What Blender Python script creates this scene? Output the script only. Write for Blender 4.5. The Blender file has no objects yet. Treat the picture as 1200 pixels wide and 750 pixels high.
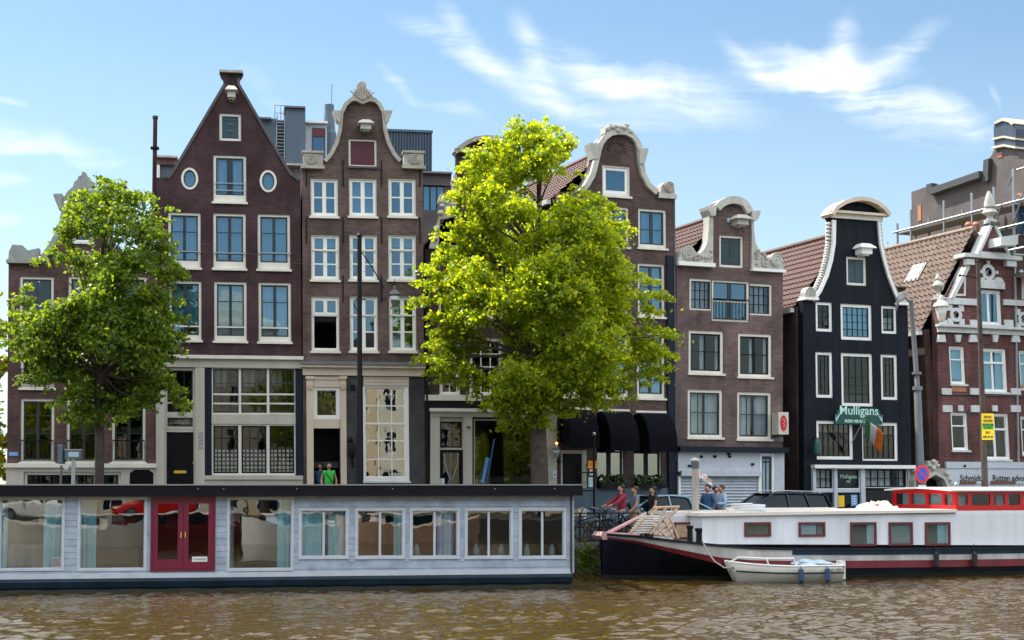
import bpy, bmesh, math, random
from math import radians as R, sin, cos, pi, tan, sqrt, atan2
from mathutils import Vector, Matrix
from mathutils.geometry import delaunay_2d_cdt
random.seed(7); wrnd = random.Random(4)
C = bpy.context.scene.collection
FPX = 1784.0; HOR = 568.0; EYE = 2.7; ZQ = 0.9; PITCH = R(3.2)
SH = (HOR-375)/FPX - tan(PITCH)

def ray(px, py):
    x = (px-600)/FPX; y = (375-py)/FPX + SH
    return Vector((x, cos(PITCH)-y*sin(PITCH), sin(PITCH)+y*cos(PITCH)))
def at(px, py, Y):
    d = ray(px, py); t = Y/d.y
    return Vector((d.x*t, Y, EYE+d.z*t))
def on_z(px, py, z):
    d = ray(px, py); t = (z-EYE)/d.z
    return Vector((d.x*t, d.y*t, z))
def X_at(px, Y):
    return at(px, HOR, Y).x

# ------------------------------------------------------------------ materials
M = {}
def nd(nt, t, **kw):
    n = nt.nodes.new(t)
    for k, v in kw.items():
        if k in n.inputs.keys(): n.inputs[k].default_value = v
        else: setattr(n, k, v)
    return n
def new_mat(name):
    m = bpy.data.materials.new(name); m.use_nodes = True
    M[name] = m
    return m, m.node_tree, m.node_tree.nodes['Principled BSDF']
def c4(c): return (c[0], c[1], c[2], 1)
def pmat(name, col, rough=.6, metal=0, var=.18, scale=3., bump=.1, bscale=25., spec=.5, streak=0):
    m, nt, b = new_mat(name); L = nt.links.new
    tc = nd(nt, 'ShaderNodeTexCoord')
    mp = nd(nt, 'ShaderNodeMapping'); L(tc.outputs['Object'], mp.inputs[0])
    if streak: mp.inputs['Scale'].default_value = (1, 1, .12)
    n = nd(nt, 'ShaderNodeTexNoise', Scale=scale, Detail=5.0, Roughness=.6); L(mp.outputs[0], n.inputs['Vector'])
    mr = nd(nt, 'ShaderNodeMapRange'); L(n.outputs['Fac'], mr.inputs[0])
    mr.inputs[1].default_value = .25; mr.inputs[2].default_value = .75
    mr.inputs[3].default_value = 1-var; mr.inputs[4].default_value = 1+var*.6
    vm = nd(nt, 'ShaderNodeVectorMath', operation='SCALE'); vm.inputs[0].default_value = col[:3]
    L(mr.outputs[0], vm.inputs['Scale']); L(vm.outputs[0], b.inputs['Base Color'])
    b.inputs['Roughness'].default_value = rough; b.inputs['Metallic'].default_value = metal
    b.inputs['Specular IOR Level'].default_value = spec
    if bump:
        n2 = nd(nt, 'ShaderNodeTexNoise', Scale=bscale, Detail=3.0); L(tc.outputs['Object'], n2.inputs['Vector'])
        bp = nd(nt, 'ShaderNodeBump', Strength=bump, Distance=.02); L(n2.outputs['Fac'], bp.inputs['Height'])
        L(bp.outputs[0], b.inputs['Normal'])
    return m
def brick_mat(name, c1, c2, mortar, bw=.23, rh=.075, dirt=.45, white=0.0, seed=0):
    m, nt, b = new_mat(name); L = nt.links.new
    tc = nd(nt, 'ShaderNodeTexCoord'); sp = nd(nt, 'ShaderNodeSeparateXYZ'); L(tc.outputs['Object'], sp.inputs[0])
    ad = nd(nt, 'ShaderNodeMath', operation='ADD'); L(sp.outputs[0], ad.inputs[0]); L(sp.outputs[1], ad.inputs[1])
    cb = nd(nt, 'ShaderNodeCombineXYZ'); L(ad.outputs[0], cb.inputs[0]); L(sp.outputs[2], cb.inputs[1])
    cb.inputs[2].default_value = seed
    br = nd(nt, 'ShaderNodeTexBrick', Scale=1.0); L(cb.outputs[0], br.inputs['Vector'])
    br.inputs['Color1'].default_value = c4(c1); br.inputs['Color2'].default_value = c4(c2)
    br.inputs['Mortar'].default_value = c4(mortar); br.inputs['Mortar Size'].default_value = .009
    br.inputs['Brick Width'].default_value = bw; br.inputs['Row Height'].default_value = rh
    br.inputs['Mortar Smooth'].default_value = .3; br.inputs['Bias'].default_value = -.2
    n = nd(nt, 'ShaderNodeTexNoise', Scale=.75, Detail=7.0, Roughness=.68); L(cb.outputs[0], n.inputs['Vector'])
    mr = nd(nt, 'ShaderNodeMapRange'); L(n.outputs['Fac'], mr.inputs[0])
    mr.inputs[1].default_value = .3; mr.inputs[2].default_value = .72
    mr.inputs[3].default_value = 1-dirt; mr.inputs[4].default_value = 1.5
    mp = nd(nt, 'ShaderNodeMapping'); mp.inputs['Scale'].default_value = (3.2, .35, 1); L(cb.outputs[0], mp.inputs[0])
    ns = nd(nt, 'ShaderNodeTexNoise', Scale=1.0, Detail=4.0); L(mp.outputs[0], ns.inputs['Vector'])
    mr2 = nd(nt, 'ShaderNodeMapRange'); L(ns.outputs['Fac'], mr2.inputs[0])
    mr2.inputs[1].default_value = .3; mr2.inputs[2].default_value = .7; mr2.inputs[3].default_value = .8; mr2.inputs[4].default_value = 1.15
    mm = nd(nt, 'ShaderNodeMath', operation='MULTIPLY'); L(mr.outputs[0], mm.inputs[0]); L(mr2.outputs[0], mm.inputs[1])
    vm = nd(nt, 'ShaderNodeVectorMath', operation='SCALE'); L(br.outputs['Color'], vm.inputs[0]); L(mm.outputs[0], vm.inputs['Scale'])
    out = vm.outputs[0]
    if white:
        n3 = nd(nt, 'ShaderNodeTexNoise', Scale=1.6, Detail=8.0, Roughness=.75); L(cb.outputs[0], n3.inputs['Vector'])
        r3 = nd(nt, 'ShaderNodeMapRange'); L(n3.outputs['Fac'], r3.inputs[0])
        r3.inputs[1].default_value = .62; r3.inputs[2].default_value = .74; r3.inputs[3].default_value = 0; r3.inputs[4].default_value = white
        mx = nd(nt, 'ShaderNodeMix', data_type='RGBA'); L(r3.outputs[0], mx.inputs[0]); L(out, mx.inputs[6])
        mx.inputs[7].default_value = (.32, .31, .32, 1); out = mx.outputs[2]
    L(out, b.inputs['Base Color']); b.inputs['Roughness'].default_value = .85
    b.inputs['Specular IOR Level'].default_value = .25
    bp = nd(nt, 'ShaderNodeBump', Strength=.5, Distance=.012); L(br.outputs['Fac'], bp.inputs['Height']); bp.invert = True
    L(bp.outputs[0], b.inputs['Normal'])
    return m
def glass_mat(name, ior=1.9, tint=(.55, .72, .85), trans=(.78, .82, .84), wav=.25, wsc=1.2, gl=(.8, .9, 1.)):
    m, nt, b = new_mat(name); L = nt.links.new; nt.nodes.remove(b)
    out = nt.nodes['Material Output']
    tc = nd(nt, 'ShaderNodeTexCoord')
    n = nd(nt, 'ShaderNodeTexNoise', Scale=wsc, Detail=2.0); L(tc.outputs['Object'], n.inputs['Vector'])
    bp = nd(nt, 'ShaderNodeBump', Strength=wav, Distance=.06); L(n.outputs['Fac'], bp.inputs['Height'])
    g = nd(nt, 'ShaderNodeBsdfGlossy', Roughness=.01); g.inputs['Color'].default_value = c4(gl); L(bp.outputs[0], g.inputs['Normal'])
    t = nd(nt, 'ShaderNodeBsdfTransparent'); t.inputs['Color'].default_value = c4(trans)
    f = nd(nt, 'ShaderNodeFresnel', IOR=ior); L(bp.outputs[0], f.inputs['Normal'])
    gm = nd(nt, 'ShaderNodeNewGeometry'); iv = nd(nt, 'ShaderNodeMath', operation='SUBTRACT'); iv.inputs[0].default_value = 1; L(gm.outputs['Backfacing'], iv.inputs[1])
    ml = nd(nt, 'ShaderNodeMath', operation='MULTIPLY'); L(f.outputs[0], ml.inputs[0]); L(iv.outputs[0], ml.inputs[1])
    mx = nd(nt, 'ShaderNodeMixShader'); L(ml.outputs[0], mx.inputs[0]); L(t.outputs[0], mx.inputs[1]); L(g.outputs[0], mx.inputs[2])
    L(mx.outputs[0], out.inputs[0])
    return m

brick_mat('brick_a', (.120,.060,.052), (.062,.038,.040), (.09,.078,.074), seed=1, white=.15, dirt=.5)
brick_mat('brick_b', (.070,.031,.034), (.040,.023,.029), (.060,.048,.052), seed=2, white=.30, dirt=.55)
brick_mat('brick_c', (.145,.088,.074), (.072,.054,.054), (.13,.11,.105), seed=3, white=.22, dirt=.5)
brick_mat('brick_c_grey', (.085,.080,.088), (.065,.062,.070), (.08,.078,.08), seed=3.5)
brick_mat('brick_d', (.075,.042,.038), (.040,.028,.028), (.055,.048,.046), seed=4, white=.1)
brick_mat('brick_e', (.110,.066,.060), (.060,.042,.042), (.085,.074,.072), seed=5, white=.12)
brick_mat('brick_f', (.155,.098,.092), (.090,.066,.068), (.13,.11,.105), seed=6, white=.2)
brick_mat('brick_h', (.15,.055,.050), (.078,.037,.040), (.12,.085,.08), seed=7, white=.12)
brick_mat('brick_flank', (.075,.045,.038), (.055,.036,.032), (.06,.05,.045), seed=8)
brick_mat('brick_quay', (.055,.045,.038), (.035,.032,.03), (.05,.05,.045), bw=.3, rh=.1, seed=9)
brick_mat('paving', (.12,.095,.085), (.09,.075,.07), (.06,.055,.05), bw=.2, rh=.1, seed=10)
pmat('black_wall', (.008,.012,.020), .6, var=.7, scale=2.2, bump=.25, bscale=12, streak=1, spec=.15)
pmat('cream', (.74,.71,.63), .5, var=.14, scale=2, bump=.06, streak=1)
pmat('cream_warm', (.64,.54,.42), .5, var=.14, scale=2, bump=.06, streak=1)
pmat('cream_dark', (.50,.47,.41), .55, var=.18, scale=2, bump=.06, streak=1)
pmat('white', (.84,.84,.82), .4, var=.1, scale=2.5, bump=.05, streak=1)
pmat('trim_grey', (.58,.61,.60), .6, var=.22, scale=2.5, bump=.1, streak=1)
pmat('blind_pale', (.52,.54,.52), .8, var=.08, bump=0)
pmat('white_sill', (.60,.62,.63), .5, var=.15, scale=3, bump=.05)
pmat('stone', (.42,.39,.34), .8, var=.35, scale=3, bump=.5, bscale=14)
pmat('stone_pale', (.50,.49,.45), .8, var=.3, scale=3, bump=.5, bscale=14)
pmat('stone_dark', (.09,.085,.09), .8, var=.3, scale=3, bump=.4, bscale=14)
pmat('stone_green', (.30,.33,.31), .8, var=.25, scale=3, bump=.4, bscale=14)
pmat('navy', (.008,.014,.030), .5, var=.15, spec=.2)
pmat('sash_navy', (.014,.026,.042), .35, var=.1)
pmat('sash_black', (.008,.010,.012), .5, var=.1, spec=.2)
pmat('sash_green', (.014,.030,.028), .35, var=.1)
pmat('teal_shutter', (.02,.062,.085), .45, var=.15)
pmat('dark_teal', (.012,.040,.045), .45, var=.15)
pmat('red_shutter', (.085,.010,.018), .45, var=.15)
pmat('door_black', (.005,.006,.008), .45, var=.1, spec=.15)
pmat('iron', (.010,.011,.012), .6, metal=.2, var=.2, spec=.2)
pmat('iron_grey', (.10,.115,.125), .5, metal=.3, var=.2)
pmat('steel', (.35,.37,.38), .35, metal=.8, var=.15)
pmat('brass', (.75,.48,.10), .3, metal=.9, var=.1)
pmat('metal_blue', (.085,.125,.165), .5, metal=.2, var=.2, streak=1)
pmat('metal_navy', (.04,.065,.10), .5, metal=.2, var=.25, streak=1)
pmat('concrete_brown', (.105,.090,.088), .85, var=.4, scale=1.2, bump=.3)
pmat('concrete_grey', (.20,.20,.21), .85, var=.3, scale=1.2, bump=.3)
pmat('roof_felt', (.05,.055,.06), .8)
pmat('tile_brown', (.15,.085,.070), .7, var=.5, scale=5, bump=.2)
pmat('tile_red', (.105,.045,.036), .7, var=.5, scale=5, bump=.2)
pmat('tile_pale', (.24,.17,.13), .65, var=.5, scale=5, bump=.2)
pmat('lead', (.16,.17,.19), .5, metal=.3, var=.25)
pmat('curtain', (.62,.66,.68), .9, var=.1, bump=0)
pmat('curtain_teal', (.40,.66,.70), .9, var=.25, bump=0, streak=1)
pmat('curtain_grey', (.30,.30,.30), .9, var=.15, bump=0)
pmat('blind_tan', (.16,.09,.055), .7, var=.2, bump=0)
pmat('blind_sky_blue', (.32,.46,.52), .8, var=.08, bump=0)  # blind colour that also stands in for blue sky mirrored in panes
pmat('paper_white', (.72,.73,.74), .8, var=.1, bump=0)
pmat('interior', (.05,.045,.04), .9, bump=0)
pmat('awning', (.004,.005,.009), .9, spec=.1, var=.3, scale=6, bump=.3)
pmat('boat_board', (.34,.41,.51), .55, var=.38, scale=2.5, bump=.2, bscale=8)
pmat('boat_frame', (.50,.55,.61), .45, var=.14, scale=3)
pmat('boat_fascia', (.007,.007,.011), .6, var=.3, spec=.15)
pmat('boat_hull', (.010,.026,.042), .55, spec=.2, var=.5, scale=2, bump=.3, bscale=6)
pmat('algae', (.014,.018,.008), .8, var=.5, scale=4, bump=.5)
pmat('maroon', (.16,.008,.035), .35, var=.12)
pmat('barge_black', (.010,.014,.024), .4, var=.5, scale=1.5, bump=.15, bscale=5, spec=.25)
pmat('barge_white', (.70,.73,.78), .4, var=.22, scale=1.6, bump=.1, bscale=3, streak=1)
pmat('barge_strake', (.46,.45,.43), .5, var=.4, scale=2, streak=1)
pmat('barge_navy', (.008,.022,.042), .5, var=.2, spec=.2)
pmat('barge_red', (.17,.014,.022), .45, var=.4, scale=2)
pmat('wheel_red', (.55,.012,.012), .25, var=.08)
pmat('barge_roof', (.70,.66,.60), .5, var=.12)
pmat('window_red', (.12,.02,.022), .35, var=.15)
pmat('wood_pale', (.55,.38,.25), .6, var=.3, scale=6)
pmat('wood_pink', (.62,.36,.36), .6, var=.2, scale=6)
pmat('wood_brown', (.16,.075,.04), .6, var=.3, scale=6)
pmat('wood_grey', (.40,.36,.31), .7, var=.3, scale=6, streak=1)
pmat('rope', (.45,.42,.36), .9)
pmat('rubber', (.02,.02,.02), .8)
pmat('dinghy_white', (.62,.60,.54), .4, var=.2, scale=2)
pmat('fender_blue', (.03,.07,.14), .6)
pmat('tarp', (.45,.58,.68), .6, var=.3, scale=7)
pmat('bark', (.065,.050,.042), .9, var=.5, scale=5, bump=.9, bscale=14)
pmat('car_teal', (.20,.30,.36), .2, metal=.4, var=.04, bump=0)
pmat('car_blue', (.012,.022,.045), .18, metal=.3, var=.04, bump=0)
pmat('car_glass', (.006,.018,.026), .08, var=.05, bump=0, spec=.25)
pmat('lamp_lens', (.75,.78,.8), .1, var=.05, bump=0)
pmat('lamp_rear', (.45,.01,.01), .2, var=.05, bump=0)
pmat('skin', (.42,.22,.15), .55, var=.1, bump=0)
pmat('hair_dark', (.02,.014,.012), .6); pmat('hair_brown', (.09,.045,.025), .6)
pmat('cloth_green', (.04,.48,.05), .8); pmat('cloth_blue', (.03,.10,.20), .8); pmat('cloth_red', (.28,.02,.04), .8)
pmat('cloth_grey', (.16,.20,.26), .8); pmat('cloth_black', (.015,.015,.02), .8); pmat('cloth_lightblue', (.38,.52,.70), .8)
pmat('cloth_denim', (.10,.13,.20), .8); pmat('cloth_khaki', (.26,.20,.14), .8); pmat('cloth_white', (.7,.7,.7), .8)
pmat('sign_yellow', (.85,.60,.01), .5, var=.06); pmat('sign_green', (.05,.45,.03), .5); pmat('sign_orange', (.85,.30,.01), .5)
pmat('sign_blue', (.02,.07,.45), .4); pmat('sign_red', (.60,.02,.03), .4); pmat('sign_dkgreen', (.006,.065,.055), .4)
pmat('mint', (.50,.80,.72), .5); pmat('flag_orange', (.72,.16,.02), .8, var=.2); pmat('flag_green', (.02,.20,.06), .8)
pmat('flag_white', (.62,.58,.60), .8); pmat('sign_box', (.62,.60,.52), .5); pmat('poster_blue', (.15,.35,.75), .5)
pmat('sign_navy', (.01,.02,.03), .3); pmat('dark_grey_text', (.05,.05,.05), .7, var=.05, bump=0)
pmat('asphalt', (.05,.05,.052), .9, var=.3, scale=2, bump=.4, bscale=60)
pmat('terracotta', (.42,.17,.08), .7)
pmat('planter_green', (.03,.06,.01), .8)
glass_mat('glass', 1.8, wav=.03, wsc=.9)
glass_mat('glass_sky', 2.8, wav=.03, wsc=.9, gl=(.6,.85,1.), trans=(.6,.74,.82))
glass_mat('glass_low', 1.6, wav=.03, wsc=1.5, gl=(1.,.97,.9))
glass_mat('glass_mirror', 3.0, wav=.02, wsc=2.0, gl=(1.,.97,.88))
glass_mat('glass_clear', 1.35, wav=.05, wsc=.9, trans=(.85,.88,.9))
glass_mat('glass_boat', 2.2, wav=.028, wsc=1.4, gl=(1.,.97,.92), trans=(.75,.82,.84))

# ------------------------------------------------------------------ mesh builder
class MB:
    def __init__(s, xf=None): s.v = []; s.f = []; s.xf = xf
    def add(s, vs, fs):
        n = len(s.v)
        if s.xf: vs = [s.xf(*p) for p in vs]
        s.v += [tuple(p) for p in vs]; s.f += [tuple(i+n for i in f) for f in fs]; return s
    def box(s, x0, x1, y0, y1, z0, z1):
        if x0 > x1: x0, x1 = x1, x0
        if y0 > y1: y0, y1 = y1, y0
        if z0 > z1: z0, z1 = z1, z0
        return s.add([(x0,y0,z0),(x1,y0,z0),(x1,y1,z0),(x0,y1,z0),(x0,y0,z1),(x1,y0,z1),(x1,y1,z1),(x0,y1,z1)],
              [(0,3,2,1),(4,5,6,7),(0,1,5,4),(1,2,6,5),(2,3,7,6),(3,0,4,7)])
    def ring(s, x0, x1, z0, z1, w, y0, y1):
        l, r, t, b = w if isinstance(w, tuple) else (w,)*4
        s.box(x0, x0+l, y0, y1, z0, z1); s.box(x1-r, x1, y0, y1, z0, z1)
        s.box(x0+l, x1-r, y0, y1, z1-t, z1); s.box(x0+l, x1-r, y0, y1, z0, z0+b); return s
    def prism(s, pts, y0, y1, holes=()):
        loops = [list(pts)]+[list(h) for h in holes]
        src = [p for l in loops for p in l]; eds = []; k = 0
        for l in loops:
            eds += [(k+i, k+(i+1) % len(l)) for i in range(len(l))]; k += len(l)
        ov, _, of, _, _, _ = delaunay_2d_cdt([Vector((p[0], p[1])) for p in src], eds, [], 1 if False else 0, 1e-6)
        def pin(x, y, l):
            r = False; j = len(l)-1
            for i in range(len(l)):
                if (l[i][1] > y) != (l[j][1] > y) and x < (l[j][0]-l[i][0])*(y-l[i][1])/(l[j][1]-l[i][1])+l[i][0]: r = not r
                j = i
            return r
        N0 = len(ov); vs = [(p[0], y0, p[1]) for p in ov]+[(p[0], y1, p[1]) for p in ov]
        fs = []
        for f in of:
            a, b, c = f; cx_ = sum(ov[i][0] for i in f)/3; cy_ = sum(ov[i][1] for i in f)/3
            if not pin(cx_, cy_, loops[0]) or any(pin(cx_, cy_, h) for h in loops[1:]): continue
            ar = (ov[b][0]-ov[a][0])*(ov[c][1]-ov[a][1])-(ov[c][0]-ov[a][0])*(ov[b][1]-ov[a][1])
            if ar < 0: a, b, c = a, c, b
            fs += [(a, b, c), (N0+a, N0+c, N0+b)]
        base = 2*N0; n = len(src); vs += [(p[0], y0, p[1]) for p in src]+[(p[0], y1, p[1]) for p in src]
        k = base
        for l in loops:
            m = len(l)
            for i in range(m):
                a, b = k+i, k+(i+1) % m
                fs.append((a, n+a, n+b, b))
            k += m
        return s.add(vs, fs)
    def band(s, pts, w, y0, y1):
        n = len(pts); off = []
        for i in range(n):
            a = Vector(pts[max(0, i-1)]); b = Vector(pts[min(n-1, i+1)]); d = (b-a).normalized()
            off.append((pts[i][0]+d.y*w, pts[i][1]-d.x*w))
        for i in range(n-1):
            q = [pts[i], pts[i+1], off[i+1], off[i]]
            vs = [(p[0], y0, p[1]) for p in q]+[(p[0], y1, p[1]) for p in q]
            s.add(vs, [(0,1,2,3),(7,6,5,4),(0,4,5,1),(1,5,6,2),(2,6,7,3),(3,7,4,0)])
        return s
    def tube(s, pts, r, n=8, cap=True):
        pts = [Vector(p) for p in pts]; rs = r if isinstance(r, (list, tuple)) else [r]*len(pts)
        vs = []; up = None
        for i, p in enumerate(pts):
            d = (pts[min(i+1, len(pts)-1)]-pts[max(i-1, 0)]).normalized()
            if up is None: up = Vector((0,0,1)) if abs(d.z) < .9 else Vector((1,0,0))
            a = d.cross(up).normalized(); b = a.cross(d); up = b
            for k in range(n):
                t = 2*pi*k/n; vs.append(p+(a*cos(t)+b*sin(t))*rs[i])
        fs = []
        for i in range(len(pts)-1):
            for k in range(n): fs.append((i*n+k, i*n+(k+1) % n, (i+1)*n+(k+1) % n, (i+1)*n+k))
        if cap: fs += [tuple(range(n-1, -1, -1)), tuple(range((len(pts)-1)*n, len(pts)*n))]
        return s.add([tuple(v) for v in vs], fs)
    def lathe(s, prof, c=(0,0,0), n=16):
        vs = []
        for r, z in prof:
            for k in range(n): vs.append((c[0]+r*cos(2*pi*k/n), c[1]+r*sin(2*pi*k/n), c[2]+z))
        m = len(prof); fs = [(i*n+k, i*n+(k+1) % n, (i+1)*n+(k+1) % n, (i+1)*n+k) for i in range(m-1) for k in range(n)]
        fs += [tuple(range(n-1, -1, -1)), tuple(range((m-1)*n, m*n))]
        return s.add(vs, fs)
    def disc(s, cx, cz, rx, rz, y0, y1, n=20):
        return s.prism([(cx+rx*cos(2*pi*k/n), cz+rz*sin(2*pi*k/n)) for k in range(n)], y0, y1)
    def annulus(s, cx, cz, rx, rz, w, y0, y1, n=28):
        return s.prism([(cx+rx*cos(2*pi*k/n), cz+rz*sin(2*pi*k/n)) for k in range(n)], y0, y1,
                [[(cx+(rx-w)*cos(2*pi*k/n), cz+(rz-w)*sin(2*pi*k/n)) for k in range(n)]])
    def sphere(s, c, r, n=10, m=7):
        r = r if isinstance(r, (tuple, list)) else (r,)*3
        vs = [(c[0]+r[0]*sin(pi*j/m)*cos(2*pi*k/n), c[1]+r[1]*sin(pi*j/m)*sin(2*pi*k/n), c[2]-r[2]*cos(pi*j/m)) for j in range(1, m) for k in range(n)]
        vs += [(c[0], c[1], c[2]-r[2]), (c[0], c[1], c[2]+r[2])]
        fs = [(j*n+k, j*n+(k+1) % n, (j+1)*n+(k+1) % n, (j+1)*n+k) for j in range(m-2) for k in range(n)]
        b = (m-1)*n
        fs += [(b, (k+1) % n, k) for k in range(n)]+[(b+1, (m-2)*n+k, (m-2)*n+(k+1) % n) for k in range(n)]
        return s.add(vs, fs)
    def lumps(s, x0, x1, z0, z1, y, n, r, rnd=random):
        for _ in range(n):
            a = rnd.uniform(.6, 1.2)*r
            s.sphere((rnd.uniform(x0, x1), y+rnd.uniform(-.02, .02), rnd.uniform(z0, z1)), (a, a*.7, a*rnd.uniform(.6, 1.1)), 7, 5)
        return s
    def build(s, name, mat, parent=None, smooth=False):
        me = bpy.data.meshes.new(name); me.from_pydata(s.v, [], s.f); me.validate(); 
        o = bpy.data.objects.new(name, me); C.objects.link(o)
        me.materials.append(M[mat] if isinstance(mat, str) else mat)
        if parent is not None: o.parent = parent
        if smooth:
            me.polygons.foreach_set('use_smooth', [True]*len(me.polygons))
            try: me.set_sharp_from_angle(angle=R(40))
            except Exception: pass
        return o
def tag(o, label=None, cat=None, group=None, kind=None):
    if label: o['label'] = label
    if cat: o['category'] = cat
    if group: o['group'] = group
    if kind: o['kind'] = kind
    return o
def thing(name, label, cat, loc=(0,0,0), rz=0, group=None):
    o = bpy.data.objects.new(name, None); C.objects.link(o); o.location = loc; o.rotation_euler = (0,0,rz)
    o.empty_display_size = .2
    return tag(o, label, cat, group)
def copy_tree(o, parent=None):
    c = o.copy(); C.objects.link(c); c.parent = parent
    for ch in list(o.children): copy_tree(ch, c)
    return c
def text(s, mat, size, loc, parent, rot=(pi/2, 0, 0), align='CENTER', ext=.004, name='lettering', sx=1.0, bold=0.0):
    cu = bpy.data.curves.new(name, 'FONT'); cu.body = s; cu.size = size; cu.align_x = align; cu.align_y = 'CENTER'
    cu.extrude = ext; cu.offset = bold; cu.resolution_u = 3
    t = bpy.data.objects.new(name, cu); C.objects.link(t)
    bpy.context.view_layer.update()
    me = bpy.data.meshes.new_from_object(t.evaluated_get(bpy.context.evaluated_depsgraph_get()))
    bpy.data.objects.remove(t); me.name = name
    o = bpy.data.objects.new(name, me); C.objects.link(o); me.materials.clear(); me.materials.append(M[mat])
    o.location = loc; o.rotation_euler = rot; o.parent = parent; o.scale = (sx, 1, 1)
    return o

# ------------------------------------------------------------------ a frame standing on a vertical plane
class Frame:
    def __init__(s, O, phi, zb=ZQ):
        s.O = Vector((O[0], O[1], zb)); s.phi = phi
        s.e = Vector((cos(phi), sin(phi), 0)); s.n = Vector((-sin(phi), cos(phi), 0)); s.lean = 0
    def raw(s, px, py, v=0):
        d = ray(px, py); c = Vector((0, 0, EYE)); t = ((s.O+s.n*v-c).dot(s.n))/d.dot(s.n)
        P = c+d*t-s.O; return P.dot(s.e), P.z
    def F(s, px, py, v=0):
        u, z = s.raw(px, py, v); return (u-s.lean*z, z)
    def xf(s, x, y, z): return (x+s.lean*z, y, z)
    def mb(s): return MB(s.xf)
    def depth_at(s, px):
        u, z = s.raw(px, HOR); P = s.O+s.e*u; return P.x, P.y

class House(Frame):
    def __init__(s, name, label, cat, xl, xr, O, phi, edge=None, depth=9.5, group='gabled canal houses along the quay'):
        Frame.__init__(s, O, phi)
        if edge:
            ls = []
            for (xa, ya, xb, yb) in edge:
                a = s.raw(xa, ya); b = s.raw(xb, yb); ls.append((a[0]-b[0])/(a[1]-b[1]))
            s.lean = sum(ls)/len(ls)
        s.root = thing(name, label, cat, s.O, phi, group)
        s.holes = []; s.u0 = s.F(xl, 560)[0]; s.u1 = s.F(xr, 560)[0]; s.D = depth
    def rect(s, x0, y0, x1, y1, v=0):
        xm, ym = (x0+x1)/2, (y0+y1)/2
        return s.F(x0, ym, v)[0], s.F(x1, ym, v)[0], s.F(xm, y1, v)[1], s.F(xm, y0, v)[1]
    def pts(s, l, v=0): return [s.F(x, y, v) for x, y in l]
    def boxp(s, x0, y0, x1, y1, v0, v1, name, mat, parent=None):
        u0, u1, z0, z1 = s.rect(x0, y0, x1, y1)
        return s.mb().box(u0, u1, v0, v1, z0, z1).build(name, mat, parent or s.root)
    def wall(s, outline, mat, th=.35, name='front_wall'):
        pts = s.pts(outline)
        s.pts_out = pts
        return s.mb().prism(pts, 0, th, s.holes).build(name, mat, s.root)
    def window(s, x0, y0, x1, y1, fw=.09, fm='cream', sm='sash_navy', cols=2, rows=(.33,), sw=.05, mw=.03, midw=None,
               curtain=None, cmat='curtain', sill='cream', glass='glass', v=.05, bars=(), shutter=None, hole=True, drop=0, rail=False, label=None, glazed=True):
        u0, u1, z0, z1 = s.rect(x0, y0, x1, y1)
        if hole: s.holes.append([(u0, z0), (u1, z0), (u1, z1), (u0, z1)])
        e = .004
        fws = fw if isinstance(fw, tuple) else (fw, fw, fw, fw+drop)
        w = s.mb().ring(u0-e, u1+e, z0-e, z1+e, fws, v, v+.12)
        a0, a1, b0, b1 = u0+fws[0], u1-fws[1], z0+fws[3], z1-fws[2]
        for fy, t in bars:     # thick transoms in the frame's own paint
            zz = b1-(b1-b0)*fy; w.box(a0, a1, v+.002, v+.11, zz-t/2, zz+t/2)
        w = w.build('window', fm, s.root)
        if label: w['label'] = label
        if sill:
            s.mb().box(u0-.05, u1+.05, -.07, v+.02, z0-.06, z0+.012).build('sill', sill, w)
        if shutter:
            m = s.mb().box(a0-.003, a1+.003, v+.05, v+.09, b0-.003, b1+.003)
            m.box((a0+a1)/2-.012, (a0+a1)/2+.012, v+.035, v+.05, b0, b1)
            for k in (.12, .88): m.box(a0, a1, v+.037, v+.05, b0+(b1-b0)*k-.04, b0+(b1-b0)*k+.04)
            m.build('shutter', shutter, w); return w
        sa = s.mb().ring(a0-.003, a1+.003, b0-.003, b1+.003, sw, v+.04, v+.10)
        midw = midw or mw
        for k in range(1, cols):
            uc = a0+(a1-a0)*k/cols; t = midw if (cols == 2) else mw
            sa.box(uc-t/2, uc+t/2, v+.045, v+.095, b0+sw, b1-sw)
        for fy in rows:
            zz = b1-(b1-b0)*fy; sa.box(a0+sw, a1-sw, v+.05, v+.09, zz-mw/2, zz+mw/2)
        sa.build('sash', sm, w)
        if glazed: s.mb().box(a0, a1, v+.066, v+.074, b0, b1).build('pane', glass, w)
        if rail: s.rail(u0+.02, u1-.02, z0+.25*(z1-z0) if rail is True else z0+rail, z0+.06, w)
        if curtain:
            cm = s.mb()
            if len(curtain) == 1 and curtain[0][:2] == (0, 1) and cmat in ('blind_sky_blue', 'curtain', 'metal_blue'):
                c_ = curtain[0]; curtain = ((0, 1, min(.8, c_[2]+wrnd.choice((0, 0, 0, .12, .3))), c_[3]),); cmat = wrnd.choice((cmat, cmat, 'blind_pale', 'blind_sky_blue'))
            for (c0, c1, d0, d1) in curtain:
                uu0, uu1 = a0+(a1-a0)*c0, a0+(a1-a0)*c1; zz0, zz1 = b0+(b1-b0)*d0, b0+(b1-b0)*d1
                curtain_mesh(cm, uu0, uu1, zz0, zz1, v+.17)
            cm.build('curtain', cmat, w, True)
        return w
    def rail(s, u0, u1, ztop, zbot, par, n=None):
        m = s.mb(); m.box(u0, u1, -.05, -.02, ztop-.02, ztop+.02)
        m.box(u0, u1, -.05, -.02, zbot, zbot+.02); n = n or max(5, int((u1-u0)/.13))
        for k in range(n+1):
            x = u0+(u1-u0-.014)*k/n; m.box(x, x+.014, -.042, -.028, zbot+.02, ztop-.02)
        m.build('railing', 'iron', par)
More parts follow.
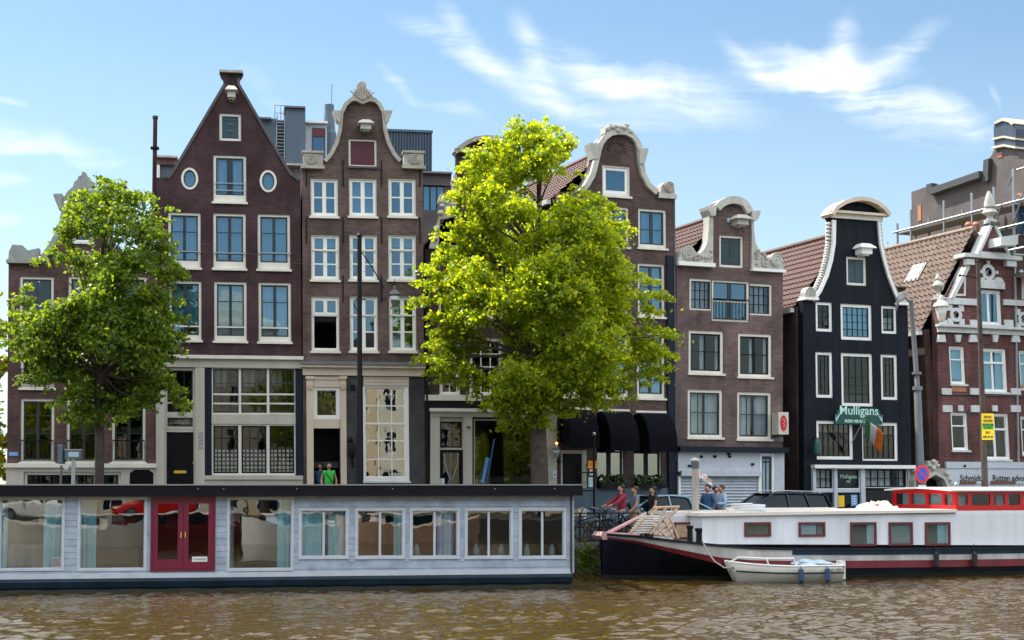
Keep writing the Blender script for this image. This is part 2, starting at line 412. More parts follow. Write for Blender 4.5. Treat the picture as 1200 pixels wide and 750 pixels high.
    def body(s, x_sh, ye, yr, mat='brick_flank', tile='tile_brown', ridge_x=None, back=None, inset=-.15, rdepth=None, w=.24, amp=.035, drop=0):
        """side walls, back wall and a tiled saddle roof behind the gable; ye eave px, yr ridge px, both on the facade plane"""
        D = s.D; u0, u1 = s.u0+.01, s.u1-.01; ze = s.F((x_sh), ye)[1]; uc = (u0+u1)/2 if ridge_x is None else s.F(ridge_x, yr)[0]
        zr = s.F(x_sh, yr)[1]-drop
        b = s.mb(); t = .28
        b.box(u0, u0+t, .352, D, 0, ze); b.box(u1-t, u1, .352, D, 0, ze)
        b.box(u0+t, u1-t, D-t, D, 0, ze)
        b.prism([(u0, ze), (u1, ze), (uc, zr)], D-t, D)
        b.build('side_walls', mat, s.root)
        fl = s.mb()
        for k in range(1, 5): fl.box(u0+t, u1-t, .36, D-t, ze*k/5-.1, ze*k/5+.1)
        fl.box(u0+t, u1-t, 3.5, 3.6, 0.05, ze-.1)
        fl.build('inner_floors', 'interior', s.root)
        rf = s.mb()
        pantile(rf, (u0+inset, .352, ze-.12), (uc, .352, zr), D-.3, w, .30, amp)
        pantile(rf, (u1-inset, .352, ze-.12), (uc, .352, zr), D-.3, w, .30, amp)
        rf.tube([(uc, .36, zr+.05), (uc, D, zr+.05)], .11, 8)
        rf.build('roof', tile, s.root, True)
        if inset > 0: return
        g = s.mb(); g.box(u0-.22, u0-.06, .37, D, ze-.22, ze-.06); g.box(u1+.06, u1+.22, .37, D, ze-.22, ze-.06)
        g.build('gutter', 'white_sill', s.root)
def curtain_mesh(m, u0, u1, z0, z1, y):
    n = max(4, int((u1-u0)/.035)); vs = []; fs = []
    ph = random.uniform(0, 6)
    for i in range(n+1):
        x = u0+(u1-u0)*i/n; yy = y+.022*sin(ph+i*1.9)+.012*sin(i*.7+ph)
        vs += [(x, yy, z0), (x, yy, z1)]
    for i in range(n): fs.append((2*i, 2*i+2, 2*i+3, 2*i+1))
    m.add(vs, fs)
def pantile(m, eave, ridge, D, w=.24, rl=.30, amp=.035):
    """corrugated, stepped pantile sheet; eave and ridge are (u, v, z), running D metres in +v"""
    e = Vector(eave); r = Vector(ridge); S = r-e; Ls = S.length; S.normalize(); A = Vector((0,1,0)); N = S.cross(A)
    if N.z < 0: N = -N
    rows = max(2, int(Ls/rl)); cols = int(D/w*4); vs = []; fs = []
    for j in range(rows*2):
        t = (j//2+(j % 2)*.999)/rows*Ls; step = .045 if j % 2 == 0 else 0.0
        for i in range(cols+1):
            x = i*w/4; h = (0, amp, .2*amp, -.6*amp)[i % 4]
            vs.append(tuple(e+S*t+A*x+N*(h+step)))
    c = cols+1
    for j in range(rows*2-1):
        for i in range(cols): fs.append((j*c+i, j*c+i+1, (j+1)*c+i+1, (j+1)*c+i))
    m.add(vs, fs)
def volute(h, cx, cy, rp, mat, parent, flip=1, y0=-.14, y1=.3, name='scroll'):
    """a stone scroll: drum with a raised spiral on its face; rp radius in px"""
    u, z = h.F(cx, cy); u2, _ = h.F(cx+rp, cy); r = abs(u2-u)
    m = h.mb().disc(u, z, r, r, y0, y1, 20)
    pts = []
    for k in range(34):
        t = k/33*4.2*pi; rr = r*(.95-.78*k/33); pts.append((u+flip*rr*cos(t+.5), y0-.005, z+rr*sin(t+.5)))
    m.tube(pts, r*.10, 5)
    m.sphere((u, y0, z), r*.16, 8, 5)
    return m.build(name, mat, parent, True)
def hood(h, cx, cy, wpx, hpx, mat='stone_pale', name='hoist_hood', out=.5, skew=1):
    """the little roofed box over a hoist beam"""
    u, z = h.F(cx, cy); k = h.F(cx+1, cy)[0]-u; w = wpx*k/2; hh = hpx*k/2
    m = h.mb(); m.box(u-w*.72, u+w*.72, -out, .05, z-hh*.75, z+hh*.35)
    m.add([(u-w*1.1, -out-.1, z+hh*.35), (u+w*1.1, -out-.1, z+hh*.35), (u+w*1.1, .05, z+hh*.35), (u-w*1.1, .05, z+hh*.35),
           (u-w*.55, -out+.05, z+hh), (u+w*.55, -out+.05, z+hh), (u+w*.55, .05, z+hh), (u-w*.55, .05, z+hh),
           (u-w*1.1, -out-.1, z+hh*.2), (u+w*1.1, -out-.1, z+hh*.2), (u+w*1.1, .05, z+hh*.2), (u-w*1.1, .05, z+hh*.2)],
          [(0,1,5,4),(1,2,6,5),(2,3,7,6),(3,0,4,7),(4,5,6,7),(8,9,1,0),(9,10,2,1),(10,11,3,2),(11,8,0,3),(11,10,9,8)])
    m.box(u-w*.45, u+w*.45, -out+.08, .04, z-hh, z-hh*.75)
    o = m.build(name, mat, h.root)
    hk = h.mb(); hk.tube([(u, -out*.8, z-hh), (u, -out*.8, z-hh-.16), (u+.05, -out*.8, z-hh-.22), (u+.09, -out*.8, z-hh-.16)], .015, 6)
    hk.build('hoist_hook', 'iron', o)
    return o
def crumple(m, w, d, h, n=14, seed=0):
    from mathutils import noise as mn
    vs = []; fs = []
    for i in range(n+1):
        for j in range(n+1):
            x = (i/n-.5)*w; y = (j/n-.5)*d; e = max(0, 1-(2*i/n-1)**4)*max(0, 1-(2*j/n-1)**4)
            q = mn.noise(Vector((x*4, y*4, seed)))+.6*abs(mn.noise(Vector((x*9, y*9, seed+3))))
            vs.append((x*(1+.15*mn.noise(Vector((y*3, seed, 1)))), y, max(0, e**.5*h*(.65+.8*q))))
    for i in range(n):
        for j in range(n): a = i*(n+1)+j; fs.append((a, a+n+1, a+n+2, a+1))
    m.add(vs, fs); return m
def mirror(l, cx, y_add=0): return [(2*cx-x, y+y_add) for x, y in reversed(l)]
# ------------------------------------------------------------------ street line
def along(P, phi, px):
    k = ray(px, HOR); k = k.x/k.y   # x = k*y
    t = (k*P[1]-P[0])/(cos(phi)-k*sin(phi)); return (P[0]+cos(phi)*t, P[1]+sin(phi)*t)
P600 = (0.0, 52.0); PH1 = R(9.0); PH2 = R(21.5)
PA = along(P600, PH1, 8); PB = along(P600, PH1, 183); PC = along(P600, PH1, 355); PD = along(P600, PH1, 497.5); PE = along(P600, PH1, 653)
PF = along(PE, PH2, 793); PG = along(PE, PH2, 941); PH = along(PE, PH2, 1098)

def base_out(h, xl, xr, top):
    """front wall outline: bottom corners on the ground, then the traced top from right to left or left to right (px)"""
    gl = h.F(xl, 560); gr = h.F(xr, 560)
    return gl[0], gr[0], h.pts(top)
def front(h, top, mat, th=.35, name='front_wall', zb=-.1):
    pts = h.pts(top); o = [(h.u0, zb)]+pts+[(h.u1, zb)]
    return h.mb().prism(o, 0, th, h.holes).build(name, mat, h.root)
def coping(h, l, w, mat, y0=-.16, y1=.42, name='coping'):
    return h.mb().band(h.pts(l), w, y0, y1).build(name, mat, h.root)
def anchors(h, xs, ys, hh=14):
    m = h.mb()
    for x in xs:
        for y in ys:
            u, z = h.F(x, y); k = .45*hh/14; m.box(u-.02, u+.02, -.035, .0, z-k, z+k)
    m.build('wall_anchors', 'iron', h.root)

# ---- house A
A = House('canal_house', 'brown brick bell gabled house half hidden by the slim tree, far left', 'house', 8, 183, PA, PH1, [(10,320,8,560)])
half = [(10,307),(46,304),(50,298),(58,287),(66,272),(71,258),(73,244),(75,233),(80,225),(87,219),(96,217)]
topA = half + mirror(half, 96.5)
for i, x in enumerate((23, 80, 132)):
    A.window(x, 324, x+40, 388, fm='cream', sm='sash_green', rows=(.45,), curtain=((0,.5,.4,1),(.5,1,.5,1)) if i else None, cmat='blind_sky_blue')
for i, x in enumerate((24, 78, 131)):
    A.window(x, 402, x+40, 455, fm='cream', sm='sash_green', rows=(.35,), rail=.62, drop=.03)
for i, x in enumerate((24, 78, 131)):
    A.window(x, 467, x+39.5, 542, fm='cream', sm='sash_green', rows=(.24,.55), midw=.09, rail=.72, glass='glass_low')
A.window(85, 243, 109, 284, fm='white', sm='sash_navy', rows=(.5,), glass='glass_sky')
A.holes.append([A.rect(28,553,142,585)[0:1][0] and (A.rect(28,553,142,585)[0], A.rect(28,553,142,585)[2]), (A.rect(28,553,142,585)[1], A.rect(28,553,142,585)[2]), (A.rect(28,553,142,585)[1], A.rect(28,553,142,585)[3]), (A.rect(28,553,142,585)[0], A.rect(28,553,142,585)[3])])
front(A, topA, 'brick_a')
hol = A.holes.pop()
# cream basement storey
r = A.rect(8, 546, 183, 622)
bs = A.mb(); rr = A.rect(28, 553, 142, 585); ra = A.rect(152, 550, 180, 590)
bs.prism([(r[0]-.02, 0), (r[1]+.02, 0), (r[1]+.02, r[3]), (r[0]-.02, r[3])], -.06, -.004,
         [[(rr[0], rr[2]), (rr[1], rr[2]), (rr[1], rr[3]), (rr[0], rr[3])], [(ra[0], ra[2]), (ra[1], ra[2]), (ra[1], ra[3]-.12), ((ra[0]+ra[1])/2+.22, ra[3]-.01), ((ra[0]+ra[1])/2-.22, ra[3]-.01), (ra[0], ra[3]-.12)]])
bo = bs.build('basement_storey', 'cream_dark', A.root)
A.boxp(5, 543, 184, 548, -.16, -.002, 'cornice', 'cream', bo)
A.window(28.3, 553.3, 141.7, 585, fm='cream', sm='sash_black', cols=7, rows=(.5,), sill=None, hole=False, glass='glass_low', mw=.06, curtain=((0,1,0,.4),))
m = A.mb(); m.box(ra[0], ra[1], -.003, -.001, ra[2], ra[3]); m.build('grille_backing', 'door_black', bo)
m = A.mb()
for k in range(6):
    t = k/5; m.tube([(ra[0]+.05+(ra[1]-ra[0]-.1)*t, -.03, ra[2]), (ra[0]+.05+(ra[1]-ra[0]-.1)*t, -.03, ra[3]-.1)], .015, 5)
m.annulus((ra[0]+ra[1])/2, ra[3]-.35, .22, .16, .03, -.045, -.02); m.build('iron_grille', 'iron', bo)
coping(A, half[1:], .17, 'stone_green'); coping(A, mirror(half[1:], 96.5), .17, 'stone_green')
for cx, fl in ((24, 1), (169, -1)):
    m = A.mb(); q = A.pts([(cx-14*fl, 307), (cx-13*fl, 295), (cx-9*fl, 287), (cx+3*fl, 288), (cx+9*fl, 294), (cx+22*fl, 291), (cx+22*fl, 305)])
    m.prism(q, -.1, .3); o = m.build('shoulder_block', 'stone_green', A.root)
    A.boxp(min(cx-16*fl, cx+24*fl), 305, max(cx-16*fl, cx+24*fl), 309, -.17, .36, 'shoulder_ledge', 'stone_green', o)
for s in (-1, 1):
    q = A.pts([(96.5+s*33, 228), (96.5+s*33, 231), (96.5+s*27, 246), (96.5+s*23, 246), (96.5+s*23, 228)]); A.mb().prism(q, -.18, .3).build('bracket', 'stone_green', A.root)
q = A.pts([(86,218),(88,213),(91,212),(92,208),(96,206),(97,202),(101,203),(103,208),(106,209),(108,213),(110,214),(112,219),(99,222)])
A.mb().prism(q, -.12, .3).build('crest', 'stone_green', A.root)
A.body(96, 312, 250, inset=.5)
# house number plate
u, z = A.F(16, 532); A.mb().box(u-.14, u+.14, -.03, -.001, z-.06, z+.06).build('name_plate', 'poster_blue', A.root)

# ---- house B
B = House('canal_house', 'dark purple brick house with a tall pointed gable and two oval windows', 'house', 183, 354.5, PB, PH1, [(183,210,183,560),(353,215,355,560)], depth=9.0)
topB = [(183,208),(195,208),(200,203),(262,98),(261,92),(258,88),(258,85),(284,85),(284,88),(281,92),(281,98),(334,190),(342,203),(352,210)]
cr = dict(fm='cream', sm='sash_navy')
for x0, x1, y0, y1 in ((197,235,249,314),(250,288,250,315),(302,340,251,316)):
    B.window(x0, y0, x1, y1, rows=(.36,), midw=.10, drop=.16, glass='glass_sky', curtain=((0,1,.0,1),), cmat='blind_sky_blue', **cr)
for i, (x0, x1, y0, y1) in enumerate(((198,236,329,399),(251,289,330,400),(303,341,331,401))):
    B.window(x0, y0, x1, y1, rows=(.33,), midw=.10, drop=.10, glass='glass_sky', bars=((.83,.045),), curtain=((0,1,.2 if i < 2 else .17,1),), cmat='curtain', **cr)
w = B.window(250, 182, 288.5, 237, rows=(), midw=.2, drop=.16, glass='glass_sky', curtain=((.05,.42,.1,.95),(.6,.95,.1,.95)), **cr)
u0, u1, z0, z1 = B.rect(250, 182, 288, 237)
m = B.mb(); m.box(u0+.02, u1-.02, -.04, -.02, z0+.62, z0+.65); m.box(u0+.02, u1-.02, -.04, -.02, z0+.38, z0+.41); m.build('rail', 'steel', w)
for x0, x1, y in ((198,236,294),(251,289,296),(303,341,296)):
    a = B.rect(x0, y, x1, y+1.3); B.mb().box(a[0], a[1], -.03, -.005, a[2], a[3]).build('safety_rail', 'steel', B.root)
B.window(257, 133, 282.5, 165, shutter='teal_shutter', sill=None, fm='cream')
u, z = B.F(270, 149); m = B.mb()
for k in (-.11, .11): m.box(u-.07, u+.07, .07, .085, z+k-.03, z+k+.03)
m.build('shutter_plate', 'iron_grey', B.root)
for cx, cy in ((222.3, 209.5), (314.3, 212.5)):
    u, z = B.F(cx, cy); k = B.F(cx+1, cy)[0]-u; rx, rz = 10*k, 13.2*k
    B.holes.append([(u+(rx-.01)*cos(2*pi*i/28), z+(rz-.01)*sin(2*pi*i/28)) for i in range(28)])
    w = B.mb().annulus(u, z, rx, rz, .075, -.03, .10).build('oval_window', 'cream', B.root)
    w2 = B.mb().annulus(u, z, rx-.07, rz-.07, .045, .03, .10).build('sash', 'sash_navy', w)
    B.mb().disc(u, z, rx-.1, rz-.1, .06, .066).build('pane', 'glass_sky', w)
    B.mb().disc(u, z, rx-.1, rz-.1, .11, .12).build('curtain', 'blind_sky_blue', w)
# ground floors are one big timber front: openings
def hole_rect(h, x0, y0, x1, y1):
    a = h.rect(x0, y0, x1, y1); h.holes.append([(a[0], a[2]), (a[1], a[2]), (a[1], a[3]), (a[0], a[3])]); return a
gz = 0.02
def hole_px(h, x0, y0, x1, zb=.1):
    u0, u1 = h.F(x0, y0+50)[0], h.F(x1, y0+50)[0]; z1 = h.F((x0+x1)/2, y0)[1]
    h.holes.append([(u0, zb), (u1, zb), (u1, z1), (u0, z1)]); return u0, u1, z1
hole_px(B, 192, 431, 346, .3)
front(B, topB, 'brick_b'); B.holes.pop()
# timber shop front of B
B.boxp(182, 417, 355.5, 421, -.22, -.003, 'cornice', 'cream')
B.boxp(183, 421, 355, 431, -.10, -.003, 'frieze', 'cream_dark')
a = B.rect(183, 431, 193, 622); B.mb().box(a[0], a[1], -.10, -.003, 0, a[3]).build('pilaster', 'cream_dark', B.root)
a = B.rect(229, 431, 240, 622); B.mb().box(a[0], a[1], -.10, .1, 0, a[3]).build('pilaster', 'cream_dark', B.root)
m = B.mb()
for k in range(5): u, z = B.F(235.5, 508+k*4.2); m.box(u-.07, u+.07, -.112, -.1, z-.035, z+.035)
m.build('letter_plates', 'steel', B.root)
for x0, x1 in ((240.3,248),(346.5,354.5)):
    a = B.rect(x0, 431, x1, 558); B.mb().box(a[0], a[1], -.05, .1 if x0 < 300 else -.003, a[2], a[3]).build('side_panel', 'navy', B.root)
B.window(193, 431, 229, 486, fm='cream_dark', cols=3, rows=(.5,), mw=.03, sill=None, hole=False, glass='glass_low', v=0, bars=((.78,.06),), sm='sash_black')
B.window(193, 486.3, 229, 503, fm='cream_dark', cols=1, rows=(), sill=None, hole=False, v=0, sm='sash_green', glass='glass_low', curtain=((0,1,0,1),))
d = B.rect(193, 503.5, 229, 600)
m = B.mb(); m.ring(d[0], d[1], 1.0, d[3], (.06,.06,.08,0), 0, .1); dr = m.build('door', 'cream_dark', B.root)
m = B.mb(); m.box(d[0]+.06, d[1]-.06, .04, .09, 1.0, d[3]-.08)
for zz in (1.25, 2.2): m.ring(d[0]+.2, d[1]-.2, zz, zz+.75, .03, .02, .04)
m.build('door_leaf', 'door_black', dr)
u, z = B.F(211, 553); B.mb().box(u-.2, u+.2, .015, .04, z-.045, z+.045).build('letter_slot', 'brass', dr)
u, z = B.F(227, 543); B.mb().sphere((u, -.01, z), .035).build('door_knob', 'brass', dr)
m = B.mb(); m.box(d[0]-.2, d[1]+.3, -.9, -.1, 0, .99)
for k in range(4): m.box(d[0]-.2, d[1]+.3, -1.2-.28*k, -.9-.28*k, 0, .8-.2*k)
m.build('stoop', 'stone_dark', B.root)
for x0, x1 in ((248.3,281),(281.3,314),(314.3,346.5)):
    B.window(x0, 430.8, x1, 485.5, fw=(.04,.04,.04,.05), fm='cream', cols=3, rows=(.33,), mw=.025, sill=None, hole=False, glass='glass_low', bars=((.58,.055),(.79,.05)), v=0, sm='sash_navy', curtain=((.05,.5,.6,1),) , cmat='curtain_grey')
B.boxp(248, 485.8, 347, 497, -.04, .12, 'spandrel', 'cream_dark')
for i, (x0, x1) in enumerate(((248.3,281),(281.3,314),(314.3,346.5))):
    w = B.window(x0, 497.3, x1, 557, fw=(.05,.05,.05,.07), fm='cream', cols=3, rows=(.26,), mw=.025, sill=None, hole=False, glass='glass_low', v=0, sm='sash_black')
    a = B.rect(x0+2, 526, x1-2, 555); m = B.mb()
    for r_ in range(6):
        for c in range(6):
            uu = a[0]+(a[1]-a[0])*(c+.15)/6; zz = a[2]+(a[3]-a[2])*(r_+.2)/6
            m.box(uu, uu+(a[1]-a[0])*.1, .12, .13, zz, zz+(a[3]-a[2])*.1)
    m.build('net_curtain', 'paper_white', w)
B.boxp(240, 557.3, 355, 562, -.12, .1, 'window_ledge', 'cream_dark')
a = B.rect(240, 562, 355, 575); B.mb().box(a[0], a[1], -.06, .1, 0, a[3]).build('plinth', 'cream_dark', B.root)
m = B.mb().band(B.pts(topB[1:4]), .09, -.05, .38); m.band(B.pts(topB[9:]), .09, -.05, .38); m.build('coping', 'stone_dark', B.root)
a = B.rect(257, 83.5, 285, 86); B.mb().box(a[0], a[1], -.12, .4, a[2]+.01, a[3]+.02).build('cap_stone', 'stone', B.root)
B.body(270, 212, 122, ridge_x=269, inset=.5)
hood(B, 271.5, 112, 13, 16)
# ---- house C
Cc = House('canal_house', 'grey brown brick bell gabled house with nine white casement windows and a red loft hatch', 'house', 355.5, 497.5, PC, PH1, [(353,220,357,560),(497,200,498,560)])
half = [(354,198),(377,198),(379,188),(386,180),(392,168),(396,154),(397,140),(398,132),(403,122),(410,116),(418,112),(424.5,110)]
cx = 424.7; topC = half + mirror(half, cx)
K = dict(fm='cream', sm='white', glass='glass_sky', midw=.13, sw=.07, mw=.045)
for x0, x1 in ((364,396),(409,441.3),(455,487.3)):
    Cc.window(x0, 209, x1, 254, rows=(.5,), drop=.03, fw=.05, curtain=((0,1,0,1),), cmat='metal_blue', **K)  # blue curtain colour strengthens the sky reflection in these panes
for x0, x1 in ((364.6,397.6),(409.6,442),(455,487.5)):
    Cc.window(x0, 275, x1, 328.5, rows=(.66,), bars=((.33,.07),), fw=.05, drop=.03, curtain=((.0,1,.75,1),), cmat='blind_sky_blue', **K)
for i, (x0, x1) in enumerate(((365,397.6),(410,442.6),(456,487.7))):
    if i == 0:
        w = Cc.window(x0, 347, x1, 412, rows=(.0001,), cols=1, bars=((.34,.06),), fw=.05, drop=.03, fm='cream', sm='white', sw=.045, mw=.01, sill='cream', glass='glass', glazed=False)
        a = Cc.rect(x0+2, 350, x1-2, 368); m = Cc.mb(); m.ring(a[0], a[1], a[2], a[3], .06, .07, .13); m.box((a[0]+a[1])/2-.06, (a[0]+a[1])/2+.06, .072, .13, a[2], a[3]); m.build('top_sash', 'white', w)
        Cc.mb().box(a[0], a[1], .1, .11, a[2], a[3]).build('pane', 'glass_sky', w)
    else: Cc.window(x0, 347, x1, 412, rows=(.66,), bars=((.34,.06),), fw=.05, drop=.03, curtain=None, **K)
Cc.window(408.5, 163, 441.3, 195.5, shutter='red_shutter', sill='stone_dark', fm='cream', fw=.07)
hole_px(Cc, 366, 454, 398, .3); hole_px(Cc, 425.5, 442, 479, .55)
front(Cc, topC, 'brick_c'); 
anchors(Cc, (359, 402, 447, 492), (203, 270)); anchors(Cc, (402, 447), (338,))
coping(Cc, half[2:], .13, 'stone'); coping(Cc, mirror(half[2:], cx), .13, 'stone')
for s in (-1, 1):
    q = Cc.pts([(cx+s*35, 131), (cx+s*34, 134), (cx+s*31, 141), (cx+s*27, 146), (cx+s*24.5, 131)]); Cc.mb().prism(q, -.2, .3).build('bracket', 'stone', Cc.root)
    a = sorted((cx+s*45, cx+s*73)); o = Cc.boxp(a[0]+3.5, 179, a[1]-1.5, 195, -.1, .36, 'shoulder_block', 'stone')
    Cc.boxp(a[0]+1, 195, a[1]+.5, 198.5, -.2, .38, 'shoulder_ledge', 'stone', o)
    Cc.boxp(a[0]+2, 177.5, a[1]-.5, 180, -.16, .38, 'shoulder_cap', 'stone', o)
    volute(Cc, cx+s*60, 187.5, 6, 'stone', o, s, -.16, -.05)
q = [(409,121),(413,113),(417,107),(418,101),(421,98),(424.5,97),(428,98.5),(429,102),(427,104),(432,108),(436,114),(441,121),(433,120),(424.5,123),(416,119)]
Cc.mb().prism(Cc.pts(q), -.18, .3).build('shell_crest', 'stone', Cc.root)
m = Cc.mb()
for k in range(7):
    t = (k-3)/3*.5; u, z = Cc.F(424.5, 119); m.tube([(u, -.2, z), (u+t*.8, -.2, z+.45-abs(t)*.3)], .03, 5)
m.build('shell_ribs', 'stone', Cc.root)
hood(Cc, 428, 150, 17, 13)
# cornice and portal
Cc.boxp(353, 424.5, 498, 428.5, -.30, -.003, 'lead_flashing', 'lead')
Cc.boxp(353, 428.7, 498, 431.5, -.26, -.003, 'cornice', 'cream_warm')
Cc.boxp(354.5, 431.7, 497.5, 440.5, -.14, -.003, 'frieze', 'cream_warm')
for x0, x1 in ((359,367),(398.5,405.5)):
    a = Cc.rect(x0, 441, x1, 470); p = Cc.mb().box(a[0], a[1], -.12, -.003, 0, a[3]).build('pilaster', 'cream_warm', Cc.root)
    Cc.boxp(x0-1, 441, x1+1, 444.5, -.17, -.004, 'capital', 'cream_warm', p)
    volute(Cc, (x0+x1)/2, 453.5, 3.2, 'cream_warm', p, 1, -.17, -.1)
    Cc.boxp(x0-.6, 600, x1+.6, 622, -.16, -.002, 'pedestal', 'cream_warm', p)
Cc.boxp(367.3, 441, 398.2, 453.5, -.07, -.003, 'portal_panel', 'cream_warm')
Cc.boxp(368, 443.5, 397.5, 445, -.1, -.07, 'portal_moulding', 'cream_warm')
Cc.window(367.3, 453.8, 398.2, 491, fm='white', sm='white', cols=1, rows=(), fw=.10, sw=.03, hole=False, sill=None, v=-.02, curtain=((0,1,0,1),), cmat='blind_tan', glass='glass')
Cc.boxp(367.3, 491.3, 398.2, 502, -.05, .15, 'lintel', 'cream_warm')
a = Cc.rect(366.5, 502, 398.5, 600); m = Cc.mb(); m.box(a[0], a[0]+.04, 0, 1.6, .9, a[3]); m.box(a[1]-.04, a[1], 0, 1.6, .9, a[3]); m.box(a[0], a[1], 1.55, 1.6, .9, a[3]); m.box(a[0], a[1], -.3, 1.6, .7, .9)
m.build('doorway', 'door_black', Cc.root)
m = Cc.mb(); m.box(a[0]-.5, a[1]+.3, -1.1, -.31, 0, .9)
for k in range(4): m.box(a[0]-.5-.28*k, a[1]+.3, -1.1-.28*(k+1), -1.1-.28*k, 0, .72-.18*k)
m.build('stoop', 'stone_dark', Cc.root)
a1 = Cc.rect(405.8, 441, 425.2, 600); Cc.mb().box(a1[0], a1[1], -.03, -.003, 0, a1[3]).build('rendered_panel', 'brick_c_grey', Cc.root)
a1 = Cc.rect(480.5, 441, 498, 600); Cc.mb().box(a1[0], a1[1], -.03, -.003, 0, a1[3]).build('rendered_panel', 'brick_c_grey', Cc.root)
Cc.boxp(425.8, 441.5, 479, 453, -.06, .1, 'blind_box', 'cream_warm')
for y in (444, 447.5, 451): Cc.boxp(426.5, y, 478, y+.6, -.075, -.06, 'blind_box_line', 'cream_dark')
Cc.window(425.8, 453.3, 479, 564, fm='white', sm='white', cols=3, rows=(.2,.59,.80), bars=((.40,.06),), fw=(.06,.13,.04,.14), sw=.03, mw=.04, hole=False, sill='white_sill', v=-.04, glass='glass_mirror')
u, z = Cc.F(413, 454); Cc.mb().disc(u, z, .1, .1, -.1, -.03).build('round_vent', 'iron', Cc.root)
m = Cc.mb(); u, z = Cc.F(412, 528); m.sphere((u, -.25, z), (.14, .14, .3)); m.sphere((u-.05, -.25, z+.35), (.1, .1, .12)); m.tube([(u, -.25, z-.3), (u+.05, -.25, z-.6)], .06)
m.tube([(u, -.25, z+.4), (u, -.03, z+.4)], .02); m.build('wall_lantern', 'iron', Cc.root)
Cc.body(424, 203, 165, inset=.9)
# ---- house D
D = House('canal_house', 'nearly black brick neck gabled house behind the large middle tree', 'house', 498.5, 653, PD, PH1, [(498,300,498,560)], depth=9)
cx = 570.0
half = [(503,291),(534.5,291),(534.5,181),(531,178),(536,173),(546,166),(556,161.5),(570,160)]
topD = half + mirror(half, cx)
for x0, x1 in ((514,541),(556,588),(602,634)):
    D.window(x0, 320, x1, 372, fm='cream', sm='sash_black', rows=(.35,))
    D.window(x0, 394 if x0 > 550 else 396, x1, 460 if x0 > 550 else 461, fm='cream', sm='sash_black', rows=(.35,)) if False else None
D.window(515, 400, 539, 463, fm='white', sm='white', cols=2, rows=(.33,.66), sw=.03, mw=.035, glass='glass_low')
D.window(550, 396, 589, 463.3, fm='white', sm='white', cols=3, rows=(.25,.5,.75), sw=.03, mw=.035, glass='glass_low')
D.window(602, 400, 632, 463.3, fm='white', sm='white', cols=2, rows=(.25,.5,.75), sw=.03, mw=.035, glass='glass_low')
D.window(556, 205, 586, 250, shutter='dark_teal', fm='cream')
D.window(514, 252, 532, 288, fm='stone', sm='sash_black', rows=(), fw=.06, cols=1, sill=None) if False else None
hole_px(D, 504, 484, 652, .3)
front(D, topD, 'brick_d')
D.boxp(503, 288, 536, 292.5, -.2, -.002, 'ledge', 'stone'); D.boxp(604, 288, 637, 292.5, -.2, -.002, 'ledge', 'stone')
for s in (-1, 1):
    q = [(cx+s*35, 205), (cx+s*39, 206), (cx+s*41, 214), (cx+s*38, 222), (cx+s*44, 226), (cx+s*54, 228), (cx+s*57, 236), (cx+s*53, 246), (cx+s*58, 262), (cx+s*64, 276), (cx+s*66, 288), (cx+s*56, 288), (cx+s*55, 258), (cx+s*36, 254)]
    w = D.mb().prism(D.pts(q), -.1, .3).build('carved_wing', 'stone', D.root)
    m = D.mb()
    for (a, b, r_) in ((38,213,.12),(42,232,.16),(50,236,.17),(46,246,.14),(54,250,.12),(40,240,.1),(59,268,.12),(61,280,.11),(52,242,.1),(37,225,.1)):
        u, z = D.F(cx+s*a, b); m.sphere((u, -.12, z), (r_, .1, r_*.8), 8, 6)
    m.build('carving', 'stone_pale', w, True)
q1 = [(531,178),(536,173),(546,166),(556,161.5),(570,160)]
coping(D, q1+mirror(q1, cx), .14, 'stone', -.25, .42); D.boxp(531, 176.5, 609, 180.5, -.25, -.002, 'cornice', 'stone')
D.boxp(498, 463.5, 650, 470, -.12, -.003, 'sill_band', 'cream'); D.boxp(499, 470.3, 652, 479, -.05, -.003, 'dark_fascia', 'sash_black')
D.boxp(503, 479.2, 653, 483, -.24, -.003, 'cornice', 'cream'); D.boxp(504, 483.2, 652, 489, -.12, .1, 'frieze', 'cream_dark')
for x0, x1 in ((504,515),(542.5,553),(640,652)):
    a = D.rect(x0, 489, x1, 560); D.mb().box(a[0], a[1], -.12, .1, 0, a[3]).build('pilaster', 'cream_dark', D.root)
D.window(515.2, 489.3, 542.3, 527, fm='cream_dark', sm='sash_black', cols=1, rows=(), hole=False, sill=None, v=0, fw=(.02,.03,.14,.07), glass='glass_low')
d = D.rect(515.2, 527, 542.3, 600); m = D.mb(); m.ring(d[0], d[1], .35, d[3], (.12,.12,.1,.3), .03, .09); dd = m.build('door', 'door_black', D.root)
D.mb().box(d[0]+.1, d[1]-.1, .055, .065, .6, d[3]-.08).build('pane', 'glass_low', dd)
m = D.mb(); um = (d[0]+d[1])/2
for s in (-1, 1):
    m.tube([(um+s*.25, .035, d[3]-.1), (um+s*.22, .035, d[3]-.5), (um+s*.05, .035, d[3]-1.0), (um+s*.18, .035, d[3]-1.4)], .02, 5)
m.tube([(um, .035, d[3]-.1), (um, .035, d[3]-1.5)], .015, 5); m.build('door_ironwork', 'steel', dd)
u, z = D.F(517.5, 564); D.mb().box(u-.05, u+.1, .0, .028, z-.1, z+.1).build('notice', 'paper_white', dd)
D.window(553.5, 489.3, 639.8, 575, fm='sash_black', sm='cream_dark', cols=1, rows=(), hole=False, sill=None, v=0, fw=(.05,.05,.06,.1), sw=.05, glass='glass_low')
u, z = D.F(576, 545); m = D.mb(); m.tube([(u-.15, .14, z-.6), (u+.12, .14, z+.9)], .03, 6); m.tube([(u-.3, .14, z-.6), (u-.12, .14, z+.25)], .09, 6); m.build('window_display', 'poster_blue', D.root)
u, z = D.F(548.5, 501); D.mb().disc(u, z, .06, .04, -.16, -.12).build('bell_plate', 'barge_red', D.root)
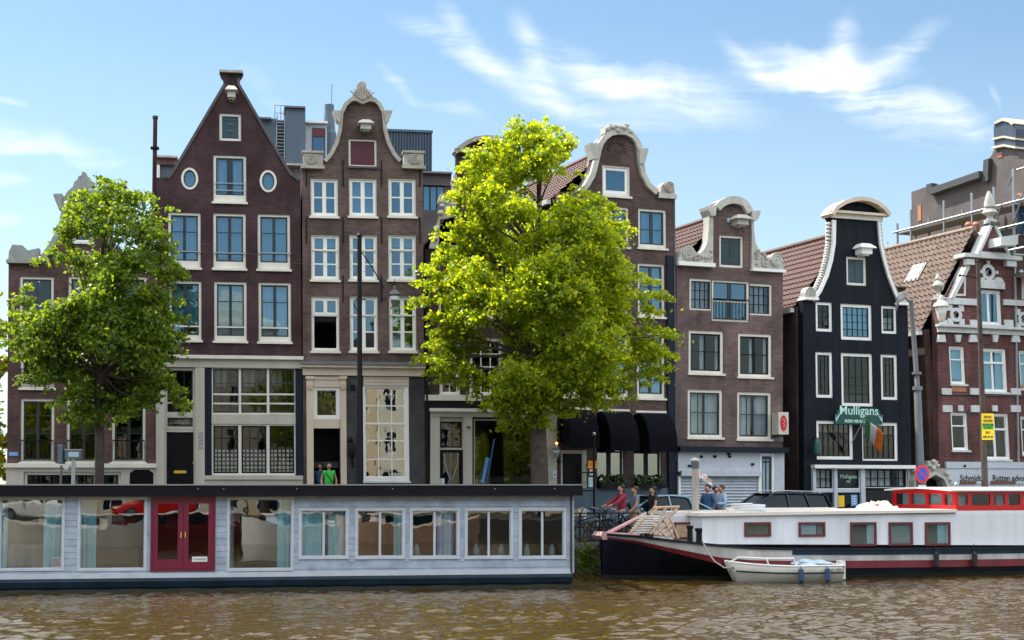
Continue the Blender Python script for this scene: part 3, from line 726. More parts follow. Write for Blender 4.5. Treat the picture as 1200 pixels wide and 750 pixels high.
a = D.rect(553.5, 575.3, 640, 600); D.mb().box(a[0], a[1], -.05, .1, 0, a[3]).build('plinth', 'cream_dark', D.root)
D.body(570, 292, 188, tile='tile_brown')
m = D.mb(); u, z = D.F(500, 330); z2 = D.F(500, 295)[1]; m.tube([(u, -.09, .1), (u, -.09, z2)], .05, 8); m.build('downpipe', 'iron', D.root)

# ---- house E
E = House('canal_house', 'dark brown bell gabled house with three black awnings beside the middle tree', 'house', 653.5, 784.5, PE, PH2, [(789,235,792,560)], depth=9)
E.u1 = E.F(790, 560)[0]
cx = 723.0
half = [(655,225),(676,224),(683,217),(690,205),(694,190),(697,176),(700,167),(705,160),(713,154),(723,152)]
rt = [(733,153),(742,158),(748,166),(751,176),(752,190),(755,204),(761,216),(770,224),(789,230)]
topE = half+rt
K = dict(fm='cream', sm='sash_navy', midw=.12, glass='glass_sky')
E.window(706, 194, 738.5, 230, fm='cream', sm='white', cols=1, rows=(), sw=.10, fw=.07, glass='glass_sky', curtain=((0,1,0,1),), cmat='teal_shutter', drop=.04)
E.window(748, 245, 781, 291, rows=(.55,), drop=.05, curtain=((0,1,0,1),), cmat='blind_sky_blue', **K)
E.window(702, 242, 737, 289, rows=(.4,), **K); E.window(660, 240, 692, 287, rows=(.4,), **K)
for y0, y1, r_ in ((309,371.5,(.45,)),(389,467,(.4,))):
    E.window(746.5 if y0 > 350 else 747.5, y0, 779, y1, rows=r_, drop=.08, bars=((.28,.05),), curtain=((.5,1,0,1),), cmat='blind_sky_blue', **K)
    E.window(702, y0-1, 736, y1-1, rows=r_, drop=.08, bars=((.28,.05),), curtain=((0,.5,0,1),), cmat='blind_sky_blue', **K)
    E.window(659, y0-2, 690, y1-2, rows=r_, drop=.08, bars=((.28,.05),), **K)
for x0, x1, y in ((655.5,693,479),(700.5,737,480.5),(744.5,780,482)):
    a = E.rect(x0, y, x1, 529 if x0 < 690 else 575)
hole_px(E, 657, 528, 687, .25)
for i, (x0, x1) in enumerate(((699.5,731),(743,775))):
    w = E.window(x0, 482+i*2, x1, 574, fm='cream', sm='sash_black', cols=2, rows=(.52,), midw=.16, mw=.06, sw=.05, fw=(.0,.05,.05,.05), glass='glass_mirror', sill=None, curtain=None)
front(E, topE, 'brick_e')
E.mb().band(E.pts(half[1:]+rt[:-1]), .19, -.16, .42).build('coping', 'stone_pale', E.root)
for xx, s in ((694.5, -1), (751.5, 1)):
    q = E.pts([(xx+s*6, 169+(s+1)*3), (xx+s*5, 173+(s+1)*3), (xx+s*1, 187+(s+1)*3), (xx-s*4, 187+(s+1)*3), (xx-s*5, 169+(s+1)*3)]); E.mb().prism(q, -.2, .3).build('bracket', 'stone_pale', E.root)
q = [(707,157),(708,150),(713,149),(713,146),(718,148),(722,147),(726,149),(731,146),(736,148),(734,151),(739,153),(741,160),(731,157),(722,155)]
o = E.mb().prism(E.pts(q), -.15, .3).build('crest', 'stone', E.root)
m = E.mb()
for (x, y) in ((710,152),(716,150),(723,150),(730,151),(737,155),(722,154)):
    u, z = E.F(x, y); m.sphere((u, -.15, z), (.1,.08,.09), 8, 6)
m.build('carving', 'stone_pale', o, True)
o = E.boxp(770.5, 227.5, 791, 233, -.14, .38, 'shoulder_ledge', 'stone_pale')
q = [(772,228),(774,218),(778,214),(783,212.5),(788,215),(789,221),(789.5,228)]
E.mb().prism(E.pts(q), -.08, .3).build('shoulder_block', 'stone', o); volute(E, 782.5, 219.5, 5.5, 'stone', o, 1, -.15, -.05)
m = E.mb()
for k in range(9):
    t = pi*k/8; u, z = E.F(723, 176); m.sphere((u+.32*cos(t), -.01, z+.3*sin(t)), (.06,.04,.06), 6, 5)
m.build('brick_relief', 'brick_e', E.root)
E.boxp(655, 477.5, 692.5, 480, -.08, -.002, 'awning_head', 'cream'); E.boxp(700.5, 479.5, 737, 482, -.08, -.002, 'awning_head', 'cream'); E.boxp(744.5, 481.5, 780, 484, -.08, -.002, 'awning_head', 'cream')
for x0, x1, yt, yb, nm in ((656,689,481,526,0),(702,735,483,529,1),(746.5,779,484.5,530.5,2)):
    u0, u1, z0, z1 = E.rect(x0, yt, x1, yb); m = E.mb(); n = 10; vs = []; 
    prof = [(-.02-.95*sin(pi/2*k/n), z0+.25+(z1-z0-.25)*cos(pi/2*k/n)) for k in range(n+1)]+[(-.97, z0)]
    for uu in (u0, u1): vs += [(uu, y, z) for y, z in prof]+[(uu, -.02, z0+.25)]
    k = len(prof)+1; fs = [(i, i+1, k+i+1, k+i) for i in range(len(prof)-1)]+[tuple(range(k-1, -1, -1)), tuple(range(k, 2*k))]
    m.add(vs, fs); o = m.build('awning', 'awning', E.root)
    if nm == 1: text('AMSTELHOEK', 'steel', .17, ((u0+u1)/2+.2+E.lean*(z0+.12), -1.285, z0+.1), o, sx=.95) if False else None
d = E.rect(657, 527.5, 687, 600); m = E.mb(); m.ring(d[0], d[1], .2, d[3], (.06,.16,.12,0), -.03, .1); dr = m.build('door', 'cream_dark', E.root)
m = E.mb(); m.box(d[0]+.06, d[1]-.16, .06, .09, .2, d[3]-.12); m.ring(d[0]+.2, d[1]-.3, .6, d[3]-.4, .04, .045, .06); m.build('door_leaf', 'door_black', dr)
a = E.rect(653.8, 572, 790, 600); E.mb().box(a[0], a[1], -.06, -.003, 0, a[3]).build('plinth', 'metal_blue', E.root)
for x0, x1 in ((700,730),(743,775)):
    a = E.rect(x0, 559, x1, 572); m = E.mb()
    m.box(a[0], a[1], -.32, -.08, a[2], a[2]+.16)
    o = m.build('window_box', 'iron', E.root); m = E.mb()
    for k in range(60): m.sphere((random.uniform(a[0], a[1]), random.uniform(-.34, -.08), a[2]+random.uniform(.15, .45)), (.06,.05,.05), 5, 4)
    m.build('box_plants', 'planter_green', o)
E.body(723, 235, 172, tile='tile_red')
o = E.boxp(790.2, 232, 792.2, 540, -.02, .3, 'edge_strip', 'stone_dark')
m = E.mb(); u, z = E.F(785.5, 500); m.box(u-.13, u+.13, -.11, -.004, .1, E.F(785, 300)[1]); m.build('dark_upright_strip', 'navy', E.root)  # dark upright strip along the right edge of the front

# ---- house F
Fh = House('canal_house', 'mauve brick neck gabled house with white stone scrolls and a grey roller shutter', 'house', 793.2, 917, PF, PH2, [(917,320,917,520),(793,312,793,520)], depth=9)
topF = [(793,310),(834.3,313),(834.3,256),(833,246),(838,238),(846,233),(858,231),(869,235),(876,242),(879.3,252),(879.3,316),(917.5,318)]
K = dict(fm='cream', midw=.13, sw=.045)
Fh.window(843, 276, 871.2, 313.5, shutter='dark_teal', fm='cream', sill=None, fw=.09)
Fh.window(808, 326.5, 834, 363.5, fm='cream', sm='sash_black', cols=4, rows=(.33,.66), sw=.03, mw=.025, sill=None, fw=(.09,.03,.09,.06), glass='glass', curtain=((0,.9,0,1),))
Fh.window(834.2, 329, 878.2, 377, fm='cream', sm='sash_navy', cols=2, midw=.16, rows=(), bars=((.52,.05),), sill=None, fw=(.09,.09,.07,.10), sw=.04, glass='glass_sky', rail=.80)
Fh.window(878.4, 332.5, 905, 369.5, fm='cream', sm='sash_black', cols=4, rows=(.33,.66), sw=.03, mw=.025, sill=None, fw=(.03,.09,.09,.06), glass='glass', curtain=((0,.9,0,1),))
for (x0, y0, x1, y1) in ((807,387.5,848,438),(865,391,904.5,442)):
    Fh.window(x0, y0, x1, y1, fm='cream', sm='sash_black', rows=(.48,), midw=.05, sw=.05, sill='cream', glass='glass_low', curtain=((.38,.50,0,1),(.88,1,0,1)), cmat='paper_white', fw=.11)
for (x0, y0, x1, y1) in ((806,456.5,847,513),(864,459.5,904,515)):
    Fh.window(x0, y0, x1, y1, fm='cream', sm='sash_navy', rows=(.47,), midw=.05, sw=.05, sill='cream', glass='glass_low', curtain=((0,.32,0,1),(.36,.48,0,1),(.52,1,0,1)), cmat='curtain', fw=.11)
hole_px(Fh, 795, 531, 904, .05)
front(Fh, topF, 'brick_f')
Fh.boxp(792, 524, 918.5, 530, -.35, -.003, 'canopy', 'navy')
fz = Fh.rect(793.3, 530, 889, 553); Fh.mb().box(fz[0], fz[1], -.10, .1, fz[2], fz[3]).build('shop_fascia', 'boat_frame', Fh.root)
m = Fh.mb()
for (x, y) in ((820,535),(836,535),(853,535),(852,532),(880,544),(806,546)):
    u, z = Fh.F(x, y); m.box(u-.05, u+.05, -.16, -.1, z-.04, z+.04)
m.build('fascia_brackets', 'iron', Fh.root)
Fh.boxp(795, 552, 889, 558, -.25, -.1, 'shutter_box', 'boat_frame')
a = Fh.rect(796, 558, 887, 600); m = Fh.mb(); z = .05
while z < a[3]:
    m.add([(a[0], -.02, z), (a[1], -.02, z), (a[1], -.06, z+.05), (a[0], -.06, z+.05), (a[1], -.02, z+.10), (a[0], -.02, z+.10)], [(0,1,2,3),(3,2,4,5)]); z += .108
m.box(a[0], a[1], -.015, .0, .05, a[3]); m.build('roller_shutter', 'boat_frame', Fh.root)
a = Fh.rect(793.2, 558, 796, 600); Fh.mb().box(a[0], a[1], -.12, .1, 0, a[3]).build('shutter_post', 'white', Fh.root)
a = Fh.rect(887.1, 558, 889.5, 600); Fh.mb().box(a[0], a[1], -.12, .1, 0, a[3]).build('shutter_post', 'white', Fh.root)
fd = Fh.rect(889.7, 532, 904, 600)
Fh.window(886, 532, 905, 560, fm='white', sm='sash_black', cols=2, rows=(.3,), hole=False, sill=None, v=-.1, fw=(.1,.1,.08,0), glass='glass', curtain=((0,1,0,1),)) if False else None
m = Fh.mb(); m.ring(Fh.rect(889.2,531,905.5,600)[0], Fh.rect(889.2,531,905.5,600)[1], .05, Fh.F(897,531)[1], (.07,.09,.12,0), -.1, .06); dd = m.build('door', 'white', Fh.root)
a = Fh.rect(891.5, 536, 902.5, 600); m = Fh.mb(); m.ring(a[0], a[1], .06, a[3], .06, -.05, 0)
for zz in (.9, 2.6): m.box(a[0]+.06, a[1]-.06, -.045, -.005, zz, zz+.05)
m.box((a[0]+a[1])/2-.02, (a[0]+a[1])/2+.02, -.045, -.005, .12, a[3]-.06); m.build('door_leaf', 'sash_navy', dd)
Fh.mb().box(a[0]+.05, a[1]-.05, -.02, -.012, .1, a[3]-.05).build('pane', 'blind_sky_blue', dd)
a = Fh.rect(905.8, 531, 917.5, 600); Fh.mb().box(a[0], a[1], -.1, -.003, 0, a[3]).build('pilaster', 'boat_frame', Fh.root)
# white neck frame and arch
arc = [(829,246),(833,243),(836,241),(842,235),(850,231.5),(858,230.5),(866,232),(873,236),(877,242),(880,247),(885,249)]
Fh.mb().band(Fh.pts(arc[2:-1]), .27, -.18, .42).build('arched_coping', 'stone_pale', Fh.root)
for s, x in ((-1, 831.5), (1, 882)):
    a = Fh.pts([(x+s*6, 243+(s+1)*2.5), (x+s*5, 247+(s+1)*2.5), (x+s*2, 254+(s+1)*2.5), (x-s*3.5, 254+(s+1)*2.5), (x-s*4.5, 243+(s+1)*2.5)]); Fh.mb().prism(a, -.24, .4).build('bracket', 'stone_pale', Fh.root)
L_ = [(829.5,254),(834.3,254),(834.3,313),(793,309.5),(794,304),(797,296),(801,290),(806,288.5),(811,291),(814,296),(819,297),(824,292),(827.5,284),(829.3,270)]
R_ = [(879.4,256),(881.5,256),(882.3,272),(884,285),(889,295),(895,301),(899,302),(903,299),(908,297.5),(913,300),(916,306),(917,317.5),(879.4,316.5)]
for q, vx, vy, s in ((L_, 804.5, 297, -1), (R_, 907.5, 304.5, 1)):
    w = Fh.mb().prism(Fh.pts(q), -.10, .34).build('side_scroll', 'stone_pale', Fh.root)
    volute(Fh, vx, vy, 7, 'stone_pale', w, s, -.17, -.08)
    m = Fh.mb(); 
    for k in range(26):
        t = random.random(); x = (812+t*20) if s < 0 else (883+t*18); lo = 309 if s < 0 else 313
        y = random.uniform(max(288+14*(1-t if s < 0 else t), 292) if s < 0 else 290+14*t, lo); u, z = Fh.F(x, y); m.sphere((u, -.11, z), (.08,.05,.06), 6, 5)
    m.build('carving', 'stone', w, True)
a = Fh.rect(792.5, 308, 835.5, 312.5); Fh.mb().box(a[0], a[1], -.2, -.003, a[2], a[3]).build('ledge', 'white', Fh.root)
a = Fh.rect(879, 316, 918, 319); Fh.mb().box(a[0], a[1], -.2, -.003, a[2], a[3]).build('ledge', 'white', Fh.root)
hood(Fh, 863, 260.5, 17, 12)
Fh.boxp(852, 256, 860, 260.5, -.03, -.002, 'small_plaque', 'curtain_teal')
Fh.body(858, 316, 250, tile='tile_red')
u, z = Fh.F(912, 515); Fh.mb().box(u-.2, u+.2, -.03, -.002, z-.08, z+.08).build('name_plate', 'iron_grey', Fh.root)

# ---- house G (pub)
G = House('canal_house', 'narrow black painted pub with a white edged neck gable and Irish flag', 'house', 941.5, 1069, PG, PH2, [(941,380,941,560),(1063,360,1070,560)], depth=8.5)
topG = [(941,350),(950,351),(958,340),(966,322),(971,304),(974,285),(974.5,258),(972,254),(970,250),(976,243),(985,237),(994,234.5),(1004,233),(1014,234.5),(1024,239),(1032,245),(1037,251),(1033,256),(1030,259),(1032,285),(1036,304),(1042,325),(1050,345),(1056,356),(1063.5,358)]
K = dict(fm='white', sill=None)
G.window(992, 301, 1015.5, 334.5, shutter='teal_shutter', fm='cream', sill=None, fw=.10)
G.window(956, 354, 975.5, 388.5, sm='sash_black', cols=2, rows=(.25,.5,.75), sw=.02, mw=.02, glass='glass_low', fw=.11, **K)
G.window(985.3, 356.5, 1022, 398.5, sm='sash_black', cols=5, rows=(.25,.5,.75), sw=.03, mw=.02, glass='glass_sky', curtain=((0,1,0,1),), cmat='blind_sky_blue', fw=.12, **K)
G.window(1033, 358.5, 1051, 391, sm='sash_black', cols=2, rows=(.33,.66), sw=.02, mw=.02, glass='glass_low', fw=.10, curtain=((0,1,0,.6),), **K)
G.window(956, 412.5, 976, 466, sm='sash_black', cols=3, rows=(.2,.4,.6,.8), sw=.02, mw=.02, glass='glass_low', fw=.11, **K)
w = G.window(986, 414, 1023, 476, sm='sash_black', cols=4, rows=(.45,.62,.8), sw=.03, mw=.02, glass='glass_low', fw=.12, **K)
G.window(1032.5, 415.5, 1052, 468.5, sm='sash_black', cols=3, rows=(.2,.4,.6,.8), sw=.02, mw=.02, glass='glass_low', fw=.11, curtain=((0,1,0,1),), cmat='blind_tan', **K)
G.window(957, 493, 1000, 538.5, sm='sash_black', cols=6, rows=(.28,), sw=.02, mw=.03, glass='glass_low', fw=.12, curtain=((0,1,.74,1),), cmat='wood_pale', **K)
G.window(1010.5, 495, 1052.5, 540, sm='sash_black', cols=6, rows=(.28,), sw=.02, mw=.03, glass='glass_low', fw=(.07,.12,.12,.07), curtain=((0,1,.74,1),), cmat='wood_pale', **K)
hole_px(G, 951, 548, 1068, .15)
front(G, topG, 'black_wall')
arc = [(968.5,251.5),(974,243),(984,236.5),(994,233.3),(1004,232),(1014,233.3),(1024,237.5),(1033,244.5),(1038.5,252)]
G.mb().band(G.pts(arc), .15, -.35, .42).build('arched_coping', 'cream_warm', G.root)
G.boxp(969, 249.5, 1038, 252.3, -.28, -.003, 'pediment_cornice', 'cream_warm'); G.boxp(973, 252.5, 1032.5, 257.5, -.12, -.003, 'frieze', 'cream')
eL = [(941,351),(950,351),(958,340),(966,322),(971,304),(974,285),(974.5,258)]; eR = [(1030,259),(1032,285),(1036,304),(1042,325),(1050,345),(1056,356),(1064,358)]
for q, s in ((eL[1:], -1), (eR[:-1], 1)):
    e = G.mb().band(G.pts(q), .14 if s < 0 else .10, -.10, .40).build('white_edging', 'white', G.root)
    m = G.mb(); P = G.pts(q)
    for k in range(30):
        i = min(len(P)-2, int(k/30*(len(P)-1))); t = k/30*(len(P)-1)-i; u = P[i][0]*(1-t)+P[i+1][0]*t+s*.07; z = P[i][1]*(1-t)+P[i+1][1]*t
        m.sphere((u, 0.1, z), (.10, .14, .08), 7, 5)
    m.build('carving', 'stone_pale', e, True)
for x, y, s in ((947.5,344,-1),(1055.5,350,1)):
    a = G.boxp(x-7, y+5, x+9 if s < 0 else x+8, y+8, -.2, .36, 'shoulder_ledge', 'white'); volute(G, x, y, 6.2, 'stone_pale', a, s, -.16, .2)
    u, z = G.F(x, y+3.5); G.mb().box(u-.22, u+.2, -.1, .3, z-.1, z+.05).build('shoulder_block', 'stone_pale', a)
hood(G, 1008, 294, 17, 12, 'white', out=.45)
G.boxp(950, 545, 1071, 549, -.30, -.003, 'shop_cornice', 'white')
for x0, x1 in ((951,954.5),(975.5,979.5),(1007,1012),(1062,1069)):
    a = G.rect(x0, 549, x1, 590); G.mb().box(a[0], a[1], -.12, .1, .0, a[3]).build('shop_post', 'boat_frame', G.root)
G.boxp(954.7, 573, 975.3, 577, -.08, .1, 'transom', 'boat_frame'); G.boxp(979.7, 573, 1006.8, 577, -.08, .1, 'transom', 'boat_frame')
G.window(954.7, 549.2, 975.3, 573, fm='white', sm='sash_black', cols=3, rows=(.5,), hole=False, sill=None, v=-.04, fw=.02, mw=.03, curtain=((0,1,0,1),), cmat='paper_white', glass='glass_clear')
G.window(979.7, 549.2, 1006.8, 573, fm='white', sm='sash_black', cols=1, rows=(), hole=False, sill=None, v=-.04, fw=.03, mw=.03, curtain=((0,1,0,1),), cmat='sign_navy', glass='glass_clear')
u, z = G.F(993.5, 559.5); text('Mulligans', 'mint', .20, (u+G.lean*z, -.045, z+.03), G.root, ext=.003); text('bar', 'mint', .14, (u+G.lean*z, -.045, z-.14), G.root, ext=.003)
G.window(1012.2, 549.2, 1061.8, 571.5, fm='white', sm='sash_black', cols=6, rows=(.5,), hole=False, sill=None, v=-.04, fw=.02, mw=.03, curtain=((0,.66,0,1),(.83,1,0,1)), cmat='paper_white', glass='glass_clear')
G.window(1012.2, 571.7, 1061.8, 600, fm='sash_black', sm='sash_black', cols=1, rows=(), hole=False, sill=None, v=-.04, fw=.05, glass='glass')
for x0, x1 in ((954.7,975.3),(979.7,1006.8)):
    a = G.rect(x0, 577.3, x1, 600); m = G.mb(); m.ring(a[0], a[1], .1, a[3], (.09,.09,.09,.5), -.02, .06); o = m.build('pub_door', 'sash_black', G.root)
    G.mb().box(a[0]+.08, a[1]-.08, .01, .02, .55, a[3]-.08).build('pane', 'glass', o)
    if x0 > 970:
        u, z = G.F(985.5, 587); G.mb().box(u-.13, u+.13, -.03, -.021, z-.22, z+.2).build('poster', 'sign_yellow', o)
        u, z = G.F(1000.5, 586); G.mb().box(u-.14, u+.14, -.03, -.021, z-.22, z+.2).build('poster', 'poster_blue', o)
        m = G.mb()
        for k in range(4): m.box(u-.09, u+.09, -.033, -.031, z-.15+k*.09, z-.11+k*.09)
        m.build('poster_print', 'curtain', o)
G.body(1003, 361, 270, tile='tile_red', ridge_x=1003)
tk = G.root
# pub sign board
u0, u1, z0, z1 = G.rect(978, 478, 1030.5, 498)
pw = (u1-u0)
q = [(u0-.05, z0+.02), (u1+.05, z0+.02), (u1-.05, z1-.12), (u1-.35, z1), (u0+.35, z1), (u0+.05, z1-.12)]
sg = thing('pub_sign', 'dark green pub name board with pale lettering above the pub windows', 'sign', G.O+G.e*((u0+u1)/2+G.lean*z0)+G.n*(-.06)+Vector((0,0,z0)), PH2)
um, zm = (u0+u1)/2, z0
MB().prism([(x-um, z-zm) for x, z in q], -.06, .05).build('board', 'sign_dkgreen', sg)
text('Mulligans', 'mint', .47, (0, -.067, .52), sg, sx=1.0, bold=.004); text('IRISH MUSIC', 'mint', .15, (-.18, -.067, .13), sg, sx=1.1, bold=.004)
m = MB()
for s in (-1, 1): m.tube([(s*.98, -.065, .18), (s*.9, -.065, .32), (s*.83, -.065, .42)], [.035,.03,.005], 5); m.tube([(s*1.0, -.065, .12), (s*1.02, -.065, .4)], [.03,.004], 5)
m.build('emblem', 'curtain_teal', sg)
# Irish flag on a pole
P = G.O+G.e*(G.F(997.5, 519)[0]+G.lean*G.F(997,519)[1])+Vector((0,0,G.F(997.5,519)[1]))+G.n*(-.03)
tip = G.O+G.e*(G.F(1014.5, 484, -1.3)[0]+G.lean*0)+G.n*(-1.3)+Vector((0,0,G.F(1014,486,-1.3)[1]))
fl = thing('irish_flag', 'drooping green white and orange flag on a pole slanting out over the pub front', 'flag', P, 0)
MB().tube([(0,0,0), tip-P], .022, 6).build('flag_pole', 'wood_grey', fl)
d0 = (tip-P)
def cloth(c0, c1, mat):
    m = MB(); vs = []; fs = []; n = 8
    for i in range(n+1):
        t = c0+(c1-c0)*i/n
        for j in range(9):
            s_ = j/8; top = d0*(1-.02)+Vector((.72*t, -.05, -.12-.60*t)) ; 
            low = d0*.55+Vector((.20+.62*t, -.05, -.28-.75*t))
            p = top*(1-s_)+low*s_+Vector((0, .07*sin(t*9+s_*3), -.06*sin(s_*pi)))
            vs.append(tuple(p))
    for i in range(n):
        for j in range(8): fs.append((i*9+j, (i+1)*9+j, (i+1)*9+j+1, i*9+j+1))
    m.add(vs, fs); o = m.build('cloth', mat, fl, True)
    s = o.modifiers.new('s', 'SOLIDIFY'); s.thickness = .008
cloth(0, .22, 'flag_green'); cloth(.22, .52, 'flag_white'); cloth(.52, .88, 'flag_orange')
# green wall lamp on pub
u, z = G.F(957, 525, -.3)
gl = thing('wall_lamp', 'dark green wall lamp at the left edge of the pub', 'lamp', G.O+G.e*(u)+G.n*(-.3)+Vector((0,0,z)), PH2)
MB().lathe([(.03,.38),(.10,.3),(.16,.12),(.17,-.2),(.05,-.3)], (0,0,0), 10).build('lamp_shade', 'sign_dkgreen', gl, True)
MB().tube([(0,0,.36), (0,.15,.42), (0,.28,.3)], .02, 6).build('bracket', 'iron', gl)

# ---- house H
Hh = House('canal_house', 'red brick house with white stone bands and a small spired gable at the right edge', 'house', 1098, 1229, PH, PH2, [(1098,390,1107,560)], depth=9)
cx = 1163.5
l_ = [(1098,350),(1112,350),(1122,330),(1131,312),(1131,303),(1145,300),(1159,264),(1164,250)]
topH = l_ + [(1169,265),(1184,303),(1196,306),(1196,318),(1206,336),(1216,356),(1230,358)]
K = dict(fm='white', sm='white', glass='glass_sky', sw=.05, mw=.05)
Hh.window(1146, 340, 1173.5, 381, rows=(), midw=.1, fw=.09, curtain=((0,1,0,1),), cmat='metal_blue', sill='white_sill', **K)
for x0, y0, x1, y1 in ((1113,406,1131,450.5),(1195,411,1213,456)):
    Hh.window(x0, y0, x1, y1, rows=(.0001,), cols=1, bars=((.33,.05),), fw=.07, curtain=((0,1,0,.9),), cmat='metal_blue', sill='trim_grey', **K)
Hh.window(1149, 408.5, 1180, 460, rows=(), cols=2, midw=.1, bars=((.3,.08),), fw=.09, curtain=((0,1,0,.9),), cmat='metal_blue', sill='trim_grey', **K)
for x0, y0, x1, y1 in ((1115,483.5,1134.5,528),(1197,488,1216,533)):
    Hh.window(x0, y0, x1, y1, rows=(.0001,), cols=1, bars=((.33,.05),), fw=.08, sill='trim_grey', fm='white', sm='white', sw=.04, mw=.05, glass='glass_low')
Hh.window(1151, 484.5, 1183, 539, rows=(), cols=2, midw=.1, bars=((.32,.08),), fw=.09, sill='trim_grey', fm='white', sm='white', sw=.04, mw=.05, glass='glass_low')
for (x, y, r_) in ((1119.5,369,4.6),(1157.5,319,5.4),(1199,374,4.6)):
    u, z = Hh.F(x, y); k = Hh.F(x+1, y)[0]-u; rr_ = r_*k
    Hh.holes.append([(u+rr_*cos(2*pi*i/24), z+rr_*sin(2*pi*i/24)) for i in range(24)])
    w = Hh.mb().annulus(u, z, rr_+.09, rr_+.09, .13, -.06, -.003).build('round_window', 'trim_grey', Hh.root)
    m = Hh.mb()
    for t in (pi/4, -pi/4): m.tube([(u-rr_*cos(t), .07, z-rr_*sin(t)), (u+rr_*cos(t), .07, z+rr_*sin(t))], .02, 5)
    m.build('sash', 'trim_grey', w); Hh.mb().disc(u, z, rr_+.02, rr_+.02, .1, .108).build('pane', 'glass_sky', w); Hh.mb().disc(u, z, rr_+.02, rr_+.02, .15, .16).build('curtain', 'metal_blue', w)
    if y > 350:
        m = Hh.mb()
        for a in (pi/4, 3*pi/4, 5*pi/4, 7*pi/4):
            c, s_ = cos(a), sin(a); m.box(u+c*(rr_+.19)-.12, u+c*(rr_+.19)+.12, -.05, -.003, z+s_*(rr_+.19)-.12, z+s_*(rr_+.19)+.12)
        m.build('corner_stones', 'trim_grey', w)
    else:
        m = Hh.mb()
        for a in (0, pi/2, pi): m.box(u+cos(a)*(rr_+.16)-.06, u+cos(a)*(rr_+.16)+.06, -.09, -.003, z+sin(a)*(rr_+.16)-.06, z+sin(a)*(rr_+.16)+.06)
        m.build('key_stones', 'trim_grey', w)
front(Hh, topH, 'brick_h')
W = lambda *a, **k: Hh.boxp(*a, **k)
W(1096, 383, 1232, 386, -.28, -.003, 'string_course', 'trim_grey'); W(1098, 386.2, 1230, 392, -.13, -.003, 'stone_band', 'trim_grey')
for x in (1102,1121.5,1139,1165,1189,1206,1223):
    q = Hh.pts([(x-3.6,392.5),(x+3.6,392.5),(x+5,401) if x not in (1121.5,1165,1206) else (x+2.2,401),(x-5,401) if x not in (1121.5,1165,1206) else (x-2.2,401)])
    Hh.mb().prism(q, -.10, -.003).build('keystone', 'trim_grey', Hh.root)
W(1098, 349.5, 1144, 357, -.10, -.003, 'stone_band', 'trim_grey'); W(1175, 352.5, 1231, 359, -.10, -.003, 'stone_band', 'trim_grey')
for y in (376,):
    for x0, x1 in ((1100,1109),(1136,1145),(1176,1186),(1215,1226)): W(x0, y-1, x1, y+7, -.08, -.003, 'quoin_stone', 'trim_grey')
for x0, x1 in ((1103,1114),(1136,1147),(1184,1195),(1219,1229)): W(x0, 455, x1, 462.5, -.07, -.003, 'quoin_stone', 'trim_grey')
for x0, x1 in ((1104,1115),(1122,1128),(1137,1148),(1162,1168),(1184,1195),(1205,1211),(1219,1229)): W(x0, 475, x1, 483 if x1-x0 > 8 else 482, -.07, -.003, 'quoin_stone', 'trim_grey')
W(1102, 462.7, 1230, 464, -.05, -.003, 'ledge', 'stone_dark')
for x0, x1 in ((1115,1132),(1197,1214)): W(x0, 451.5, x1, 459, -.02, -.003, 'brick_apron', 'terracotta')
W(1146, 331, 1175, 338.5, -.14, -.003, 'window_head', 'trim_grey'); 
q = Hh.pts([(1146,331),(1148,326),(1152,324.5),(1152,328),(1164,328),(1166,325),(1172,326),(1175,331)]); Hh.mb().prism(q, -.10, -.003).build('window_scrollwork', 'trim_grey', Hh.root)
W(1125, 299.5, 1192, 304, -.30, .38, 'gable_cornice', 'trim_grey'); W(1129, 304.2, 1138, 311, -.22, -.003, 'bracket', 'trim_grey'); W(1176, 306, 1187, 313, -.22, -.003, 'bracket', 'trim_grey')
m = Hh.mb(); m.band(Hh.pts([(1143,299),(1159,263)]), .12, -.10, .40); m.band(Hh.pts([(1166,263),(1184,302)]), .12, -.10, .40); m.box(*[Hh.rect(1146,296,1180,299)[i] for i in (0,1)], -.1, -.003, *[Hh.rect(1146,296,1180,299)[i] for i in (2,3)])
m.build('gable_edging', 'trim_grey', Hh.root)
m = Hh.mb(); m.band(Hh.pts([(1112,350),(1122,330),(1132,310)]), .16, -.10, .40); m.band(Hh.pts([(1196,316),(1206,336),(1216,356)]), .16, -.10, .40); m.build('gable_edging', 'trim_grey', Hh.root)
m = Hh.mb(); a = Hh.pts([(1115,347),(1131,320),(1131,347)]); m.prism(a, -.05, -.003, [Hh.pts([(1120,344.5),(1129,329),(1129,344.5)])]); a = Hh.pts([(1197,324),(1212,351),(1197,351)]); m.prism(a, -.05, -.003, [Hh.pts([(1199.5,333),(1207,348),(1199.5,348)])]); m.build('triangle_moulding', 'trim_grey', Hh.root)
def urn(x, y, s, nm='finial', tall=False):
    u, z = Hh.F(x, y); pr = [(.20,0),(.20,.1),(.08,.14),(.08,.24),(.18,.34),(.24,.5),(.17,.64),(.07,.72),(.12,.78),(.08,.92),(.02,1.0)]
    if tall: pr = [(.22,0),(.22,.12),(.12,.16),(.10,.25),(.26,.36),(.20,.46),(.12,.5),(.19,.56),(.17,.72),(.10,.95),(.04,1.08)]
    Hh.mb().lathe([(r_*s, zz*s) for r_, zz in pr], (u, .1, z), 12).build(nm, 'stone_pale', Hh.root, True)
urn(1102.5, 349, .95); urn(1224, 356, .95); urn(1163, 262, 1.2, tall=True)
W(1098, 349, 1109, 350.5, -.14, .4, 'finial_base', 'trim_grey'); W(1158, 260.5, 1168.5, 264, -.16, .42, 'finial_base', 'stone_dark')
q = Hh.pts([(1158,281),(1178,278),(1178,289),(1174,291),(1158,291)]); Hh.mb().prism(q, -.75, .0).build('hoist_hood', 'trim_grey', Hh.root)
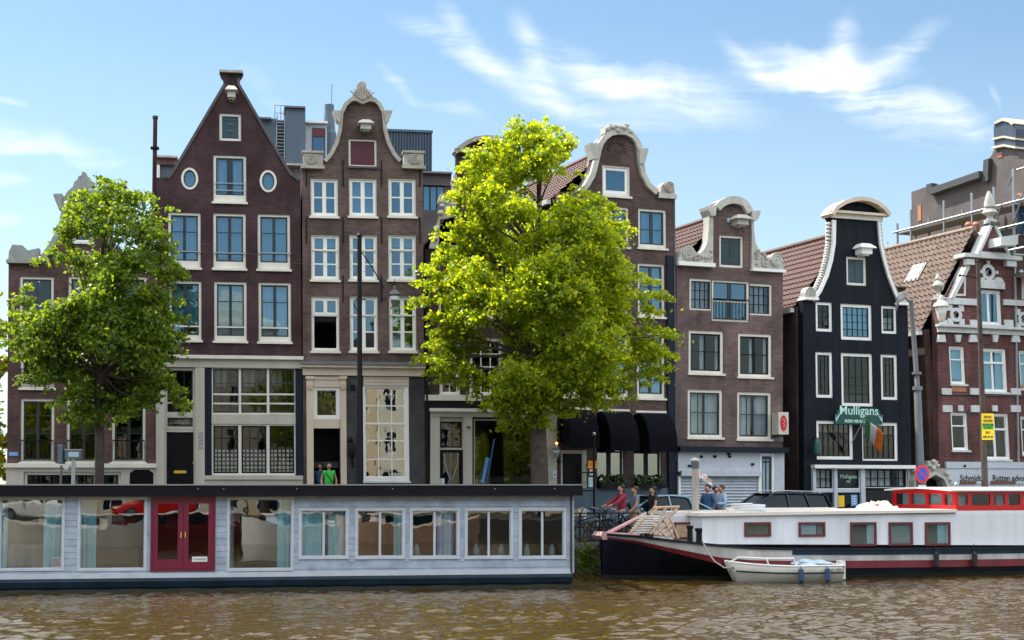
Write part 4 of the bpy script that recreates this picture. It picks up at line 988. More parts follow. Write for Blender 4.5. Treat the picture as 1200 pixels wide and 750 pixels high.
fb = W(1107, 541.5, 1229, 549, -.12, -.003, 'sign_band', 'boat_frame'); f2 = W(1107, 549.3, 1229, 567, -.09, -.003, 'sign_band', 'boat_frame')
hole_px(Hh, 1, 1, 2) if False else None
u, z = Hh.F(1135.5, 560.5); text('Schmidt', 'dark_grey_text', .33, (u+Hh.lean*z, -.095, z), Hh.root, bold=.008, sx=.93)
u, z = Hh.F(1161, 560.5); text('Rutten advocaten', 'dark_grey_text', .33, (u+Hh.lean*z, -.095, z), Hh.root, align='LEFT', bold=.008, sx=.93)
for x0, x1 in ((1123,1142),(1159,1188)): W(x0, 563.5, x1, 567, -.12, -.09, 'door_head', 'wood_brown')
a = Hh.rect(1107, 567.3, 1229, 600); Hh.mb().box(a[0], a[1], -.06, -.003, 0, a[3]).build('plinth', 'boat_frame', Hh.root)
u, z = Hh.F(1128, 546); Hh.mb().sphere((u, -.14, z), .05).build('alarm_lamp', 'iron', Hh.root)
Hh.body(1163, 388, 268, tile='tile_pale', w=.30, amp=.07)
# skylight on the left roof slope
ze = Hh.F(1163, 388)[1]; zr = Hh.F(1163, 268)[1]; uc = (Hh.u0+Hh.u1)/2
def roofp(t, v, off=.06):
    u = (Hh.u0-.15)*(1-t)+uc*t; z = (ze-.12)*(1-t)+zr*t; nrm = Vector((-(zr-ze), 0, uc-Hh.u0)).normalized(); return Vector((u, v, z))+nrm*off
pp = [roofp(.56, 2.4), roofp(.56, 3.3), roofp(.74, 3.3), roofp(.74, 2.4)]
m = Hh.mb(); lo = [roofp(.56, 2.4, -.05), roofp(.56, 3.3, -.05), roofp(.74, 3.3, -.05), roofp(.74, 2.4, -.05)]
m.add([tuple(p) for p in pp+lo], [(0,1,2,3),(7,6,5,4),(0,4,5,1),(1,5,6,2),(2,6,7,3),(3,7,4,0)]); sk = m.build('skylight', 'lead', Hh.root)
pp = [roofp(.58, 2.48, .075), roofp(.58, 3.22, .075), roofp(.72, 3.22, .075), roofp(.72, 2.48, .075)]
Hh.mb().add([tuple(p) for p in pp], [(0,1,2,3)]).build('pane', 'lamp_lens', sk)
import numpy as np
from mathutils import noise as mnoise
rng = np.random.default_rng(11)
# ------------------------------------------------------------------ water, quays, ground
W0 = on_z(0, 695.5, 0); W1 = on_z(668, 687.5, 0); PHB = atan2(W1.y-W0.y, W1.x-W0.x)
QP = on_z(690, 637, ZQ); PBG = R(17.5)
QL = (QP.x-70*cos(PHB), QP.y-70*sin(PHB)); QR = (QP.x+90*cos(PBG), QP.y+90*sin(PBG))
def poly_obj(name, pts, z, mat, kind='structure', z0=None):
    m = MB(); n = len(pts)
    if z0 is None: m.add([(x, y, z) for x, y in pts], [tuple(range(n))])
    else:
        m.add([(x, y, z) for x, y in pts]+[(x, y, z0) for x, y in pts], [tuple(range(n))]+[(i, n+i, n+(i+1) % n, (i+1) % n) for i in range(n)])
    o = m.build(name, mat); o['kind'] = kind; return o
poly_obj('street', [QL, (QP.x, QP.y), QR, (1500, 1500), (-1500, 1500), (-1500, QL[1])], ZQ, 'paving')
# quay wall
m = MB()
def wallseg(m, a, b, th, z0, z1):
    d = Vector((b[0]-a[0], b[1]-a[1], 0)).normalized(); n = Vector((-d.y, d.x, 0))*th
    m.add([(a[0], a[1], z0), (b[0], b[1], z0), (b[0]+n.x, b[1]+n.y, z0), (a[0]+n.x, a[1]+n.y, z0), (a[0], a[1], z1), (b[0], b[1], z1), (b[0]+n.x, b[1]+n.y, z1), (a[0]+n.x, a[1]+n.y, z1)],
          [(0,3,2,1),(4,5,6,7),(0,1,5,4),(1,2,6,5),(2,3,7,6),(3,0,4,7)])
off = .02
wallseg(m, QL, (QP.x, QP.y), .5, -2, ZQ-.18); wallseg(m, (QP.x, QP.y), QR, .5, -2, ZQ-.18)
m.build('quay_wall', 'brick_quay')['kind'] = 'structure'
m = MB(); n1 = Vector((sin(PHB), -cos(PHB), 0))*.06; n2 = Vector((sin(PBG), -cos(PBG), 0))*.06
wallseg(m, (QL[0]+n1.x, QL[1]+n1.y), (QP.x+n1.x, QP.y+n1.y), .5, ZQ-.18, ZQ+.03); wallseg(m, (QP.x+n1.x+.002, QP.y+n2.y), (QR[0]+n2.x, QR[1]+n2.y), .5, ZQ-.178, ZQ+.028)
m.build('quay_kerb', 'stone_dark')['kind'] = 'structure'
# asphalt carriageway strip and pavement in front of the houses
def strip(name, P, phi, L0, L1, d0, d1, z, mat, z0=None):
    e = Vector((cos(phi), sin(phi))); n = Vector((-sin(phi), cos(phi))); P = Vector((P[0], P[1]))
    q = [P+e*L0+n*d0, P+e*L1+n*d0, P+e*L1+n*d1, P+e*L0+n*d1]
    return poly_obj(name, [(p.x, p.y) for p in q], z, mat, z0=z0)
strip('pavement', PA, PH1, -40, sqrt((PE[0]-PA[0])**2+(PE[1]-PA[1])**2), -1.6, .2, ZQ+.10, 'paving', z0=ZQ-.1)
strip('pavement', PE, PH2, .1, 60, -1.5, .2, ZQ+.104, 'paving', z0=ZQ-.1)

def water_mat():
    m, nt, b = new_mat('water'); L = nt.links.new
    b.inputs['Base Color'].default_value = (.048, .030, .008, 1); b.inputs['Roughness'].default_value = .02
    b.inputs['IOR'].default_value = 1.33
    tc = nd(nt, 'ShaderNodeTexCoord')
    mp = nd(nt, 'ShaderNodeMapping'); mp.inputs['Scale'].default_value = (.55, 1.0, 1); mp.inputs['Rotation'].default_value = (0, 0, R(8)); L(tc.outputs['Object'], mp.inputs[0])
    n1 = nd(nt, 'ShaderNodeTexNoise', Scale=7.0, Detail=3.0, Roughness=.55); L(mp.outputs[0], n1.inputs['Vector'])
    n3 = nd(nt, 'ShaderNodeTexNoise', Scale=22.0, Detail=2.0, Roughness=.5); L(mp.outputs[0], n3.inputs['Vector'])
    mp2 = nd(nt, 'ShaderNodeMapping'); mp2.inputs['Scale'].default_value = (1.1, 3.4, 1); L(tc.outputs['Object'], mp2.inputs[0])
    n5 = nd(nt, 'ShaderNodeTexNoise', Scale=1.0, Detail=3.0, Roughness=.6, Distortion=.6); L(mp2.outputs[0], n5.inputs['Vector'])
    bp0 = nd(nt, 'ShaderNodeBump', Strength=1.0, Distance=.018); L(n5.outputs[0], bp0.inputs['Height'])
    a = nd(nt, 'ShaderNodeMath', operation='MULTIPLY_ADD'); L(n3.outputs[0], a.inputs[0]); a.inputs[1].default_value = .16; L(n1.outputs[0], a.inputs[2])
    bp = nd(nt, 'ShaderNodeBump', Strength=1.0, Distance=.006); L(a.outputs[0], bp.inputs['Height']); L(bp0.outputs[0], bp.inputs['Normal']); L(bp.outputs[0], b.inputs['Normal'])
    return m
water_mat()
# wave field as real geometry where the photo sees it, flat sheet beyond
def sheet(name, x0, x1, y0, y1, nx, ny, f, mat):
    xs = np.linspace(x0, x1, nx+1); ys = np.linspace(y0, y1, ny+1); X, Y = np.meshgrid(xs, ys); Z = f(X, Y)
    co = np.stack([X, Y, Z], -1).reshape(-1, 3)
    i = np.arange(ny)[:, None]*(nx+1)+np.arange(nx)[None]; i = i.ravel()
    q = np.stack([i, i+1, i+nx+2, i+nx+1], 1)
    me = bpy.data.meshes.new(name); me.vertices.add(len(co)); me.vertices.foreach_set('co', co.ravel())
    me.loops.add(q.size); me.loops.foreach_set('vertex_index', q.ravel()); me.polygons.add(len(q))
    me.polygons.foreach_set('loop_start', np.arange(0, q.size, 4)); me.polygons.foreach_set('use_smooth', [True]*len(q))
    me.update(); me.validate(); o = bpy.data.objects.new(name, me); C.objects.link(o); me.materials.append(M[mat]); return o
wv = [(rng.uniform(-1, 1)*.95+pi/2, rng.uniform(.36, 1.05), rng.uniform(0, 6.28)) for k in range(30)]
def waves(X, Y):
    Z = np.zeros_like(X)
    for d, l, p in wv:
        k = 2*pi/l; w_ = np.sin(k*(cos(d)*X+sin(d)*Y)+p+.9*np.sin(.9*X*sin(d)+.5*Y+p*2)); Z += .0105*l*(w_ if l > .6 else .55-1.5*np.abs(w_)**1.2*.9)
    fade = np.clip((Y-24)/1.5, 0, 1)*np.clip((58-Y)/3, 0, 1)*np.clip((X+20)/2, 0, 1)*np.clip((24-X)/2, 0, 1)
    patch = .72+.28*np.sin(X*.35+1.3*np.sin(Y*.21))*np.sin(Y*.45+.8*np.sin(X*.17))
    return Z*fade*patch
sheet('water', -20, 24, 24, 58, 520, 760, waves, 'water')['kind'] = 'structure'
m = MB(); 
for x0, x1, y0, y1 in ((-900,900,0,24),(-900,-20,24,58),(24,900,24,58),(-900,900,58,75)): m.add([(x0,y0,0),(x1,y0,0),(x1,y1,0),(x0,y1,0)], [(0,1,2,3)])
m.build('water', 'water')['kind'] = 'structure'
poly_obj('near_bank_ground', [(-900,-600),(900,-600),(900,1.5),(-900,1.5)], ZQ, 'asphalt', z0=-2)

# ------------------------------------------------------------------ leaves
def leaf_mat(name, c1, c2, t):
    m, nt, b = new_mat(name); L = nt.links.new; nt.nodes.remove(b); out = nt.nodes['Material Output']
    oi = nd(nt, 'ShaderNodeNewGeometry'); ri = oi.outputs['Random Per Island']
    mx = nd(nt, 'ShaderNodeMix', data_type='RGBA'); L(ri, mx.inputs[0]); mx.inputs[6].default_value = c4(c1); mx.inputs[7].default_value = c4(c2)
    d = nd(nt, 'ShaderNodeBsdfPrincipled'); d.inputs['Roughness'].default_value = .42; L(mx.outputs[2], d.inputs['Base Color'])
    tr = nd(nt, 'ShaderNodeBsdfTranslucent'); 
    vm = nd(nt, 'ShaderNodeVectorMath', operation='MULTIPLY'); L(mx.outputs[2], vm.inputs[0]); vm.inputs[1].default_value = t; L(vm.outputs[0], tr.inputs['Color'])
    ms = nd(nt, 'ShaderNodeMixShader'); ms.inputs[0].default_value = .5; L(d.outputs[0], ms.inputs[1]); L(tr.outputs[0], ms.inputs[2]); L(ms.outputs[0], out.inputs[0])
leaf_mat('leaf_mid', (.060, .125, .008), (.22, .255, .010), (5.2, 4.4, 1.6))
leaf_mat('leaf_left', (.032, .080, .010), (.105, .155, .012), (4.8, 3.9, 1.6))
leaf_mat('leaf_far', (.13, .17, .010), (.22, .22, .012), (3.6, 3.2, 1.6))
leaf_mat('leaf_dark', (.03, .06, .01), (.06, .09, .012), (3, 3, 1.6))
def inside(poly, P):
    x, y = P[:, 0], P[:, 1]; n = len(poly); r = np.zeros(len(P), bool); j = n-1
    for i in range(n):
        xi, yi = poly[i]; xj, yj = poly[j]
        c = ((yi > y) != (yj > y)) & (x < (xj-xi)*(y-yi)/((yj-yi) or 1e-9)+xi); r ^= c; j = i
    return r
def edge_dist(poly, P):
    d = np.full(len(P), 1e9); n = len(poly)
    for i in range(n):
        a = np.array(poly[i], float); b = np.array(poly[(i+1) % n], float); ab = b-a; t = np.clip(((P-a)@ab)/(ab@ab+1e-9), 0, 1)
        d = np.minimum(d, np.hypot(*(P-(a+t[:, None]*ab)).T))
    return d
def leaves_mesh(name, pos, size, mat, parent, up=.6):
    n = len(pos); nrm = rng.normal(size=(n, 3)); nrm[:, 2] += up; nrm /= np.linalg.norm(nrm, axis=1)[:, None]
    t = np.cross(nrm, rng.normal(size=(n, 3))); t /= np.linalg.norm(t, axis=1)[:, None]; b = np.cross(nrm, t)
    s = size*rng.uniform(.6, 1.25, n)[:, None]
    v = np.stack([pos-t*s*.62, pos+b*s*.42-nrm*s*.1, pos+t*s*.62, pos-b*s*.42-nrm*s*.1], 1).reshape(-1, 3)
    q = np.arange(4*n)
    me = bpy.data.meshes.new(name); me.vertices.add(4*n); me.vertices.foreach_set('co', v.ravel()); me.loops.add(4*n); me.loops.foreach_set('vertex_index', q)
    me.polygons.add(n); me.polygons.foreach_set('loop_start', np.arange(0, 4*n, 4)); me.update(); me.validate()
    o = bpy.data.objects.new(name, me); C.objects.link(o); o.parent = parent; me.materials.append(M[mat]); return o
def make_tree(name, label, poly, Yd, base_px, trunk, nclump, nleaf, size, mat, thick=3.2, cl=.30, group=None, shrink=5, gaps=(), gapl=.08):
    """poly: crown outline in px at distance Yd; trunk: list of (px, py, radius m)"""
    bx = X_at(base_px, Yd); root = thing(name, label, 'tree', (bx, Yd, ZQ), 0, group)
    O = Vector((bx, Yd, ZQ))
    ccx = sum(p[0] for p in poly)/len(poly); ccy = sum(p[1] for p in poly)/len(poly); rg = []
    for q in range(len(poly)):
        a, b_ = poly[q], poly[(q+1) % len(poly)]; mx_, my_ = (a[0]+b_[0])/2, (a[1]+b_[1])/2; l_ = sqrt((mx_-ccx)**2+(my_-ccy)**2)
        k_ = rng.uniform(5, 15)*min(1, sqrt((a[0]-b_[0])**2+(a[1]-b_[1])**2)/18); rg += [a, (mx_-(mx_-ccx)/l_*k_, my_-(my_-ccy)/l_*k_)]
    tips = poly; poly = rg
    xs = [p[0] for p in poly]; ys = [p[1] for p in poly]
    P = np.stack([rng.uniform(min(xs), max(xs), nclump*6), rng.uniform(min(ys), max(ys), nclump*6)], 1)
    d = edge_dist(poly, P); ok = inside(poly, P) & (d > shrink)
    for gx, gy, gr in gaps: ok &= np.hypot(P[:, 0]-gx, P[:, 1]-gy) > gr
    P = P[ok]; d = d[ok]
    P = P[:nclump]; d = d[:nclump]; dm = d.max()
    th = thick*np.sqrt(np.clip(1-(1-d/dm)**2, .03, 1)); sgn = rng.uniform(-1, 1, len(P)); off = np.sign(sgn)*np.abs(sgn)**.55*th
    cs = []
    for (px, py), o_ in zip(P, off):
        Y = Yd+o_; p = at(px, py, Y); cs.append((p.x, p.y, p.z))
    poly = tips
    for q in range(len(poly)):                     # leafy sprays reaching out at the tips of the outline
        a, b_, c_ = (Vector(poly[q-1]), Vector(poly[q]), Vector(poly[(q+1) % len(poly)])); mid = (a+c_)/2
        for t in (.0, .25, .5, .75, 1.0, 1.3):
            for _ in range(2):
                pt = b_.lerp(mid, t)+Vector((rng.normal()*1.2, rng.normal()*1.2)); p = at(pt.x, pt.y, Yd+rng.normal()*.5); cs.append((p.x, p.y, p.z)); d = np.append(d, 5+t*6)
    cs = np.array(cs)
    # pockets of air between the boughs
    keep = np.array([mnoise.noise(Vector(c)*.62)+.45*mnoise.noise(Vector(c)*1.7) for c in cs]) > np.where(d < 9, -.10, gapl)
    cs = cs[keep]; dd = d[keep]; clr = np.clip(dd*.013, .10, cl)
    wgt = (clr/cl)**1.5; per = np.maximum(12, (nleaf*wgt/wgt.sum())).astype(int)
    rep = np.repeat(np.arange(len(cs)), per); g = rng.normal(size=(len(rep), 3)); ax = rng.normal(size=(len(cs), 3)); ax[:, 2] *= .4; ax /= np.linalg.norm(ax, axis=1)[:, None]
    g = g*.62+ax[rep]*rng.normal(size=(len(rep), 1))*1.15
    g[:, 2] = g[:, 2]*.6-.35*np.abs(g[:, 0])
    pos = cs[rep]+g*clr[rep][:, None]
    pos -= np.array(O); 
    leaves_mesh('crown', pos, size, mat, root)
    m = MB(); tp = [Vector(at(x, y, Yd))-O for x, y, r in trunk]; tr = [r for *_, r in trunk]
    tp[0].z = -.05; m.tube(tp, tr, 12)
    m.build('trunk', 'bark', root, True)
    m = MB(); sel = rng.choice(len(cs), min(75, len(cs)), replace=False); start = len(tp)//2
    for i in sel:
        c = Vector(cs[i])-O; k = min(range(len(tp)), key=lambda j: abs(tp[j].z-(c.z-1.6-.35*abs(c.x-tp[j].x)))) ; k = max(start, k)
        a = tp[k]; mid = a.lerp(c, .5)+Vector((rng.uniform(-.25, .25), rng.uniform(-.25, .25), rng.uniform(.0, .5)*(-1 if c.z < a.z else .2)))
        r0 = min(tr[k]*.45, .08); m.tube([a, a.lerp(mid, .5)+Vector((0, 0, .05)), mid, c], [r0, r0*.75, r0*.5, .012], 5)
    m.build('branches', 'bark', root, True)
    return root
poly_mid = [(500,437),(513,421),(500,402),(514,388),(496,372),(519,352),(491,331),(512,322),(515,300),(521,288),(533,278),(519,262),(531,248),(545,232),(538,212),(547,196),(551,176),(558,204),(568,196),(571,162),(580,186),(590,176),(598,155),(606,182),(611,150),(625,147),(640,141),(652,150),(656,160),(670,165),(674,173),(661,182),(666,196),(680,201),(671,216),(690,227),(702,234),(716,243),(737,238),(747,272),(736,290),(757,313),(768,327),(755,345),(777,364),(770,385),(790,417),(770,431),(780,445),(757,455),(734,445),(722,470),(702,461),(684,474),(668,462),(655,482),(640,470),(622,500),(606,478),(588,502),(577,470),(560,447),(541,452),(525,441)]
make_tree('canal_tree', 'large bright green leafy tree in the middle, hiding the neck gabled house', poly_mid, 47.6, 634,
    [(634,640,.36),(633,590,.29),(632,540,.27),(630,500,.25),(626,470,.22),(628,420,.20),(632,360,.16),(628,300,.12),(632,240,.08),(630,190,.04)], 3800, 125000, .115, 'leaf_mid', 2.6, cl=.22, shrink=3, gapl=.07,
    gaps=((668,215,9),(655,190,6)), group='trees along the canal')
poly_left = [(21,416),(10,401),(24,388),(18,366),(34,350),(30,336),(52,322),(44,304),(62,292),(78,284),(70,268),(77,256),(90,262),(86,240),(98,226),(110,214),(120,219),(128,212),(138,224),(150,224),(158,236),(166,232),(167,216),(178,210),(186,218),(186,232),(198,243),(190,256),(194,272),(184,288),(192,304),(194,316),(216,322),(208,340),(212,352),(203,372),(212,394),(204,410),(193,420),(206,440),(212,455),(221,476),(214,484),(204,462),(190,446),(184,468),(166,462),(158,486),(140,474),(125,482),(114,470),(104,494),(92,486),(76,492),(74,470),(60,452),(50,462),(42,440),(26,446)]
make_tree('canal_tree', 'slimmer dark green tree at the left standing behind the houseboat', poly_left, 44.6, 116,
    [(116,640,.20),(116,560,.145),(117,520,.14),(115,480,.13),(118,440,.12),(122,380,.10),(120,320,.08),(122,260,.05),(120,230,.03)], 2000, 46000, .118, 'leaf_left', 2.0, cl=.23, shrink=3, gapl=.16,
    group='trees along the canal', gaps=((132,283,8),(146,268,7),(100,300,5)))
make_tree('canal_tree', 'sunlit yellow green tree showing as a thin strip at the left picture edge', [(-90,330),(-40,300),(-5,345),(7,385),(12,420),(9,470),(13,520),(8,560),(-20,585),(-80,570),(-110,450)], 58, -40,
    [(-40,640,.3),(-40,560,.25),(-42,500,.2),(-40,420,.15),(-40,360,.08)], 380, 18000, .20, 'leaf_far', 3, cl=.35, group='trees along the canal')
# shrub on a roof terrace far right
rp = at(1052, 322, 66)
rs = thing('potted_shrub', 'small yellow green shrub on the roof terrace right of the black gable', 'plant', rp)
lp = rng.normal(size=(420, 3))*np.array([.35, .3, .28])+np.array([0, 0, .55]); leaves_mesh('foliage', lp, .16, 'leaf_far', rs)
MB().lathe([(.18,-.2),(.25,.15),(.27,.2)], n=10).build('pot', 'terracotta', rs)
# weeds on the quay wall
wp = on_z(689, 655, .55); wd = thing('wall_weeds', 'tuft of green weeds growing out of the quay wall beside the barge', 'plant', (wp.x, wp.y, .1))
lp = rng.normal(size=(260, 3))*np.array([.22, .10, .28])+np.array([0, -.1, .35]); leaves_mesh('foliage', lp, .13, 'leaf_left', wd)
MB().tube([(0,.1,-.2),(0,-.05,.2),(.05,-.1,.6)], .015, 5).build('stem', 'bark', wd)

# ------------------------------------------------------------------ buildings behind the row
class Block(Frame):
    def __init__(s, name, label, px, back, P, phi, group='taller buildings behind the row'):
        Q = along(P, phi, px); n = Vector((-sin(phi), cos(phi))); k = Vector(Q)+n*back
        Frame.__init__(s, k, phi); s.root = thing(name, label, 'building', s.O, phi, group); s.u0 = 0
    def box(s, x0, y0, x1, y1, v0, v1, name, mat, par=None, base=False):
        a = s.F(x0, y0, v0); b = s.F(x1, y1, v0); a2 = s.F((x0+x1)/2, y0, v0)[1]; b2 = s.F((x0+x1)/2, y1, v0)[1]
        return MB().box(a[0], b[0], v0, v1, 0 if base else b2, a2).build(name, mat, par or s.root)
K1 = Block('rooftop_building', 'blue grey metal roof storey with a ladder, right of the pointed gable', 350, 11.5, PC, PH1)
K1.box(303, 193, 392, 200, .0, 5, 'main_block', 'concrete_grey', base=True)
K1.box(303, 138.5, 325, 192.8, .3, 4, 'plant_room', 'metal_blue'); K1.box(325.3, 141, 334.7, 192.8, .5, 4, 'link_wall', 'metal_navy')
K1.box(335, 125, 357.5, 192.8, -.3, 4, 'ventilation_block', 'metal_blue'); K1.box(333, 124, 358, 126, -.45, 4.1, 'roof_edge', 'lead'); K1.box(301, 137, 318, 139, -.0, 4.1, 'roof_edge', 'lead')
K1.box(303, 191, 354, 193, -.5, 0, 'parapet', 'stone_pale')
K1.box(358, 143, 383, 192.8, .2, 4, 'dormer', 'boat_frame'); K1.box(359, 141.5, 384, 144, 0, 4.1, 'dormer_roof', 'white')
d_ = K1.box(366, 150, 381, 188, .15, .19, 'dormer_window', 'sash_navy'); K1.box(366.5, 150.5, 380, 160, .12, .149, 'red_blind', 'window_red', d_); K1.box(367, 161, 380, 187, .12, .149, 'pane', 'glass_sky', d_)
a = K1.F(324.5, 142, 0); b = K1.F(333.5, 198, 0); m = MB()
for x in (a[0], b[0]): m.tube([(x, .25, b[1]), (x, .25, a[1]+.3)], .03, 6)
for k in range(15): z = b[1]+(a[1]-b[1])*k/14; m.tube([(a[0], .25, z), (b[0], .25, z)], .018, 5)
u0, z0 = K1.F(322, 121, 0); u1, z1 = K1.F(336, 140, 0)
for x in (u0, (u0+u1)/2, u1): m.tube([(x, .3, z1), (x, .3, z0)], .02, 5)
m.tube([(u0, .3, z0), (u1, .3, z0)], .02, 5); m.tube([(u0, .3, (z0+z1)/2), (u1, .3, (z0+z1)/2)], .02, 5)
m.build('ladder', 'steel', K1.root)
m = MB(); u, z = K1.F(387, 116, 0); zb = K1.F(387, 195, 0)[1]; m.lathe([(.30, zb), (.30, z-1.2), (.26, z-1.1), (.20, z-.3), (.20, z)], (u, 1, 0), 14); m.tube([(u+.1, 1, z), (u+.1, 1, z+.9)], .015, 5)
m.build('flue_pipe', 'metal_blue', K1.root)
K2 = Block('rooftop_building', 'dark navy box shaped roof storey with ribbed metal walls right of the red hatch gable', 480, 11.5, PC, PH1)
K2.box(452, 152.5, 505.5, 200.5, .3, 6, 'upper_box', 'metal_navy')
a = K2.F(452, 152.5, .3); b = K2.F(505.5, 200.5, .3); m = MB(); n = 16
for k in range(n+1): x = a[0]+(b[0]-a[0])*k/n; m.box(x-.02, x+.02, .25, .299, b[1], a[1]-.05)
m.box(a[0]-.02, b[0]+.05, .2, .298, a[1]-.06, a[1]+.04); m.build('cladding_seams', 'metal_blue', K2.root)
K2.box(488, 203, 529, 217, .0, 6, 'lower_storey', 'concrete_brown'); K2.box(487, 200.7, 530, 202.8, -.2, 6, 'roof_edge', 'lead')
K2.box(488, 217.3, 520, 246, .3, 6, 'window_band', 'blind_sky_blue'); K2.box(488, 217.3, 520, 246, .2, .21, 'pane', 'glass_sky'); K2.box(520.2, 217.3, 529, 246, .1, 6, 'wall', 'concrete_brown')
m = MB()
for x in (496, 504, 512): u, z = K2.F(x, 230, .1); m.box(u-.03, u+.03, .12, .19, K2.F(x, 246, .1)[1], K2.F(x, 217.5, .1)[1])
m.build('window_bars', 'sash_navy', K2.root); K2.box(490, 246.2, 529, 300, .1, 6, 'base_storey', 'concrete_brown', base=True)
K3 = Block('rooftop_room', 'small roof room with a pinkish brick band left of the pointed gable', 190, 7, PB, PH1)
K3.box(184, 184.5, 207, 193, 0, 3, 'brick_band', 'brick_f'); K3.box(183, 182, 208, 184.3, -.15, 3.1, 'roof_edge', 'stone_pale'); K3.box(184, 193.2, 207, 230, .15, 3, 'wall', 'metal_blue', base=True); K3.box(184, 193.2, 187, 210, .0, .14, 'window_post', 'white')
u, z = K3.F(182, 136, -5); zb = K3.F(182, 215, -5)[1]
cp = thing('flue_pipe', 'tall thin dark flue pipe rising at the left corner of the pointed gable house', 'pipe', K3.O+K3.e*u+K3.n*(-5)+Vector((0,0,zb)), PH1)
MB().lathe([(.075, -1.5), (.075, z-zb-.1), (.095, z-zb-.1), (.095, z-zb)], n=12).build('pipe', 'brick_b', cp, True); MB().box(-.14, .14, -.14, .14, 1.2, 1.26).build('clamp', 'iron', cp)

# big building behind the right end with chimney, flank wall facing left
fb = Frame((20.9*1.0, 60.0), PH2+pi/2); 
BR = thing('brick_building', 'tall grey brown building with sloping flank and bulky chimney behind scaffolding at the far right', 'building', fb.O, PH2+pi/2, 'taller buildings behind the row')
def fp(l): return [fb.F(x, y) for x, y in l]
out = fp([(1068,225),(1086,218.5),(1093,215.5),(1096,221.5),(1155,201),(1157,188),(1162,182),(1168,170),(1192,172),(1194,186),(1225,200)])
pts = [(out[0][0], 0)]+out+[(out[-1][0], 0)]
MB().prism(pts, -9, 0).build('flank_wall', 'concrete_brown', BR)
MB().band(fp([(1096,221.5),(1155,201)])[::-1], .28, .002, .35).build('roof_verge', 'roof_felt', BR)
a = fb.F(1180, 172); 
ck = MB(); pr = [(1168,171),(1167,150),(1169,146),(1172,143),(1180,140),(1188,141),(1191,145),(1193,151),(1193,172)]
ck.prism(fp(pr), -2.2, .12).build('chimney', 'metal_navy', BR)
for y, t in ((161.5,2.2),(171.5,2.4)):
    q = fp([(1166.5, y+1),(1180, y-2),(1194, y+.5),(1194, y+.5+t),(1180, y-2+t),(1166.5, y+1+t)]); MB().prism(q, -2.3, .2).build('chimney_band', 'cream_warm', BR)
q = fp([(1168,147),(1172,142),(1180,138.6),(1188,140),(1192,145),(1190,147),(1186,143.5),(1179,142),(1172,145)]); MB().prism(q, -2.3, .2).build('chimney_cap', 'cream_warm', BR)
q = fp([(1170,185),(1175,184),(1175,178),(1170,179)]); MB().prism(q, .0, .03).build('iron_plate', 'terracotta', BR)
q = fp([(1155.5,214),(1162,212),(1163,186),(1157,188)]); MB().prism(q, .0, .2).build('downpipe', 'roof_felt', BR)
q = fp([(1092,226),(1098,224),(1098,215),(1092,217)]); MB().prism(q, .0, .3).build('rainwater_head', 'roof_felt', BR)
u, z = fb.F(1078, 250); MB().box(u-.12, u+.12, .0, .03, z-.35, z+.35).build('rust_plate', 'terracotta', BR)
# scaffold
SC = thing('scaffold', 'steel pipe scaffold with plank decks against the tall building above the right hand houses', 'scaffold', fb.O, PH2+pi/2)
def fv(x, y, v=1.3): return fb.F(x, y, v)
zd = fv(1107, 257)[1]; ua, ub = fv(1052, 270)[0], fv(1222, 250)[0]
m = MB(); ups = [fv(x, 300)[0] for x in (1052, 1068, 1107, 1140, 1166, 1189, 1212)]
for i, u in enumerate(ups):
    zt = zd+(1.3 if i > 4 else .8 if 0 < i else .35)
    m.tube([(u, 1.3, 0), (u, 1.3, zt)], .055, 7); m.tube([(u, .35, 0), (u, .35, zt-.3)], .055, 7)
    for z in (zd-.1, zd-2.1): m.tube([(u, .3, z), (u, 1.35, z)], .045, 6)
m.build('uprights', 'steel', SC)
m = MB()
for z in (zd-.02, zd-.95, zd-1.9, zd-2.9): m.tube([(ua+.3, 1.35, z), (ub, 1.35, z)], .045, 6)
m.tube([(ups[4], 1.36, zd-.9), (ups[5], 1.36, zd+1.0)], .04, 6); m.tube([(ups[5], 1.36, zd-.9), (ups[6], 1.36, zd+1.0)], .04, 6); m.tube([(ups[5]-.3, 1.36, zd+1.2), (ub, 1.36, zd+1.2)], .04, 6)
m.build('rails', 'steel', SC)
MB().box(min(ua,ub), max(ua,ub), .3, 1.3, zd-.14, zd-.09).box(min(ua,ub), max(ua,ub), .3, 1.3, zd-3.0, zd-2.94).build('deck', 'wood_grey', SC)
# terracotta chimney pots
pp = at(1140, 262, 60.5); cpn = thing('chimney_stack', 'cluster of round orange chimney pots left of the white gable finial', 'chimney', (pp.x, pp.y, pp.z-1.0))
MB().box(-.45,.45,-.3,.3,-.6,.55).build('stack', 'brick_h', cpn)
for x in (-.17, .12):
    MB().lathe([(.09,.55),(.08,.8),(.12,.86),(.15,.95),(.11,1.03),(.05,1.07)], (x,0,0), 12).build('pot', 'terracotta', cpn, True)
# grey felt roof between the pub and the red house
fr = Block('roof_extension', 'low grey flat roof piece tucked between the black gable and the pale tiled roof', 1068, 3.2, PH, PH2)
fr.box(1046, 338, 1080, 352, 0, 3, 'roof_box', 'concrete_grey'); fr.box(1044, 336, 1082, 338, -.2, 3.1, 'roof_edge', 'roof_felt'); fr.box(1046, 352.2, 1082, 400, .2, 3, 'wall', 'brick_d', base=True)

